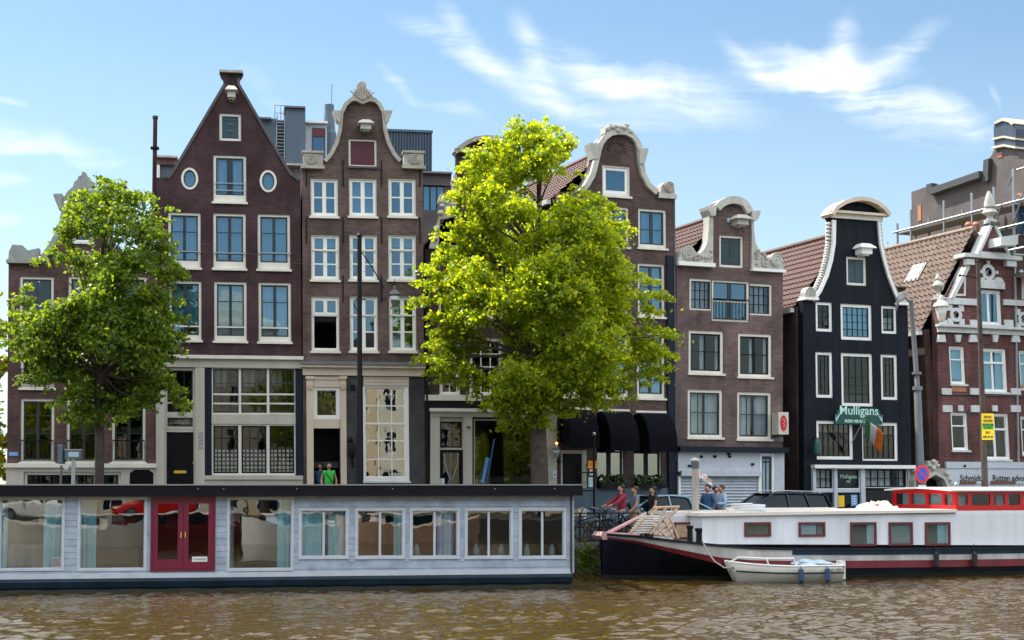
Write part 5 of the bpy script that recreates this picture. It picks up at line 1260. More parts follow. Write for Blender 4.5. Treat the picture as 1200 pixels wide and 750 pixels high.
# ------------------------------------------------------------------ stone gate between pub and red house
gt = Frame(along(PE, PH2, 1063), PH2)
GT = thing('stone_gate', 'weathered carved stone gateway between the black pub and the red brick house', 'gate', gt.O, PH2)
def gp(l): return [gt.F(x, y) for x, y in l]
q = gp([(1063,600),(1063,563),(1066,556),(1064,552),(1068,549),(1076,550),(1079,544),(1078,540),(1091,540),(1090,545),(1094,551),(1099,549),(1100,555),(1104,558),(1106,566),(1106,600)])
q[0] = (q[0][0], 0); q[-1] = (q[-1][0], 0)
hq = gp([(1072,600),(1072,573),(1076,563),(1085,559),(1094,563),(1098,573),(1098,600)]); hq[0] = (hq[0][0], .02); hq[-1] = (hq[-1][0], .02)
MB().prism(q, -.45, .1, [hq[::-1]]).build('arch', 'stone', GT)
m = MB(); m.band(gp([(1070,574),(1075,562),(1085,556.5),(1095,562),(1100,574)]), -.12, -.6, -.451)
for (x, y, r_) in ((1066,560,.09),(1069,553,.08),(1080,546,.08),(1085,549,.11),(1090,546,.08),(1100,555,.08),(1104,562,.08),(1067,570,.08),(1103,572,.08),(1085,541,.09)):
    u, z = gt.F(x, y); m.sphere((u, -.47, z), (r_, .1, r_), 8, 6)
m.build('carving', 'stone_pale', GT, True)
m = MB(); a = gt.F(1072.5, 573); b = gt.F(1097.5, 573); m.box(a[0], b[0], -.1, -.04, .02, a[1]+.4); m.build('gate_door', 'door_black', GT)

# ------------------------------------------------------------------ street lamps, poles and signs
def lamp_head(par, z, s=1.0, mat='iron_grey', x=0, y=0):
    o = MB().lathe([(.03*s,-.42*s),(.10*s,-.40*s),(.17*s,-.05*s),(.18*s,0),(.24*s,.02*s),(.20*s,.10*s),(.06*s,.20*s),(.05*s,.30*s),(.01*s,.36*s)], (x,y,z), 8).build('lantern', mat, par)
    MB().lathe([(.095*s,-.38*s),(.178*s,-.04*s)], (x,y,z), 8).build('lamp_glass', 'lamp_lens', o); return o
p = at(421, 600, 46.4); t1 = thing('lamp_post', 'tall thin dark street mast in front of the house with the red hatch', 'mast', (p.x, p.y, ZQ))
zt = at(419.5, 277, 46.4).z-ZQ; m = MB(); m.tube([(0,0,0),(0,0,3.3),(0,0,3.4),(-.04,0,zt)], [.115,.105,.085,.07], 12); m.build('pole', 'iron', t1, True)
MB().lathe([(.09,0),(.10,.03),(.04,.1)], (-.04,0,zt), 10).build('cap', 'iron', t1)
z1 = at(421, 340, 46.4).z-ZQ; z2 = at(421, 296, 46.4).z-ZQ
MB().box(-.16,.16,-.02,.02,z1-.3,z1-.27).build('bracket', 'iron', t1)
cab = MB(); cab.tube([(.04, 0, z2), (.35, 0, z2-.45), (.72, 0, z2-1.1)], .018, 5); cab.build('stay_cable', 'iron', t1)
def hanging(px, py, Y, label, s=1.0, mat='iron_grey'):
    p = at(px, py, Y); o = thing('hanging_lantern', label, 'lamp', (p.x, p.y, p.z), 0, 'lanterns hung over the street')
    lamp_head(o, 0, s, mat); MB().tube([(0,0,.34*s),(0,0,.6*s)], .012, 5).build('hook', 'iron', o)
    return o
h1 = hanging(462.5, 346, 47.0, 'grey lantern hanging on a wire before the upper windows beside the dark mast', .85)
MB().tube([(-9, .3, 2.3), (-3, .1, 1.0), (0, 0, .62), (3, .5, 1.0), (8, 1.6, 2.4)], .003, 4).build('span_wire', 'iron_grey', h1)
h2 = hanging(1103, 360, 54, 'pale grey lantern hanging in front of the left corner of the red brick house', 1.25, 'sign_box')
p = at(1080, 560, 50.6); xt = at(1067.5, 352, 50.6); zt = xt.z-ZQ; dx = xt.x-p.x; zj = at(1072, 455, 50.6).z-ZQ
t2 = thing('lamp_post', 'grey slightly leaning lamp post between the black pub and the red brick house', 'lamp post', (p.x, p.y, ZQ))
m = MB(); m.tube([(0,0,0),(dx*.35,0,zj),(dx*.35,0,zj+.05),(dx,0,zt)], [.16,.125,.09,.075], 12); m.build('pole', 'iron_grey', t2, True)
MB().lathe([(.17,-.06),(.17,.06)], (dx*.35,0,zj), 12).lathe([(.16,-.04),(.16,.04)], (dx*.42,0,zj+.5), 12).build('collar', 'lead', t2)
m = MB(); m.tube([(dx,0,zt-.1),(dx-.2,0,zt+.1),(dx-.42,0,zt-.05),(dx-.5,0,zt-.35)], .035, 6); m.build('arm', 'iron_grey', t2)
p = at(1156, 620, 50.0); xt = at(1146, 308, 50.0); zt = xt.z-ZQ; dx = xt.x-p.x
t3 = thing('wooden_pole', 'dark brown slim pole in front of the red brick house carrying a yellow notice', 'pole', (p.x, p.y, ZQ))
MB().tube([(0,0,0),(dx,0,zt)], [.115,.065], 10).build('pole', 'bark', t3, True); MB().lathe([(.07,0),(.07,.06),(.02,.12)], (dx,0,zt), 8).build('cap', 'iron', t3)
m = MB(); m.tube([(dx,0,zt-.5),(dx-.55,0,zt-.42)], .02, 5); m.sphere((dx-.6,0,zt-.42), .05, 6, 5); m.build('bracket', 'iron', t3)
# yellow notice
p = at(1157.5, 500, 49.8); ys = thing('yellow_notice', 'yellow notice board with a green band fixed to the dark brown pole', 'sign', (p.x, p.y, p.z), R(4))
MB().box(-.20,.20,-.02,.0,-.43,.43).build('board', 'sign_yellow', ys); MB().box(-.19,.19,-.024,-.021,-.09,.10).build('green_band', 'sign_green', ys)
for i, (s, z) in enumerate((('EXTRA', .31), ('ROLLEN', .19), ('GOOD BE', .06), ('COURT', -.04), ('2011', -.20), ('020 62 64', -.34))):
    text(s, 'dark_grey_text', .105, (0, -.027, z), ys, sx=.8, bold=.003)
# no stopping sign
p = at(1080.5, 555.5, 50.2); ns = thing('no_stopping_sign', 'round blue and red no stopping sign on the grey leaning lamp post', 'sign', (p.x, p.y-.0, p.z))
MB().disc(0,0,.235,.30,-.02,.0,28).build('rim', 'sign_red', ns); MB().disc(0,0,.165,.215,-.026,-.0205,28).build('disc', 'sign_blue', ns)
m = MB(); m.add([(-.10,-.03,.16),(-.13,-.03,.13),(.10,-.03,-.16),(.13,-.03,-.13)], [(0,1,2,3)]); m.build('slash', 'sign_red', ns); MB().box(-.13,.13,-.02,0,-.50,-.36).build('time_plate', 'paper_white', ns)
# round red on white box sign
sf = Fh.F(918, 496, -.7); Ps = Fh.O+Fh.e*(sf[0]+Fh.lean*sf[1])+Fh.n*(-.7)+Vector((0,0,sf[1]))
bs_ = thing('lightbox_sign', 'cream projecting box sign with a red oval at the corner of the mauve brick house', 'sign', Ps, R(10))
MB().box(-.19,.19,-.02,.72,-.40,.40).build('case', 'sign_box', bs_); m = MB(); m.disc(-.0,0,.13,.29,-.03,-.0205,24); m.build('red_oval', 'sign_red', bs_)
m = MB(); m.tube([(-.04,-.034,.12),(.03,-.034,.14),(.05,-.034,.05),(-.02,-.034,0),(.04,-.034,-.07),(0,-.034,-.13)], .018, 5); m.build('emblem', 'wood_pink', bs_)
MB().box(.191,.194,.02,.68,-.38,.38).build('side_face', 'boat_frame', bs_); MB().box(-.03,.03,.72,.9,-.03,.03).build('mounting', 'iron', bs_)
# parking signs on posts at the left
p = at(85.5, 590, 43.6); s1 = thing('street_sign', 'small cabinet shaped sign box on a pale grey post left of the slim tree', 'sign', (p.x, p.y, ZQ))
zc = at(86, 533, 43.6).z-ZQ; MB().tube([(0,0,0),(0,0,zc)], .055, 10).build('post', 'steel', s1)
MB().box(-.22,.24,-.12,.12,zc-.12,zc+.13).build('box', 'iron_grey', s1); MB().box(-.24,.26,-.14,.14,zc+.13,zc+.16).build('lid', 'steel', s1); MB().box(-.12,.18,-.125,-.121,zc-.06,zc+.08).build('face', 'blind_sky_blue', s1)
p = at(71, 590, 43.6); s2 = thing('street_sign', 'narrow blue grey upright sign panel on a thin post', 'sign', (p.x, p.y, ZQ))
zc = at(71, 533, 43.6).z-ZQ; MB().tube([(0,0,0),(0,0,zc-.3)], .035, 8).build('post', 'iron_grey', s2); MB().box(-.06,.07,-.15,.15,zc-.26,zc+.26).build('panel', 'metal_blue', s2); MB().box(-.07,.08,-.16,.16,zc+.26,zc+.28).build('cap', 'steel', s2)
MB().tube([(.12,0,zc-.42),(.25,0,zc-.30)], .05, 6).build('lamp', 'curtain', s2)
# cafe signs by the awnings
def esign(px, py, v, w, h, name, label, mat, th=.05):
    u, z = E.F(px, py, v); P = E.O+E.e*(u+E.lean*z)+E.n*v+Vector((0,0,z)); o = thing(name, label, 'sign', P, PH2); MB().box(-w/2,w/2,-th/2,th/2,-h/2,h/2).build('panel', mat, o); return o
o = esign(694, 544.5, -.5, .32, .26, 'orange_sign', 'small orange sign between the dark door and the first cream window', 'sign_orange'); MB().disc(0,0,.09,.06,-.03,-.026).build('emblem', 'flag_orange', o); MB().tube([(0,.02,0),(0,.5,0)], .02, 6).build('mounting', 'iron', o)
o = esign(694, 553.5, -.5, .18, .2, 'poster_sign', 'little red and white poster under the orange sign', 'paper_white'); m = MB(); m.add([(-.07,-.03,-.08),(.07,-.03,.0),(.05,-.03,.08),(-.07,-.03,.02)], [(0,1,2,3)]); m.build('print', 'sign_red', o); MB().tube([(0,.02,0),(0,.5,0)], .012, 6).build('mounting', 'iron', o)
o = esign(693, 565, -.5, .22, .34, 'teal_sign', 'teal and white panel sign, lowest beside the dark door', 'curtain_teal'); MB().annulus(0,.05,.07,.08,.025,-.035,-.027,16).build('emblem', 'paper_white', o); MB().box(-.07,.07,-.03,-.026,-.14,-.09).build('print', 'paper_white', o); MB().tube([(0,.02,0),(0,.5,0)], .012, 6).build('mounting', 'iron', o)
u, z = E.F(652, 530, -.35); o = thing('wall_lamp', 'grey wall lantern with a glowing orange top left of the dark door', 'lamp', E.O+E.e*u+E.n*(-.35)+Vector((0,0,z)), PH2)
lamp_head(o, .1, .7, 'steel'); MB().tube([(0,0,-.3),(.3,.3,-.32)], .02, 5).build('bracket', 'iron', o)
em = bpy.data.materials.new('lamp_glow'); em.use_nodes = True; b_ = em.node_tree.nodes['Principled BSDF']; b_.inputs['Emission Color'].default_value = (1, .35, .05, 1); b_.inputs['Emission Strength'].default_value = 2.2; M['lamp_glow'] = em
MB().sphere((0,0,.30), .05, 8, 6).build('bulb', 'lamp_glow', o)
o = esign(650, 556, -.1, .14, .22, 'notice_box', 'small white notice box on the dark wall left of the door', 'paper_white'); MB().box(-.05,.05,-.03,-.026,-.05,.03).build('print', 'poster_blue', o)
# three lantern posts details: iron pole carrying cafe signs
p = at(697, 600, 50.5); o = thing('iron_post', 'thin black iron post with cross rails in front of the dark awnings', 'post', (p.x-.02, p.y, ZQ)); zt = at(697, 510, 50.5).z-ZQ
m = MB(); m.tube([(0,0,0),(0,0,zt)], .04, 8); m.build('pole', 'iron', o); MB().sphere((0,0,zt+.04), .07, 8, 6).build('ball', 'steel', o)
m = MB()
for z in (1.0, 1.6, 2.2): m.tube([(-.9,0,z),(.05,0,z)], .02, 5)
m.build('rail', 'iron', o)

# ------------------------------------------------------------------ near bank (mirrored in the windows)
def near_house(x0, w, h, wm, rm, label, kind):
    o = thing('canal_house', label, 'house', (x0, -13, ZQ), pi, 'houses on the near bank mirrored in the windows')
    m = MB(); hs = []; cols = 3; fl = int((h-1)/3.2)
    for f in range(fl):
        for c in range(cols): cx_ = w*(c+.5)/cols; z0 = 1.0+f*3.2-(.7 if f == 0 else 0); q_ = .75 if f == 0 else .55; hs.append([(cx_-q_,z0),(cx_+q_,z0),(cx_+q_,z0+(2.5 if f == 0 else 1.9)),(cx_-q_,z0+(2.5 if f == 0 else 1.9))])
    top = [(0,0),(0,h),(w*.2,h+.4),(w*.35,h+2.4),(w*.65,h+2.4),(w*.8,h+.4),(w,h),(w,0)] if kind else [(0,0),(0,h),(w,h),(w,0)]
    m.prism(top, 0, .3, hs).build('front_wall', wm, o)
    MB().box(0,w,.3,9,0,h-.2).build('side_walls', rm, o)
    for q in hs:
        m = MB(); m.ring(q[0][0],q[1][0],q[0][1],q[2][1],.1,.02,.1); m.box((q[0][0]+q[1][0])/2-.04,(q[0][0]+q[1][0])/2+.04,.02,.1,q[0][1]+.1,q[2][1]-.1); m.box(q[0][0]+.1,q[1][0]-.1,.02,.1,q[0][1]+1.2,q[0][1]+1.27)
        wo = m.build('window', 'white', o); MB().box(q[0][0],q[1][0],.15,.17,q[0][1],q[2][1]).build('pane', 'car_glass', wo)
    MB().box(-.05,w+.05,-.3,0,h-.4,h-.05).build('cornice', 'cream', o)
pmat('plaster_cream', (.74,.60,.42), .8, var=.1, scale=1); pmat('plaster_pale', (.74,.70,.60), .8, var=.1, scale=1)
x = 30; 
for i, (w, h, wm, k) in enumerate(((6.5,13,'brick_f',1),(7,12,'plaster_cream',0),(6,14,'plaster_pale',1),(7.5,11.5,'plaster_cream',0),(6.5,14,'plaster_pale',1),(7,12.5,'plaster_cream',1),(6,13,'brick_c',0),(7,12,'plaster_cream',0),(6.5,13.5,'plaster_pale',1))):
    lab = ['mauve brick house','warm cream house with flat cornice','pale yellow gabled house','low wide cream house','pale plaster gabled house','cream gabled house','grey brown brick house','cream house with a level roofline','off white gabled house'][i]
    near_house(x, w, h, wm, 'brick_flank', lab+' on the near bank, seen only mirrored in glass', k); x -= w+.1
def mirror_boat(x, y, L_, mat, mat2, label, rz=0):
    o = thing('moored_boat', label, 'boat', (x, y, 0), rz, 'boats at the near bank mirrored in the windows'); vs = []; fs = []; n = 12
    for i in range(n+1):
        t = i/n; b = .95*sqrt(max(0.02, 1-(2*t-1)**4)); s = L_*(t-.5); zs = .75+.5*(2*t-1)**2
        vs += [(s,-b,zs),(s,-b*.8,-.1),(s,b*.8,-.1),(s,b,zs)]
    for i in range(n):
        for k in range(3): fs.append((i*4+k,(i+1)*4+k,(i+1)*4+k+1,i*4+k+1))
        fs.append((i*4+3,(i+1)*4+3,(i+1)*4,i*4))
    m = MB().add(vs, fs); m.build('hull', mat, o, True)
    MB().box(-L_*.25,L_*.2,-.7,.7,.7,1.35).build('cabin', mat2, o); MB().box(-L_*.27,L_*.22,-.8,.8,1.35,1.42).build('cabin_roof', 'white', o)
    MB().box(-L_*.2,-L_*.05,.70,.73,.9,1.2).box(0,L_*.14,.70,.73,.9,1.2).build('cabin_window', 'car_glass', o)
mirror_boat(-13.5, 6.5, 8, 'barge_strake', 'white', 'cream hulled boat moored on the near bank, mirrored in the houseboat windows')
mirror_boat(-4.2, 6.2, 9, 'window_red', 'red_shutter', 'dark red boat moored on the near bank, mirrored in the houseboat windows')
mirror_boat(6.5, 8.4, 7, 'wood_pale', 'white', 'varnished small boat moored on the near bank, mirrored in the windows')
mirror_boat(-8.6, 8.6, 6.5, 'dinghy_white', 'barge_roof', 'white open launch lying off the near bank, mirrored in the houseboat windows', R(14))
mirror_boat(-19.5, 9.0, 7, 'barge_navy', 'wood_pale', 'navy hulled boat with pale cabin off the near bank, mirrored in glass', R(-8))
mirror_boat(1.4, 8.0, 6, 'white', 'tarp', 'white boat under a pale blue cover off the near bank, mirrored in glass', R(-12))
def near_tree(x, y, h, label):
    root = thing('canal_tree', label, 'tree', (x, y, ZQ), 0, 'trees on the near bank mirrored in the windows')
    c = rng.normal(size=(90, 3)); c /= np.linalg.norm(c, axis=1)[:, None]; c *= rng.uniform(.5, 1, 90)[:, None]**.5*np.array([2.6, 2.6, 3.2]); c[:, 2] += h
    pos = np.repeat(c, 60, 0)+rng.normal(size=(5400, 3))*.4; leaves_mesh('crown', pos, .28, 'leaf_mid', root)
    MB().tube([(0,0,0),(0,0,3),(0.2,0,h)], [.25,.2,.1], 8).build('trunk', 'bark', root)
near_tree(-13, -5, 6, 'green tree on the near bank left, mirrored in glass'); near_tree(2.5, -6.5, 7.5, 'green tree on the near bank opposite the middle, mirrored in glass'); near_tree(18.5, -5, 4.3, 'green tree on the near bank opposite the pub, mirrored in glass')
# ------------------------------------------------------------------ houseboat
HB = Frame((W0.x, W0.y), PHB, zb=0)
HBr = thing('houseboat', 'long flat roofed pale blue wooden houseboat with maroon double doors', 'houseboat', HB.O, PHB)
uL = HB.F(-120, 600)[0]; uR = HB.F(668, 600)[0]; ztop = HB.F(300, 568)[1]; zf = HB.F(300, 581)[1]; zw = HB.F(300, 673.5)[1]; BD = 4.3
def hb(m, name, mat, par=None): return m.build(name, mat, par or HBr)
def hrect(x0, y0, x1, y1): 
    xm, ym = (x0+x1)/2, (y0+y1)/2; return HB.F(x0, ym)[0], HB.F(x1, ym)[0], HB.F(xm, y1)[1], HB.F(xm, y0)[1]
holes = []
class HBW(House):
    def __init__(s): Frame.__init__(s, (W0.x, W0.y), PHB, zb=0); s.root = HBr; s.holes = []
H_ = HBW()
K = dict(fm='boat_frame', sm='boat_frame', sill=None, glass='glass_boat', v=-.03)
big = [(-70,-4),( -2,75.5),(91,172),(266,344)]
for x0, x1 in big: H_.window(x0, 582.5, x1, 669, cols=1, rows=(), fw=.06, sw=.02, **K)
sm_ = [(350,408.5),(416,474.5),(480,538.5),(544.5,601),(608,663)]
for i, (x0, x1) in enumerate(sm_):
    w = H_.window(x0, 595.5, x1, 655, cols=2, rows=(), midw=.06, fw=.07, sw=.02, **K)
d = hrect(176.5, 582, 252.5, 669); H_.holes.append([(d[0], d[2]), (d[1], d[2]), (d[1], d[3]), (d[0], d[3])])
zl = HB.F(300, 675)[1]
MB().prism([(uL, zl), (uR, zl), (uR, zf), (uL, zf)], 0, .10, H_.holes).build('front_wall', 'boat_board', HBr)
# clapboards, laid round the openings
m = MB(); zb_ = zl; rects = [(min(p[0] for p in h), max(p[0] for p in h), min(p[1] for p in h), max(p[1] for p in h)) for h in H_.holes]
while zb_ < zf-.02:
    z1 = min(zb_+.16, zf); segs = [(uL, uR)]
    for a, b, c, e in rects:
        if z1 > c+.001 and zb_ < e-.001:
            ns_ = []
            for s0, s1 in segs:
                if b <= s0 or a >= s1: ns_.append((s0, s1))
                else:
                    if a > s0: ns_.append((s0, a))
                    if b < s1: ns_.append((b, s1))
            segs = ns_
    for s0, s1 in segs:
        if s1-s0 > .03: m.add([(s0,-.020,zb_+.003),(s1,-.020,zb_+.003),(s1,-.012,z1-.004),(s0,-.012,z1-.004),(s0,-.001,zb_+.004),(s1,-.001,zb_+.004),(s1,-.001,z1-.004),(s0,-.001,z1-.004)], [(0,1,2,3),(0,4,5,1),(3,2,6,7),(0,3,7,4),(1,5,6,2)])
    zb_ += .16
m.build('clapboards', 'boat_board', HBr)
m = MB(); m.box(uR-.1, uR, .101, BD, zl, zf); m.box(uL, uR-.101, BD-.1, BD, zl, zf); m.box(uL, uR-.101, .101, BD-.101, zl, zl+.05); m.box(uR+.001, uR+.05, -.05, .1, zl, zf)
m.box(HB.F(257,600)[0], HB.F(257,600)[0]+.08, .6, BD-.2, zl+.06, zf-.05); m.box(HB.F(176,600)[0]-.1, HB.F(176,600)[0], .3, BD-.2, zl+.06, zf-.05); m.box(HB.F(477,600)[0]-.04, HB.F(477,600)[0]+.04, .3, BD-.2, zl+.06, zf-.05)
m.build('inner_walls', 'interior', HBr)
MB().box(uR+.052, uR+.10, -.05, BD, zl, zf).build('end_wall', 'boat_board', HBr)
m = MB(); m.box(uL-.3, uR+.28, -.28, BD+.2, zf, ztop-.02); m.build('roof', 'boat_fascia', HBr)
MB().box(uL-.31, uR+.29, -.30, BD+.21, ztop-.018, ztop+.012).build('roof_edging', 'steel', HBr)
m = MB()
for x in (232,348,262,460,580,650): u, z = HB.F(x, 573, -.29); m.sphere((u,-.285,z), .02, 6, 5)
m.build('fascia_lamps', 'steel', HBr)
MB().box(uL, uR+.06, -.035, -.03+.02, zl-.02, zl+.10).build('base_board', 'boat_frame', HBr)
# hull pontoon
vs = []; fs = []; prof = [(-.04, zl-.02), (-.10, zl-.10), (-.06, .12), (-.02, .10), (.10, -.5)]; x0, x1 = uL, uR+.03
for x in (x0, x1): vs += [(x, y, z) for y, z in prof]+[(x, BD-.1, -.5), (x, BD, zl-.02)]
k = len(prof)+2
m = MB().add(vs, [(i, i+1, k+i+1, k+i) for i in range(k-1)]+[(k-1, 0, k, 2*k-1), tuple(range(k-1,-1,-1)), tuple(range(k,2*k))]); m.build('hull', 'boat_hull', HBr)
m = MB()
n = 260
for i in range(n):
    a = x0+(x1-x0)*i/n; b = x0+(x1-x0)*(i+1)/n; h0 = .07+.012*sin(i*.31)+.01*sin(i*1.7); h1 = .07+.012*sin((i+1)*.31)+.01*sin((i+1)*1.7)
    m.add([(a,-.10,-.1),(b,-.10,-.1),(b,-.075,h1),(a,-.075,h0),(a,-.04,h0),(b,-.04,h1)], [(0,1,2,3),(3,2,5,4)])
m.build('algae_line', 'algae', HBr)
# double doors
dm = (d[0]+d[1])/2; m = MB(); m.ring(d[0], d[1], d[2], d[3], .045, -.05, .06); dr = m.build('double_door', 'maroon', HBr)
for (a, b) in ((d[0]+.047, dm-.004), (dm+.004, d[1]-.047)):
    m = MB(); m.ring(a, b, d[2]+.05, d[3]-.047, (.13,.13,.13,.24), -.02, .03); lf = m.build('door_leaf', 'maroon', dr)
    MB().box(a+.13, b-.13, 0, .008, d[2]+.29, d[3]-.177).build('pane', 'glass_boat', lf)
    MB().tube([((b-.05) if a < dm-.3 else (a+.05), -.05, (d[2]+d[3])/2-.1), ((b-.05) if a < dm-.3 else (a+.05), -.05, (d[2]+d[3])/2+.05)], .015, 6).build('handle', 'brass', lf)
u, z = HB.F(234, 655.5); m = MB().box(u-.19, u+.19, -.035, -.022, z-.06, z+.07); nb = m.build('notice', 'paper_white', dr)
text('VOORDEK', 'dark_grey_text', .07, (u, -.038, z), nb, ext=.001)
# curtains and things behind glass
def cur(x0, x1, y0, y1, mat, v=.16):
    a = hrect(x0, y0, x1, y1); m = MB(); curtain_mesh(m, a[0], a[1], a[2], a[3], v); m.build('curtain', mat, HBr, True)
cur(50, 76, 583, 668, 'curtain_teal'); cur(-4, 8, 583, 668, 'curtain_teal'); cur(92, 112, 583, 668, 'curtain_teal'); cur(325, 344, 583, 668, 'curtain_teal'); cur(266, 274, 583, 668, 'curtain_grey')
cur(351, 378, 597, 653, 'curtain_teal', .13); cur(385, 404, 597, 653, 'curtain_teal', .13); cur(462, 473, 597, 653, 'curtain_teal', .13); cur(513, 532, 597, 653, 'poster_blue', .13) ; cur(514, 531, 597, 653, 'curtain', .12)
a = hrect(60, 653, 74, 667); MB().box(a[0], a[1], .05, .07, a[2], a[3]).build('for_sale_card', 'paper_white', HBr)
u = (a[0]+a[1])/2; text('TE', 'sign_red', .16, (u-.04, .045, a[3]-.12), HBr, ext=.001); text('KOOP', 'sign_red', .11, (u, .045, a[2]+.1), HBr, ext=.001)
a = hrect(-2, 640, 76, 669); MB().box(a[0]+.1, a[1]-.6, .9, 1.5, zl, a[3]).build('table', 'wood_grey', HBr)
a = hrect(100, 645, 160, 669); MB().box(a[0], a[1], .8, 1.5, zl, a[3]).build('sofa', 'wood_brown', HBr)
a = hrect(560, 640, 650, 655); MB().box(a[0], a[1], .5, 1.1, zl, a[3]).build('sideboard', 'blind_tan', HBr)
m = MB()
for x in (490, 560, 590, 620, 650): 
    u, z = HB.F(x, 651); m.lathe([(.05,0),(.09,.08),(.08,.2),(.04,.3),(.06,.34)], (u,.35,z-.05), 10)
m.build('vases', 'stone_pale', HBr, True)

# ------------------------------------------------------------------ barge
BW = on_z(850, 681, 0); BG = Frame((BW.x, BW.y), PBG, zb=0)
s_st = BG.F(736, 640)[0]; s_en = BG.F(1330, 640)[0]; BB = 2.05
BGr = thing('barge', 'old black white and red cargo barge used as a home with a red wheelhouse', 'barge', BG.O, PBG)
def sheer(s):
    xs = [(736,627),(760,628.3),(788,632.2),(830,636.6),(880,641),(928,642),(1000,642),(1113,641.3),(1200,640.2),(1330,638)]
    P = [BG.F(x, y) for x, y in xs]
    for (a, za), (b, zb_) in zip(P, P[1:]):
        if s <= b: t = max(0, (s-a)/(b-a)); return za+(zb_-za)*t
    return P[-1][1]
def hw(s):
    t = (s-s_st); return BB*(1-max(0, 1-t/3.2)**2.2)**.5 if t > 0 else .06
def hull_strip(f0, f1, name, mat, s0, s1, n=60, out=0, both=True, thick=None):
    """f(s) -> (half width factor offset, z) for the top and the bottom edge of the strip"""
    m = MB()
    for sd in ((-1, 1) if both else (-1,)):
        vs = []; fs = []
        for i in range(n+1):
            s = s0+(s1-s0)*(i/n)**(1.5 if s0 < s_st+1 else 1)
            for f in (f0, f1):
                w, z = f(s); vs.append((s, BB+sd*(w+out) if sd > 0 else BB-(w+out), z))
        for i in range(n): fs.append((2*i, 2*i+1, 2*i+3, 2*i+2) if sd < 0 else (2*i, 2*i+2, 2*i+3, 2*i+1))
        m.add(vs, fs)
    return m.build(name, mat, BGr, True)
def e(dz, fl=1.0):
    def f(s):
        t = max(0, s-s_st); k = 1-(1-fl)*max(0, 1-t/4.5)
        return (max(.05, hw(s)*k), sheer(s)-dz(s) if callable(dz) else sheer(s)-dz)
    return f
def abs_z(z, fl, fb=.97):
    def f(s):
        t = max(0, s-s_st); k = fb-(fb-fl)*max(0, 1-t/5.5)**1.3; return (max(.05, hw(s)*k), z)
    return f
def wh(s): return .10+.27*min(1, max(0, (s-s_st)/2.8))
def rh(s): return .05+.16*min(1, max(0, (s-s_st)/3.2))
hull_strip(e(0), e(.07), 'rubbing_strake', 'barge_black', s_st-.05, s_en, out=.05)
hull_strip(e(.02), e(wh, .97), 'white_strake', 'barge_strake', s_st, s_en, out=.012)
hull_strip(e(wh, .97), e(lambda s: wh(s)+rh(s), .93), 'red_stripe', 'barge_red', s_st, s_en, out=.008)
hull_strip(e(lambda s: wh(s)+rh(s)-.01, .935), abs_z(.12, .30), 'hull', 'barge_black', s_st, s_en)
hull_strip(abs_z(.12, .30), abs_z(-.6, .1, .8), 'hull_bottom', 'algae', s_st, s_en)
# navy recess band right of the change
sm0 = BG.F(928, 645)[0]
hull_strip(e(.07), e(.20), 'navy_band', 'barge_navy', sm0, s_en, out=.03, n=40, both=False)
# deck
vs = []; fs = []; n = 50
for i in range(n+1):
    s = s_st+(s_en-s_st)*(i/n)**1.5; w = hw(s); vs += [(s, BB-w, sheer(s)-.04), (s, BB+w, sheer(s)-.04)]
MB().add(vs, [(2*i, 2*i+2, 2*i+3, 2*i+1) for i in range(n)]).build('deck', 'barge_strake', BGr)
# rudder, stern post, tiller
zr0, zr1 = -.4, BG.F(720, 631, BB)[1]
r0 = BG.F(706, 650, BB)[0]; r1 = s_st+.25
m = MB(); m.add([(r0,BB-.07,zr0),(r1,BB-.07,zr0),(r1,BB-.07,zr1),(r0,BB-.07,zr1),(r0,BB+.07,zr0),(r1,BB+.07,zr0),(r1,BB+.07,zr1),(r0,BB+.07,zr1)], [(0,1,2,3),(7,6,5,4),(0,4,5,1),(3,2,6,7),(0,3,7,4),(1,5,6,2)])
m.build('rudder', 'barge_navy', BGr)
a = BG.F(704, 630, BB-.2); b = BG.F(748, 628, BB-.2); m = MB()
m.prism([BG.F(x, y, BB-.3) for x, y in ((703,628),(706,623),(714,624),(750,625.5),(744,631),(706,632.5))], BB-.35, BB+.35); m.build('rudder_head', 'wood_pink', BGr)
p0 = BG.F(711, 625.5, BB); p1 = BG.F(757.5, 601.5, BB); m = MB(); m.tube([(p0[0], BB, p0[1]), (p1[0], BB, p1[1])], [.06, .045], 8); m.build('tiller', 'wood_pink', BGr)
# cabin
zc_ = lambda s: sheer(s)-.04
c0 = BG.F(828, 620)[0]; cy0 = .28; ctop = BG.F(828, 605, cy0)[1]; ctop2 = BG.F(1120, 600.5, cy0)[1]; cE = BG.F(1120, 610, cy0)[0]; cE2 = s_en-.3
m = MB(); y1 = 2*BB-.28
m.add([(c0,cy0,zc_(c0)),(s_en-.2,cy0,zc_(s_en)),(s_en-.2,cy0,ctop2),(c0,cy0,ctop),(c0,y1,zc_(c0)),(s_en-.2,y1,zc_(s_en)),(s_en-.2,y1,ctop2),(c0,y1,ctop)], [(0,1,2,3),(7,6,5,4),(0,3,7,4),(1,5,6,2),(3,2,6,7)])
m.build('cabin', 'barge_white', BGr)
m = MB(); m.add([(c0-.12,cy0-.10,ctop+.003),(cE,cy0-.10,ctop2+.003),(cE,cy0-.10,ctop2+.09),(c0-.12,cy0-.10,ctop+.09),(c0-.12,y1+.1,ctop+.003),(cE,y1+.1,ctop2+.003),(cE,y1+.1,ctop2+.09),(c0-.12,y1+.1,ctop+.09)], [(0,1,2,3),(7,6,5,4),(0,3,7,4),(1,5,6,2),(3,2,6,7),(0,4,5,1)])
m.build('cabin_roof', 'barge_roof', BGr)
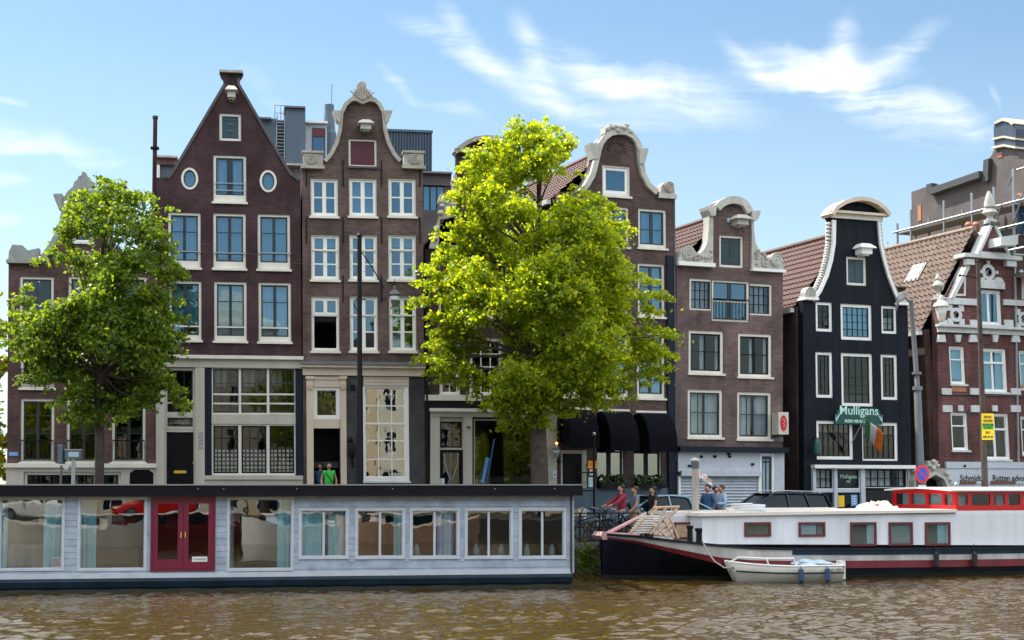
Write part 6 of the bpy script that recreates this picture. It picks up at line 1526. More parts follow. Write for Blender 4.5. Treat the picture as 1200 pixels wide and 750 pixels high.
# aft companionway block with red doorway
u0, u1 = BG.F(789, 620, 1.15)[0], BG.F(812, 620, 1.15)[0]
a0 = BG.F(781, 620, 1.3)[0]; m = MB(); zt_ = BG.F(800, 604, 1.15)[1]; m.box(u0-.10, c0-.005, 1.15, 1.9, zc_(c0)-.02, zt_); m.build('companionway', 'barge_white', BGr)
za, zb2 = BG.F(800, 632, 1.15)[1], BG.F(800, 612, 1.15)[1]; m = MB(); m.ring(u0, u1, za, zb2, .06, 1.10, 1.149); o = m.build('side_hatch', 'window_red', BGr); MB().box(u0+.06, u1-.06, 1.12, 1.148, za+.06, zb2-.06).build('hatch_panel', 'wood_pale', o)
# cabin windows
def bwin(x0, y0, x1, y1, lab=None, cur_=None):
    u0 = BG.F(x0, y0, cy0)[0]; u1 = BG.F(x1, y0, cy0)[0]; z0 = BG.F(x0, y1, cy0)[1]; z1 = BG.F(x0, y0, cy0)[1]
    m = MB(); m.ring(u0, u1, z0, z1, .065, cy0-.04, cy0-.002); w = m.build('window', 'window_red', BGr)
    MB().box(u0+.06, u1-.06, cy0-.018, cy0-.010, z0+.06, z1-.06).build('pane', 'glass_boat', w)
    if cur_:
        for (f0, f1, mt) in cur_: MB().box(u0+.066+(u1-u0-.13)*f0, u0+.064+(u1-u0-.13)*f1, cy0-.008, cy0-.003, z0+.066, z1-.066).build('curtain', mt, w)
    MB().box(u0+.066, u1-.066, cy0-.0028, cy0-.0012, z0+.066, z1-.066).build('room_shade_sheet', 'interior', w)  # flat dark sheet, the unlit cabin inside painted behind the pane
bwin(872, 612, 903, 629, cur_=[(0,1,'cloth_khaki')]); bwin(935.5, 612, 966.5, 629, cur_=[(0,.68,'curtain'),(.72,1,'cloth_khaki')]); bwin(996, 612, 1026.5, 640, cur_=[(.66,1,'curtain')])
bwin(1041, 612, 1069, 639.5, cur_=[(0,1,'curtain_grey')]); bwin(1083.5, 612, 1113, 639.5, cur_=[(.5,.85,'curtain_teal'),(.88,1,'curtain')])
# wheelhouse
w0 = BG.F(1120, 590, .32)[0]; w1 = w0+4.6; zw0 = BG.F(1120, 598.5, .32)[1]; zw1 = BG.F(1120, 574, .32)[1]; wy0, wy1 = .32, 2*BB-.32
WH = []
def rnd_rect(a, b, c, d_, r=.05): 
    q = []
    for (x, y, t0) in ((b-r,d_-r,0),(a+r,d_-r,pi/2),(a+r,c+r,pi),(b-r,c+r,1.5*pi)):
        for k in range(4): t = t0+pi/2*k/3; q.append((x+r*cos(t), y+r*sin(t)))
    return q
wo_ = None
def wh_side(L_, wins, nm):
    """a wheelhouse wall drawn in its own (x, z), with window openings"""
    hs = [rnd_rect(*w) for w in wins]; m = MB(); m.prism([(0, zw0), (L_, zw0), (L_, zw1), (0, zw1)], 0, .06, hs); o = m.build(nm, 'wheel_red', BGr)
    for w in wins:
        MB().box(w[0]+.01, w[1]-.01, .028, .034, w[2]+.01, w[3]-.01).build('pane', 'glass_boat', o)
    return o
zz0, zz1 = zw0+.16, zw1-.13
us = [BG.F(x, 585, .32)[0]-w0 for x in (1123.5,1134.5,1138.5,1160.5,1164.5,1177.5,1181.5,1195.5,1199,1214)]
near = wh_side(w1-w0, [(max(us[i],.05), us[i+1], zz0, zz1) for i in range(0, 10, 2)], 'wheelhouse_side'); near.location = (w0, wy0, 0)
far = wh_side(w1-w0, [(.2,1.1,zz0,zz1),(1.3,2.2,zz0,zz1),(2.4,3.3,zz0,zz1)], 'wheelhouse_side'); far.location = (w0, wy1, 0)
Lf = wy1-wy0; fr_ = wh_side(Lf-.06, [(.12,.52,zz0,zz1),(.66,1.42,zz0,zz1),(1.56,2.34,zz0,zz1),(2.48,3.24,zz0,zz1)], 'wheelhouse_front'); fr_.rotation_euler = (0,0,pi/2); fr_.location = (w0+.06-.0, wy0+.061, 0)
MB().box(w1-.05, w1, wy0+.061, wy1-.001, zw0, zw1).build('wheelhouse_back', 'wheel_red', BGr)
m = MB(); vs = []; n = 8
for x in (w0-.25, w1+.15):
    for k in range(n+1): t = k/n; vs.append((x, wy0-.12+(wy1-wy0+.24)*t, zw1+.01+.07*sin(pi*t)))
m.add(vs+[(a, b, c-.05) for a, b, c in vs], [(i, i+n+1, i+n+2, i+1) for i in range(n)]+[(2*(n+1)+i, 2*(n+1)+i+1, 2*(n+1)+i+n+2, 2*(n+1)+i+n+1) for i in range(n)]+[(i, i+1, 2*(n+1)+i+1, 2*(n+1)+i) for i in range(n)]+[(0, 2*(n+1), 2*(n+1)+n+1, n+1)])
m.build('wheelhouse_roof', 'white', BGr)
MB().box(w0-.01, s_en-.25, wy0-.012, wy1+.012, ctop2-.05, zw0-.002).build('wheelhouse_base', 'barge_white', BGr)
m = MB(); 
for y in (wy0+.5, wy0+1.2, wy0+2.1): curtain_mesh(m, 0, .01, 0, 0, 0) if False else None
for i, (x, dx) in enumerate(((.15,.3),(1.6,.35),(2.0,.4),(3.3,.4))):
    pass
MB().box(w0+1.9, w0+2.0, wy0+.2, wy1-.3, zw0, zz1).build('inner_partition', 'curtain', BGr)
MB().box(w0+.3, w0+.9, wy0+.8, wy0+1.8, zw0, zw0+.35).build('dashboard', 'wood_brown', BGr)
for a_, b_ in ((.12,.52),(.66,1.42),(1.56,2.34),(2.48,3.0)): MB().box(w0+.10, w0+.12, wy0+.061+a_, wy0+.061+b_, zz0, zz1).build('blind', 'curtain', BGr)
for k, y in enumerate(()):
    m = MB(); curtain_mesh(m, y, y+.45, zz0-.05, zz1+.05, 0); o = m.build('curtain', 'curtain', BGr, True); o.rotation_euler = (0,0,pi/2); o.location = (w0+.22, 0, 0)
for u in (.12, 1.5, 2.35, 3.4):
    m = MB(); curtain_mesh(m, w0+u, w0+u+.3, zz0-.05, zz1+.05, wy0+.14); m.build('curtain', 'curtain', BGr, True)
u, z = w0, zw1+.12
MB().lathe([(.05,0),(.06,.08),(.03,.12)], (w0+.1, wy0+.1, zw1+.1), 8).build('mast_light', 'steel', BGr)
# bollards
for x, y0, y1_, r_ in ((809.5,616,632,.08),(820.5,619,631,.10)):
    a = BG.F(x, y1_, .35); b = BG.F(x, y0, .35); m = MB(); m.lathe([(r_,zc_(a[0])),(r_*.9,b[1]-.1),(r_*1.25,b[1]-.08),(r_*1.25,b[1])], (a[0],.4,0), 12) ; m.build('bollard', 'iron', BGr)
# slatted stairs with handrail
SF = lambda x, y, v: BG.F(x, y, v)
m = MB(); n = 8
lo = SF(737, 624, .6); hi = SF(754, 605, .6); wx = (SF(777.5, 605, .6)[0]-hi[0])/1.65
for k in range(n):
    t = k/(n-1); u = lo[0]+(hi[0]-lo[0])*t; z = lo[1]+(hi[1]-lo[1])*t
    m.box(u, u+wx*1.65, .55+.035*k, .63+.035*k, z-.022, z+.022)
st = m.build('slatted_hatch', 'barge_roof', BGr)
m = MB()
for q in ([(762,626),(779,605)],[(739,625),(756,606)],[(784,605),(795,631)],[(776,607),(790,631)],[(768,627),(784,612)],[(773,628),(788,615)],[(766,616),(782,630)]):
    a = SF(*q[0], .42); b = SF(*q[1], .42); m.tube([(a[0],.42,a[1]),(b[0],.42,b[1])], .035, 5)
for y in (618, 611, 627): a = SF(766, y, .45); b = SF(790, y+1, .45); m.tube([(a[0],.45,a[1]),(b[0],.45,b[1])], .03, 5)
a = SF(783, 627, 1.1); m.build('hatch_frame', 'wood_pale', BGr)
m = MB()
for (x0, y0, x1, y1_) in ((763,604,770,595.5),(775,604,780,595.5),(785,605,794,595),(766,595,796,594)): a = SF(x0,y0,.9); b = SF(x1,y1_,.9); m.tube([(a[0],.9,a[1]),(b[0],.9,b[1])], .045, 6)
m.build('handrail', 'wood_pale', BGr)
# mooring line
a = BG.F(822, 631, .3); mr_ = thing('mooring_rope', 'pale rope sagging from the barge bollard down to the dinghy', 'rope', BG.O, PBG)
pts_ = [BG.F(x, y, -.15) for x, y in ((823,634),(829,648),(836,658),(846,665),(855,664))]
MB().tube([(p[0], -.15-.05*i, p[1]) for i, p in enumerate(pts_)], .022, 6).build('rope', 'rope', mr_)
MB().sphere((pts_[-1][0], -.35, pts_[-1][1]), .04, 6, 5).build('knot', 'rope', mr_)
# fenders: dark marks on hull side
for x in (1096, 1141):
    u, z = BG.F(x, 655, -.06); m = MB(); m.lathe([(.02,.22),(.08,.15),(.08,-.2),(.02,-.28)], (u,-.12,z), 8); m.tube([(u,-.1,z+.2),(u,-.06,z+.45)], .012, 5); m.build('fender', 'rubber', BGr)
u, z = BG.F(1141, 644, -.06); 
# post with cap on the deck
pf = BG.F(815, 603, 1.4); pm = BG.F(815, 540, 1.4); po = thing('mooring_post', 'pale wooden post with a dark cap standing by the barge cabin', 'post', BG.O+BG.e*pf[0]+BG.n*1.4+Vector((0,0,zc_(pf[0])+.0)), PBG)
hz = pm[1]-zc_(pf[0]); MB().tube([(0,0,0),(0,0,hz-.22)], .10, 10).build('shaft', 'wood_grey', po, True); MB().tube([(0,0,hz-.22),(0,0,hz-.02)], .115, 10).build('band', 'iron_grey', po); MB().lathe([(.12,hz-.02),(.15,hz+.01),(.14,hz+.04),(.03,hz+.09)], n=12).build('cap', 'stone_pale', po)
MB().box(-.2,.2,-.2,.2,pf[1]-zc_(pf[0])-.05,pf[1]-zc_(pf[0])+.1).build('foot', 'barge_roof', po)
# rolled orange white banner hanging off the post
bn = thing('rolled_banner', 'sunlit orange and white striped cloth hanging off the pale post', 'cloth', BG.O+BG.e*pf[0]+BG.n*1.4+Vector((0,0,BG.F(815,556,1.4)[1])), PBG)
m = MB(); vs = []; fs = []
for i in range(13):
    t = i/12
    for j in range(5): s_ = j/4; vs.append((.1+.42*t, .05*sin(t*7+j), .10-.28*t**1.3-.22*s_*(1-.3*t)+.02*sin(t*15+s_*5)))
for i in range(12):
    for j in range(4): fs.append((i*5+j, i*5+5+j, i*5+6+j, i*5+j+1))
m.add(vs, fs); o = m.build('cloth', 'cloth_white', bn, True); o.modifiers.new('s', 'SOLIDIFY').thickness = .02
m = MB()
for k in range(4): t = .12+k*.22; m.tube([(.1+.42*t, -.055, .09-.28*t**1.3), (.1+.42*t+.03, -.055, -.02-.28*t**1.3)], .014, 5)
m.build('stripes', 'flag_orange', bn)

# odds and ends on the barge roof
def roof_at(px, v, off=.09): 
    u = BG.F(px, 600, v)[0]; t = min(1, max(0, (u-c0)/(cE-c0))); z = ctop+(ctop2-ctop)*t+off; return BG.O+BG.e*u+BG.n*v+Vector((0,0,z))
o = thing('folded_tarpaulin', 'crumpled white and orange tarpaulin bundle on the barge roof before the pub windows', 'tarpaulin', roof_at(1028, 1.2), PBG)
m = MB()
crumple(m, 1.1, .8, .26, 18, 5)
m.build('bundle', 'barge_roof', o, True); m = MB()
for k in range(4): m.sphere((random.uniform(-.3,.2), -.25, .10+.02*k), (.12,.05,.03), 8, 5)
m.build('orange_strap', 'flag_orange', o, True)
o = thing('coiled_hose', 'pale coiled hose lying on the barge roof near the blue car', 'hose', roof_at(878, 1.0), PBG)
m = MB(); m.tube([(.5*cos(t)*(1+.1*sin(3*t)), .35*sin(t), .03+.012*t) for t in [k*.35 for k in range(50)]], .03, 6); m.build('coil', 'curtain', o); MB().box(-.7,-.5,-.1,.1,0,.12).build('reel', 'barge_roof', o)
o = thing('roof_ladder', 'pale low ladder lying along the barge roof', 'ladder', roof_at(925, 1.6), PBG)
m = MB()
for y in (-.2, .2): m.box(-1.4,1.4,y-.03,y+.03,.0,.09)
m.build('rails', 'barge_roof', o); m = MB()
for k in range(9): m.box(-1.3+k*.31,-1.25+k*.31,-.17,.17,.03,.07)
m.build('rungs', 'barge_roof', o)

# ------------------------------------------------------------------ dinghy
DW = on_z(870, 683, 0); DG = Frame((DW.x, DW.y), R(6), zb=0)
DN = thing('dinghy', 'small white open rowing dinghy with blue fenders moored beside the barge', 'rowing boat', DG.O, R(6))
d0_ = DG.F(851, 658, .6)[0]; d1_ = DG.F(991, 660, .0)[0]; LD = d1_-d0_; zd0 = DG.F(855, 658, .6)[1]; zd1 = DG.F(920, 664, 0)[1]
def dsec(t):
    w = .68*(1-(1-min(1, t/.55))**2.2)**.62 if t < .55 else .68*(1-.12*((t-.55)/.45)**2); z = zd1+(zd0-zd1)*(1-t/.6)**2 if t < .6 else zd1; w = max(w, .03)
    return w, z+.02*max(0, (t-.6))
vs = []; fs = []; n = 28; K_ = 9
for i in range(n+1):
    t = i/n; w, z = dsec(t); s = d0_+LD*t+(.25*(1-t)**3)*0; kb = -.12
    row = []
    for k in range(K_):
        a = k/(K_-1)*2-1; yy = .68+w*(abs(a)**.55)*(1 if a > 0 else -1); zz = kb+(z-kb)*abs(a)**1.9; xx = s+.38*(1-abs(a)**1.2)*max(0, 1-t*3)
        row.append((xx, yy, zz))
    vs += row
for i in range(n):
    for k in range(K_-1): fs.append((i*K_+k, (i+1)*K_+k, (i+1)*K_+k+1, i*K_+k+1))
fs.append(tuple(range(n*K_, n*K_+K_)))
m = MB().add(vs, fs); hu = m.build('hull', 'dinghy_white', DN, True); sl = hu.modifiers.new('s', 'SOLIDIFY'); sl.thickness = .03
for sd in (-1, 1):
    pass
m = MB()
for sd in (-1, 1): m.tube([(d0_+LD*i/n, .68+sd*(dsec(i/n)[0]+.015), dsec(i/n)[1]+.01) for i in range(n+1)], .030, 6)
m.tube([(d1_, .68-.6, zd1+.01), (d1_, .68+.6, zd1+.01)], .03, 6); m.build('gunwale', 'white', DN, True)
m = MB()
for sd in (-1, 1): m.tube([(d0_+LD*i/n, .68+sd*(dsec(i/n)[0]*.93+.012), dsec(i/n)[1]*.58) for i in range(2, n+1)], .018, 5)
m.build('spray_rail', 'boat_hull', DN, True)
for t in (.33, .62, .86): w, z = dsec(t); MB().box(d0_+LD*t-.13, d0_+LD*t+.13, .68-w*.88, .68+w*.88, z-.12, z-.08).build('thwart', 'wood_pale', DN)
zr_ = zd1+.22; m = MB(); ra, rb = d0_+LD*.05, d0_+LD*.575
m.tube([(ra, .66, zd0+.0), (ra+.15, .45, zr_+.02), (d0_+LD*.3, .06, zr_), (rb-.1, .04, zr_), (rb, .04, zd1)], .028, 6); m.tube([(ra+.1,.9,zd0), (d0_+LD*.3, 1.3, zr_), (rb-.1,1.32,zr_), (rb,1.32,zd1)], .028, 6); m.tube([(d0_+LD*.31,.05,zr_),(d0_+LD*.33,.03,zd1)], .022, 5); m.build('grab_rail', 'white', DN, True)
m = MB()
for k in range(12): m.sphere((d0_+LD*random.uniform(.66,.86), random.uniform(.3,1.0), zd1+random.uniform(.02,.09)), (random.uniform(.15,.3), .22, random.uniform(.05,.1)), 9, 6)
m.build('tarpaulin', 'tarp', DN, True)
for t in (.60, .835):
    w, z = dsec(t); u = d0_+LD*t; m = MB(); m.lathe([(.03,.18),(.075,.14),(.085,-.16),(.03,-.22)], (u, .68-w-.08, z-.22), 10); m.tube([(u,.68-w-.08,z-.05),(u,.68-w,z+.02)], .012, 5); m.build('fender', 'fender_blue', DN, True)
w, z = dsec(.93); text('W 1501', 'dark_grey_text', .11, (d0_+LD*.925, .68-w-.012, z-.11), DN, ext=.002)
m = MB(); m.box(d1_+.01, d1_+.16, .5, .86, .05, zd1+.12); m.build('outboard_bracket', 'white', DN)
EXPO = 0.92
# ------------------------------------------------------------------ cars
def car(name, label, body, loc, rz, L_=4.3, Wd=.86, hood_z=.92, roof_z=1.48, wagon=False, group='cars parked on the quay'):
    o = thing(name, label, 'car', loc, rz, group)
    # stations: x, half width, sill z, belt z
    st = [(0,.55,.42,.62),(.08,.70,.28,.72),(.35,.80,.22,.80),(.9,.85,.2,.88),(1.45,.86,.2,.95),(2.2,.87,.2,.97),(3.2,.87,.2,1.0),(3.9,.84,.22,1.02),(4.22,.76,.28,.98),(4.3,.66,.42,.85)]
    vs = []; fs = []; K_ = 9
    for x, w, z0, z1 in st:
        vs += [(x,-w*.9,z0),(x,-w,z0+.12),(x,-w*1.02,(z0+z1)/2),(x,-w*.98,z1-.06),(x,-w*.88,z1),(x,w*.88,z1),(x,w*.98,z1-.06),(x,w*1.02,(z0+z1)/2),(x,w,z0+.12)]
        vs.append((x,w*.9,z0))
    K_ = 10
    for i in range(len(st)-1):
        for k in range(K_): fs.append((i*K_+k, (i+1)*K_+k, (i+1)*K_+(k+1) % K_, i*K_+(k+1) % K_))
    fs += [tuple(range(K_)), tuple(range((len(st)-1)*K_+K_-1, (len(st)-1)*K_-1, -1))]
    b = MB().add(vs, fs).build('body', body, o, True); bv = b.modifiers.new('b', 'BEVEL'); bv.width = .03; bv.segments = 2
    re = 4.12 if wagon else 3.9; rt = 3.95 if wagon else 3.1
    gl = [(1.15,.93,.74,.93),(2.0,roof_z-.04,.60,.96),(2.9,roof_z-.03,.61,.98),(rt,roof_z-.07,.60,1.0),(re+.08,1.0,.70,1.0)]
    vs = []; 
    for x, zt, w, zb in gl: vs += [(x,-.77,zb-.03),(x,-w,zt),(x,w,zt),(x,.77,zb-.03)]
    fs = []
    for i in range(len(gl)-1):
        for k in range(3): fs.append((i*4+k, (i+1)*4+k, (i+1)*4+k+1, i*4+k+1))
    MB().add(vs, fs).build('windows', 'car_glass', o)
    vs = []; 
    for x, zt, w in ((1.92,roof_z-.05,.60),(2.3,roof_z-.005,.63),(2.9,roof_z,.64),(rt-.1,roof_z-.03,.62),(rt+.06,roof_z-.08,.60)): vs += [(x,-w,zt-.02),(x,-w*.9,zt+.02),(x,w*.9,zt+.02),(x,w,zt-.02)]
    fs = [(i*4+k, (i+1)*4+k, (i+1)*4+k+1, i*4+k+1) for i in range(4) for k in range(3)]
    MB().add(vs, fs).build('roof', body, o, True)
    m = MB()
    for sd in (-1, 1):
        m.tube([(1.12,sd*.78,.94),(1.98,sd*.63,roof_z-.04),(2.6,sd*.655,roof_z-.01),(rt,sd*.63,roof_z-.05),(re+.08,sd*.75,1.0)], .035, 6)
        m.tube([(2.55,sd*.785,.96),(2.5,sd*.645,roof_z-.03)], .035, 5); m.tube([(3.35,sd*.785,.98),(3.2,sd*.64,roof_z-.05)], .035, 5)
    m.build('pillars', body, o, True)
    if wagon:
        for sd in (-1, 1): MB().tube([(2.0,sd*.58,roof_z),(2.2,sd*.58,roof_z+.07),(3.7,sd*.58,roof_z+.03),(3.85,sd*.58,roof_z-.03)], .02, 5).build('roof_rail', 'steel', o)
    for x in (.78, 3.45):
        for sd in (-1, 1):
            w = MB(); w.tube([(x, sd*.68, .31), (x, sd*.89, .31)], .31, 20); wh_ = w.build('wheel', 'rubber', o)
            MB().tube([(x, sd*.86, .31), (x, sd*.90, .31)], .20, 14).build('rim', 'steel', wh_)
    for sd in (-1, 1):
        MB().sphere((.16, sd*.58, .66), (.14, .17, .09), 10, 7).build('headlight', 'lamp_lens', o, True)
        MB().sphere((4.2, sd*.64, .84), (.10, .11, .14), 10, 7).build('tail_light', 'lamp_rear', o, True)
        MB().sphere((1.42, sd*.95, 1.0), (.08, .10, .07), 9, 6).build('mirror', body, o, True)
        MB().box(2.35, 2.52, sd*.885, sd*.905, .80, .83).box(3.2, 3.36, sd*.885, sd*.905, .82, .85).build('door_handle', 'steel', o)
    MB().box(-.03, .02, -.26, .26, .40, .50).build('number_plate', 'sign_yellow', o); MB().box(-.01, .06, -.5, .5, .5, .62).build('grille', 'rubber', o)
    return o
def place(px, Y): return (X_at(px, Y), Y, ZQ)
car('parked_car', 'teal grey hatchback with a silver roof line parked behind the cyclist', 'car_teal', place(690, 49.0), PBG+R(1), roof_z=1.46)
cn = [('white hatchback on the near bank, mirrored in the houseboat windows', 'white', -12, -3), ('red car on the near bank, mirrored in the houseboat windows', 'wheel_red', -6, -3.5), ('silver car on the near bank, mirrored in the houseboat windows', 'steel', 3.5, -3.2)]
for lb, mt, x_, y_ in cn: car('parked_car', lb, mt, (x_, y_, ZQ), R(2), group='cars on the near bank mirrored in glass')
car('parked_car', 'dark navy blue estate car whose upper half shows above the barge roof', 'car_blue', place(833, 51.3), PBG+R(1), roof_z=1.53, wagon=True)

# ------------------------------------------------------------------ bicycles
def bike(label, loc, rz, frame='iron', lean=0, basket=False, root=None):
    o = thing('bicycle', label, 'bicycle', loc, rz, 'bicycles on the quay'); o.rotation_euler = (lean, 0, rz)
    for x in (0, 1.08):
        m = MB(); n = 22; m.tube([(x+.33*cos(2*pi*k/n), 0, .35+.33*sin(2*pi*k/n)) for k in range(n+1)], .022, 6, cap=False); w = m.build('wheel', 'rubber', o)
        m = MB(); m.tube([(x+.31*cos(2*pi*k/n), 0, .35+.31*sin(2*pi*k/n)) for k in range(n+1)], .012, 5, cap=False)
        for k in range(9): t = pi*k/9; m.tube([(x-.3*cos(t),0,.35-.3*sin(t)),(x+.3*cos(t),0,.35+.3*sin(t))], .004, 3)
        m.build('rim', 'steel', w)
    m = MB(); P = dict(r=(1.08,0,.35), b=(.62,0,.30), s=(.78,0,.85), h=(.22,0,.88), f=(0,0,.35), h2=(.18,0,.70))
    for a, b in (('r','b'),('b','s'),('s','r'),('b','h2'),('s','h2')): m.tube([P[a], P[b]], .018, 6)
    m.tube([(0,0,.35),(.14,0,.62),(.24,0,1.02)], .018, 6); m.build('frame', frame, o)
    MB().sphere((.82,0,.93), (.13,.08,.04), 8, 5).build('saddle', 'rubber', o)
    MB().tube([(.42,-.28,1.02),(.25,-.2,1.08),(.24,0,1.04),(.25,.2,1.08),(.42,.28,1.02)], .014, 6).build('handlebar', 'steel', o)
    m = MB(); m.tube([(.95,0,.72),(1.3,0,.72)], .02, 5); 
    for k in range(9): t = k/8*pi*.75-.3; m.tube([(1.08+.37*cos(t),-.03,.35+.37*sin(t)),(1.08+.37*cos(t),.03,.35+.37*sin(t))], .02, 4)
    m.build('mudguard', frame, o)
    if basket: MB().box(-.25,.05,-.18,.18,.82,1.05).build('basket', 'wood_grey', o)
    return o
bike('black bicycle leaning at the quay edge right of the houseboat', place(672, 47.2), R(12), lean=R(8))
bike('grey bicycle parked second from the houseboat end', place(684, 47.6), R(30), frame='iron_grey', lean=R(-6), basket=True)
bike('dark bicycle parked behind the barge rudder', place(700, 47.9), R(-8), frame='iron', lean=R(5))
# iron quay railing
o = thing('quay_railing', 'low dark iron railing along the quay edge between houseboat and barge', 'railing', (QP.x, QP.y+.35, ZQ), PHB)
for k in range(6): MB().tube([(-1.5+k*.62,0,0),(-1.5+k*.62,0,.95)], .028, 6).build('post', 'iron', o)
m = MB()
for z in (.5, .92): m.tube([(-1.5,0,z),(1.6,0,z)], .022, 6)
m.build('rails', 'iron', o)

# ------------------------------------------------------------------ people
def skin_mesh(name, pts, edges, rads, mat, parent, lvl=2):
    me = bpy.data.meshes.new(name+'_sk'); me.from_pydata([tuple(p) for p in pts], edges, []); o = bpy.data.objects.new(name+'_sk', me); C.objects.link(o)
    sk = o.modifiers.new('sk', 'SKIN'); sv = me.skin_vertices[0].data
    for i, r in enumerate(rads): sv[i].radius = r if isinstance(r, tuple) else (r, r)
    sv[0].use_root = True; o.modifiers.new('ss', 'SUBSURF').levels = lvl
    bpy.context.view_layer.update(); me2 = bpy.data.meshes.new_from_object(o.evaluated_get(bpy.context.evaluated_depsgraph_get()))
    bpy.data.objects.remove(o); me2.name = name; r_ = bpy.data.objects.new(name, me2); C.objects.link(r_); me2.materials.clear(); me2.materials.append(M[mat]); r_.parent = parent
    me2.polygons.foreach_set('use_smooth', [True]*len(me2.polygons)); return r_
def person(label, loc, rz, pose='walk', top='cloth_grey', bottom='cloth_denim', hair='hair_dark', long_hair=False, skirt=False, sleeves=1.0, s=1.0, group='people on the quay', cat='person', bag=None, sh=None):
    o = thing('person', label, cat, loc, rz, group); o.scale = (s, s, s)
    J = dict(pel=(0,0,.95), sp=(0,0,1.14), ch=(0,.01,1.34), nk=(0,.0,1.46), n2=(0,-.004,1.525), jw=(0,-.02,1.575), hd=(0,-.01,1.645), tp=(0,-.0,1.71), ns=(0,-.125,1.615))
    arms = {'walk': ((-.26,.12,1.14,-.27,.02,.90),(.26,-.08,1.15,.27,-.26,.98)), 'stand': ((-.26,.03,1.14,-.24,-.12,.93),(.26,.03,1.14,.24,-.12,.93)),
            'hold': ((-.25,-.05,1.15,-.10,-.30,1.18),(.25,-.05,1.15,.12,-.30,1.15)), 'cycle': ((-.24,-.22,1.20,-.22,-.46,1.10),(.24,-.22,1.20,.22,-.46,1.10)),
            'work': ((-.26,-.08,1.18,-.24,-.32,1.35),(.26,-.1,1.2,.22,-.36,1.4))}[pose]
    legs = {'walk': ((-.09,-.13,.52,-.09,-.22,.09),(.09,.02,.50,.09,.26,.14)), 'cycle': ((-.1,-.34,.80,-.1,-.18,.42),(.1,-.38,.72,.1,-.28,.30))}.get(pose, ((-.10,-.02,.50,-.11,0,.08),(.10,-.02,.50,.12,0,.08)))
    pts = [J['pel'],J['sp'],J['ch'],J['nk'],J['n2'],J['jw'],J['hd'],J['tp'],J['ns']]; ed = [(0,1),(1,2),(2,3),(3,4),(4,5),(5,6),(6,7),(6,8)]; rd = [(.13,.09),(.11,.08),(.135,.085),.05,.046,(.082,.10),(.108,.125),(.075,.085),.016]
    ai = []
    for sd, a in zip((-1,1), arms):
        i = len(pts); pts += [(sd*.165,0,1.42), a[:3], a[3:]]; ed += [(2,i),(i,i+1),(i+1,i+2)]; rd += [.058,.042,.030]; ai.append(i)
        d = (Vector(a[3:])-Vector(a[:3])).normalized(); hb_ = Vector(a[3:])+d*.06; j = len(pts); pts.append(tuple(hb_)); ed.append((i+2,j)); rd.append((.036,.018))
        side = d.cross(Vector((sd,0,0))).normalized()
        for q, ln in ((-.032,.065),(-.011,.08),(.011,.075),(.03,.058)):
            k = len(pts); p1 = hb_+side*q+d*.035; p2 = hb_+side*q*1.1+d*(.035+ln*.6)+Vector((-sd*.02,0,0)); pts += [tuple(p1), tuple(p2)]; ed += [(j,k),(k,k+1)]; rd += [.010,.008]
        k = len(pts); pts.append(tuple(Vector(a[3:])+d*.05+side*.055)); ed.append((i+2,k)); rd.append(.010)
    li = []
    for sd, a in zip((-1,1), legs):
        i = len(pts); pts += [(sd*.09,0,.90), a[:3], a[3:], (a[3],a[4]-.13,a[5]-.045)]; ed += [(0,i),(i,i+1),(i+1,i+2),(i+2,i+3)]; rd += [.088,.058,.040,(.042,.025)]; li.append(i)
    skin_mesh('body', pts, ed, rd, 'skin', o)
    # shirt
    sp_ = [(0,0,.89),J['sp'],J['ch'],(0,0,1.44)]; se = [(0,1),(1,2),(2,3)]; sr = [(.185,.14),(.165,.125),(.19,.135),(.085,.08)]
    for sd, a in zip((-1,1), arms):
        i = len(sp_); el = Vector((sd*.165,0,1.42)).lerp(Vector(a[:3]), 1 if sleeves >= 1 else sleeves*1.3)
        sp_ += [(sd*.165,0,1.42), tuple(el)]; se += [(2,i),(i,i+1)]; sr += [.082,.060]
        if sleeves >= 1: sp_.append(tuple(Vector(a[:3]).lerp(Vector(a[3:]), .9))); se.append((i+1,i+2)); sr.append(.042)
    skin_mesh('shirt', sp_, se, sr, top, o)
    if skirt:
        MB().lathe([(.17,.98),(.16,1.02)][::-1]+[(.19,.80),(.24,.52),(.235,.50)], n=16).build('skirt', bottom, o, True)
    else:
        tp_ = [(0,0,.99)]; te = []; tr_ = [(.155,.115)]
        for sd, a in zip((-1,1), legs):
            i = len(tp_); tp_ += [(sd*.09,0,.88), a[:3], tuple(Vector(a[:3]).lerp(Vector(a[3:]), .92))]; te += [(0,i),(i,i+1),(i+1,i+2)]; tr_ += [.102,.075,.062]
        skin_mesh('trousers', tp_, te, tr_, bottom, o)
    m = MB(); 
    for sd, a in zip((-1,1), legs): m.sphere((a[3], a[4]-.06, a[5]-.04), (.05,.13,.045), 9, 6)
    m.build('shoes', 'rubber', o, True)
    m = MB(); m.sphere((0,.025,1.68), (.100,.105,.085), 12, 9)
    if long_hair: m.sphere((0,.07,1.52), (.09,.06,.18), 10, 8)
    hr = m.build('hair', hair, o, True)
    m = MB()
    for sd in (-1,1): m.sphere((sd*.034,-.105,1.645), (.012,.012,.008), 6, 5)
    m.build('eyes', 'hair_dark', o); MB().sphere((0,-.104,1.575), (.024,.012,.007), 6, 5).build('mouth', 'barge_red', o)
    if bag:
        MB().tube([(-.14,-.12,1.42),(.02,-.135,1.2),(.16,-.10,1.02)], .014, 5).build('bag_strap', 'rubber', o)
    if sh:
        m = MB()
        for k in range(6): m.annulus(0, 0, .001, .001, .0005, 0, .001, 4) if False else m.lathe([(.182,1.02+k*.065),(.184,1.04+k*.065)], n=14)
    return o
def local_pt(h, px, py, v):
    u, z = h.F(px, py, v); return h.O+h.e*u+h.n*v
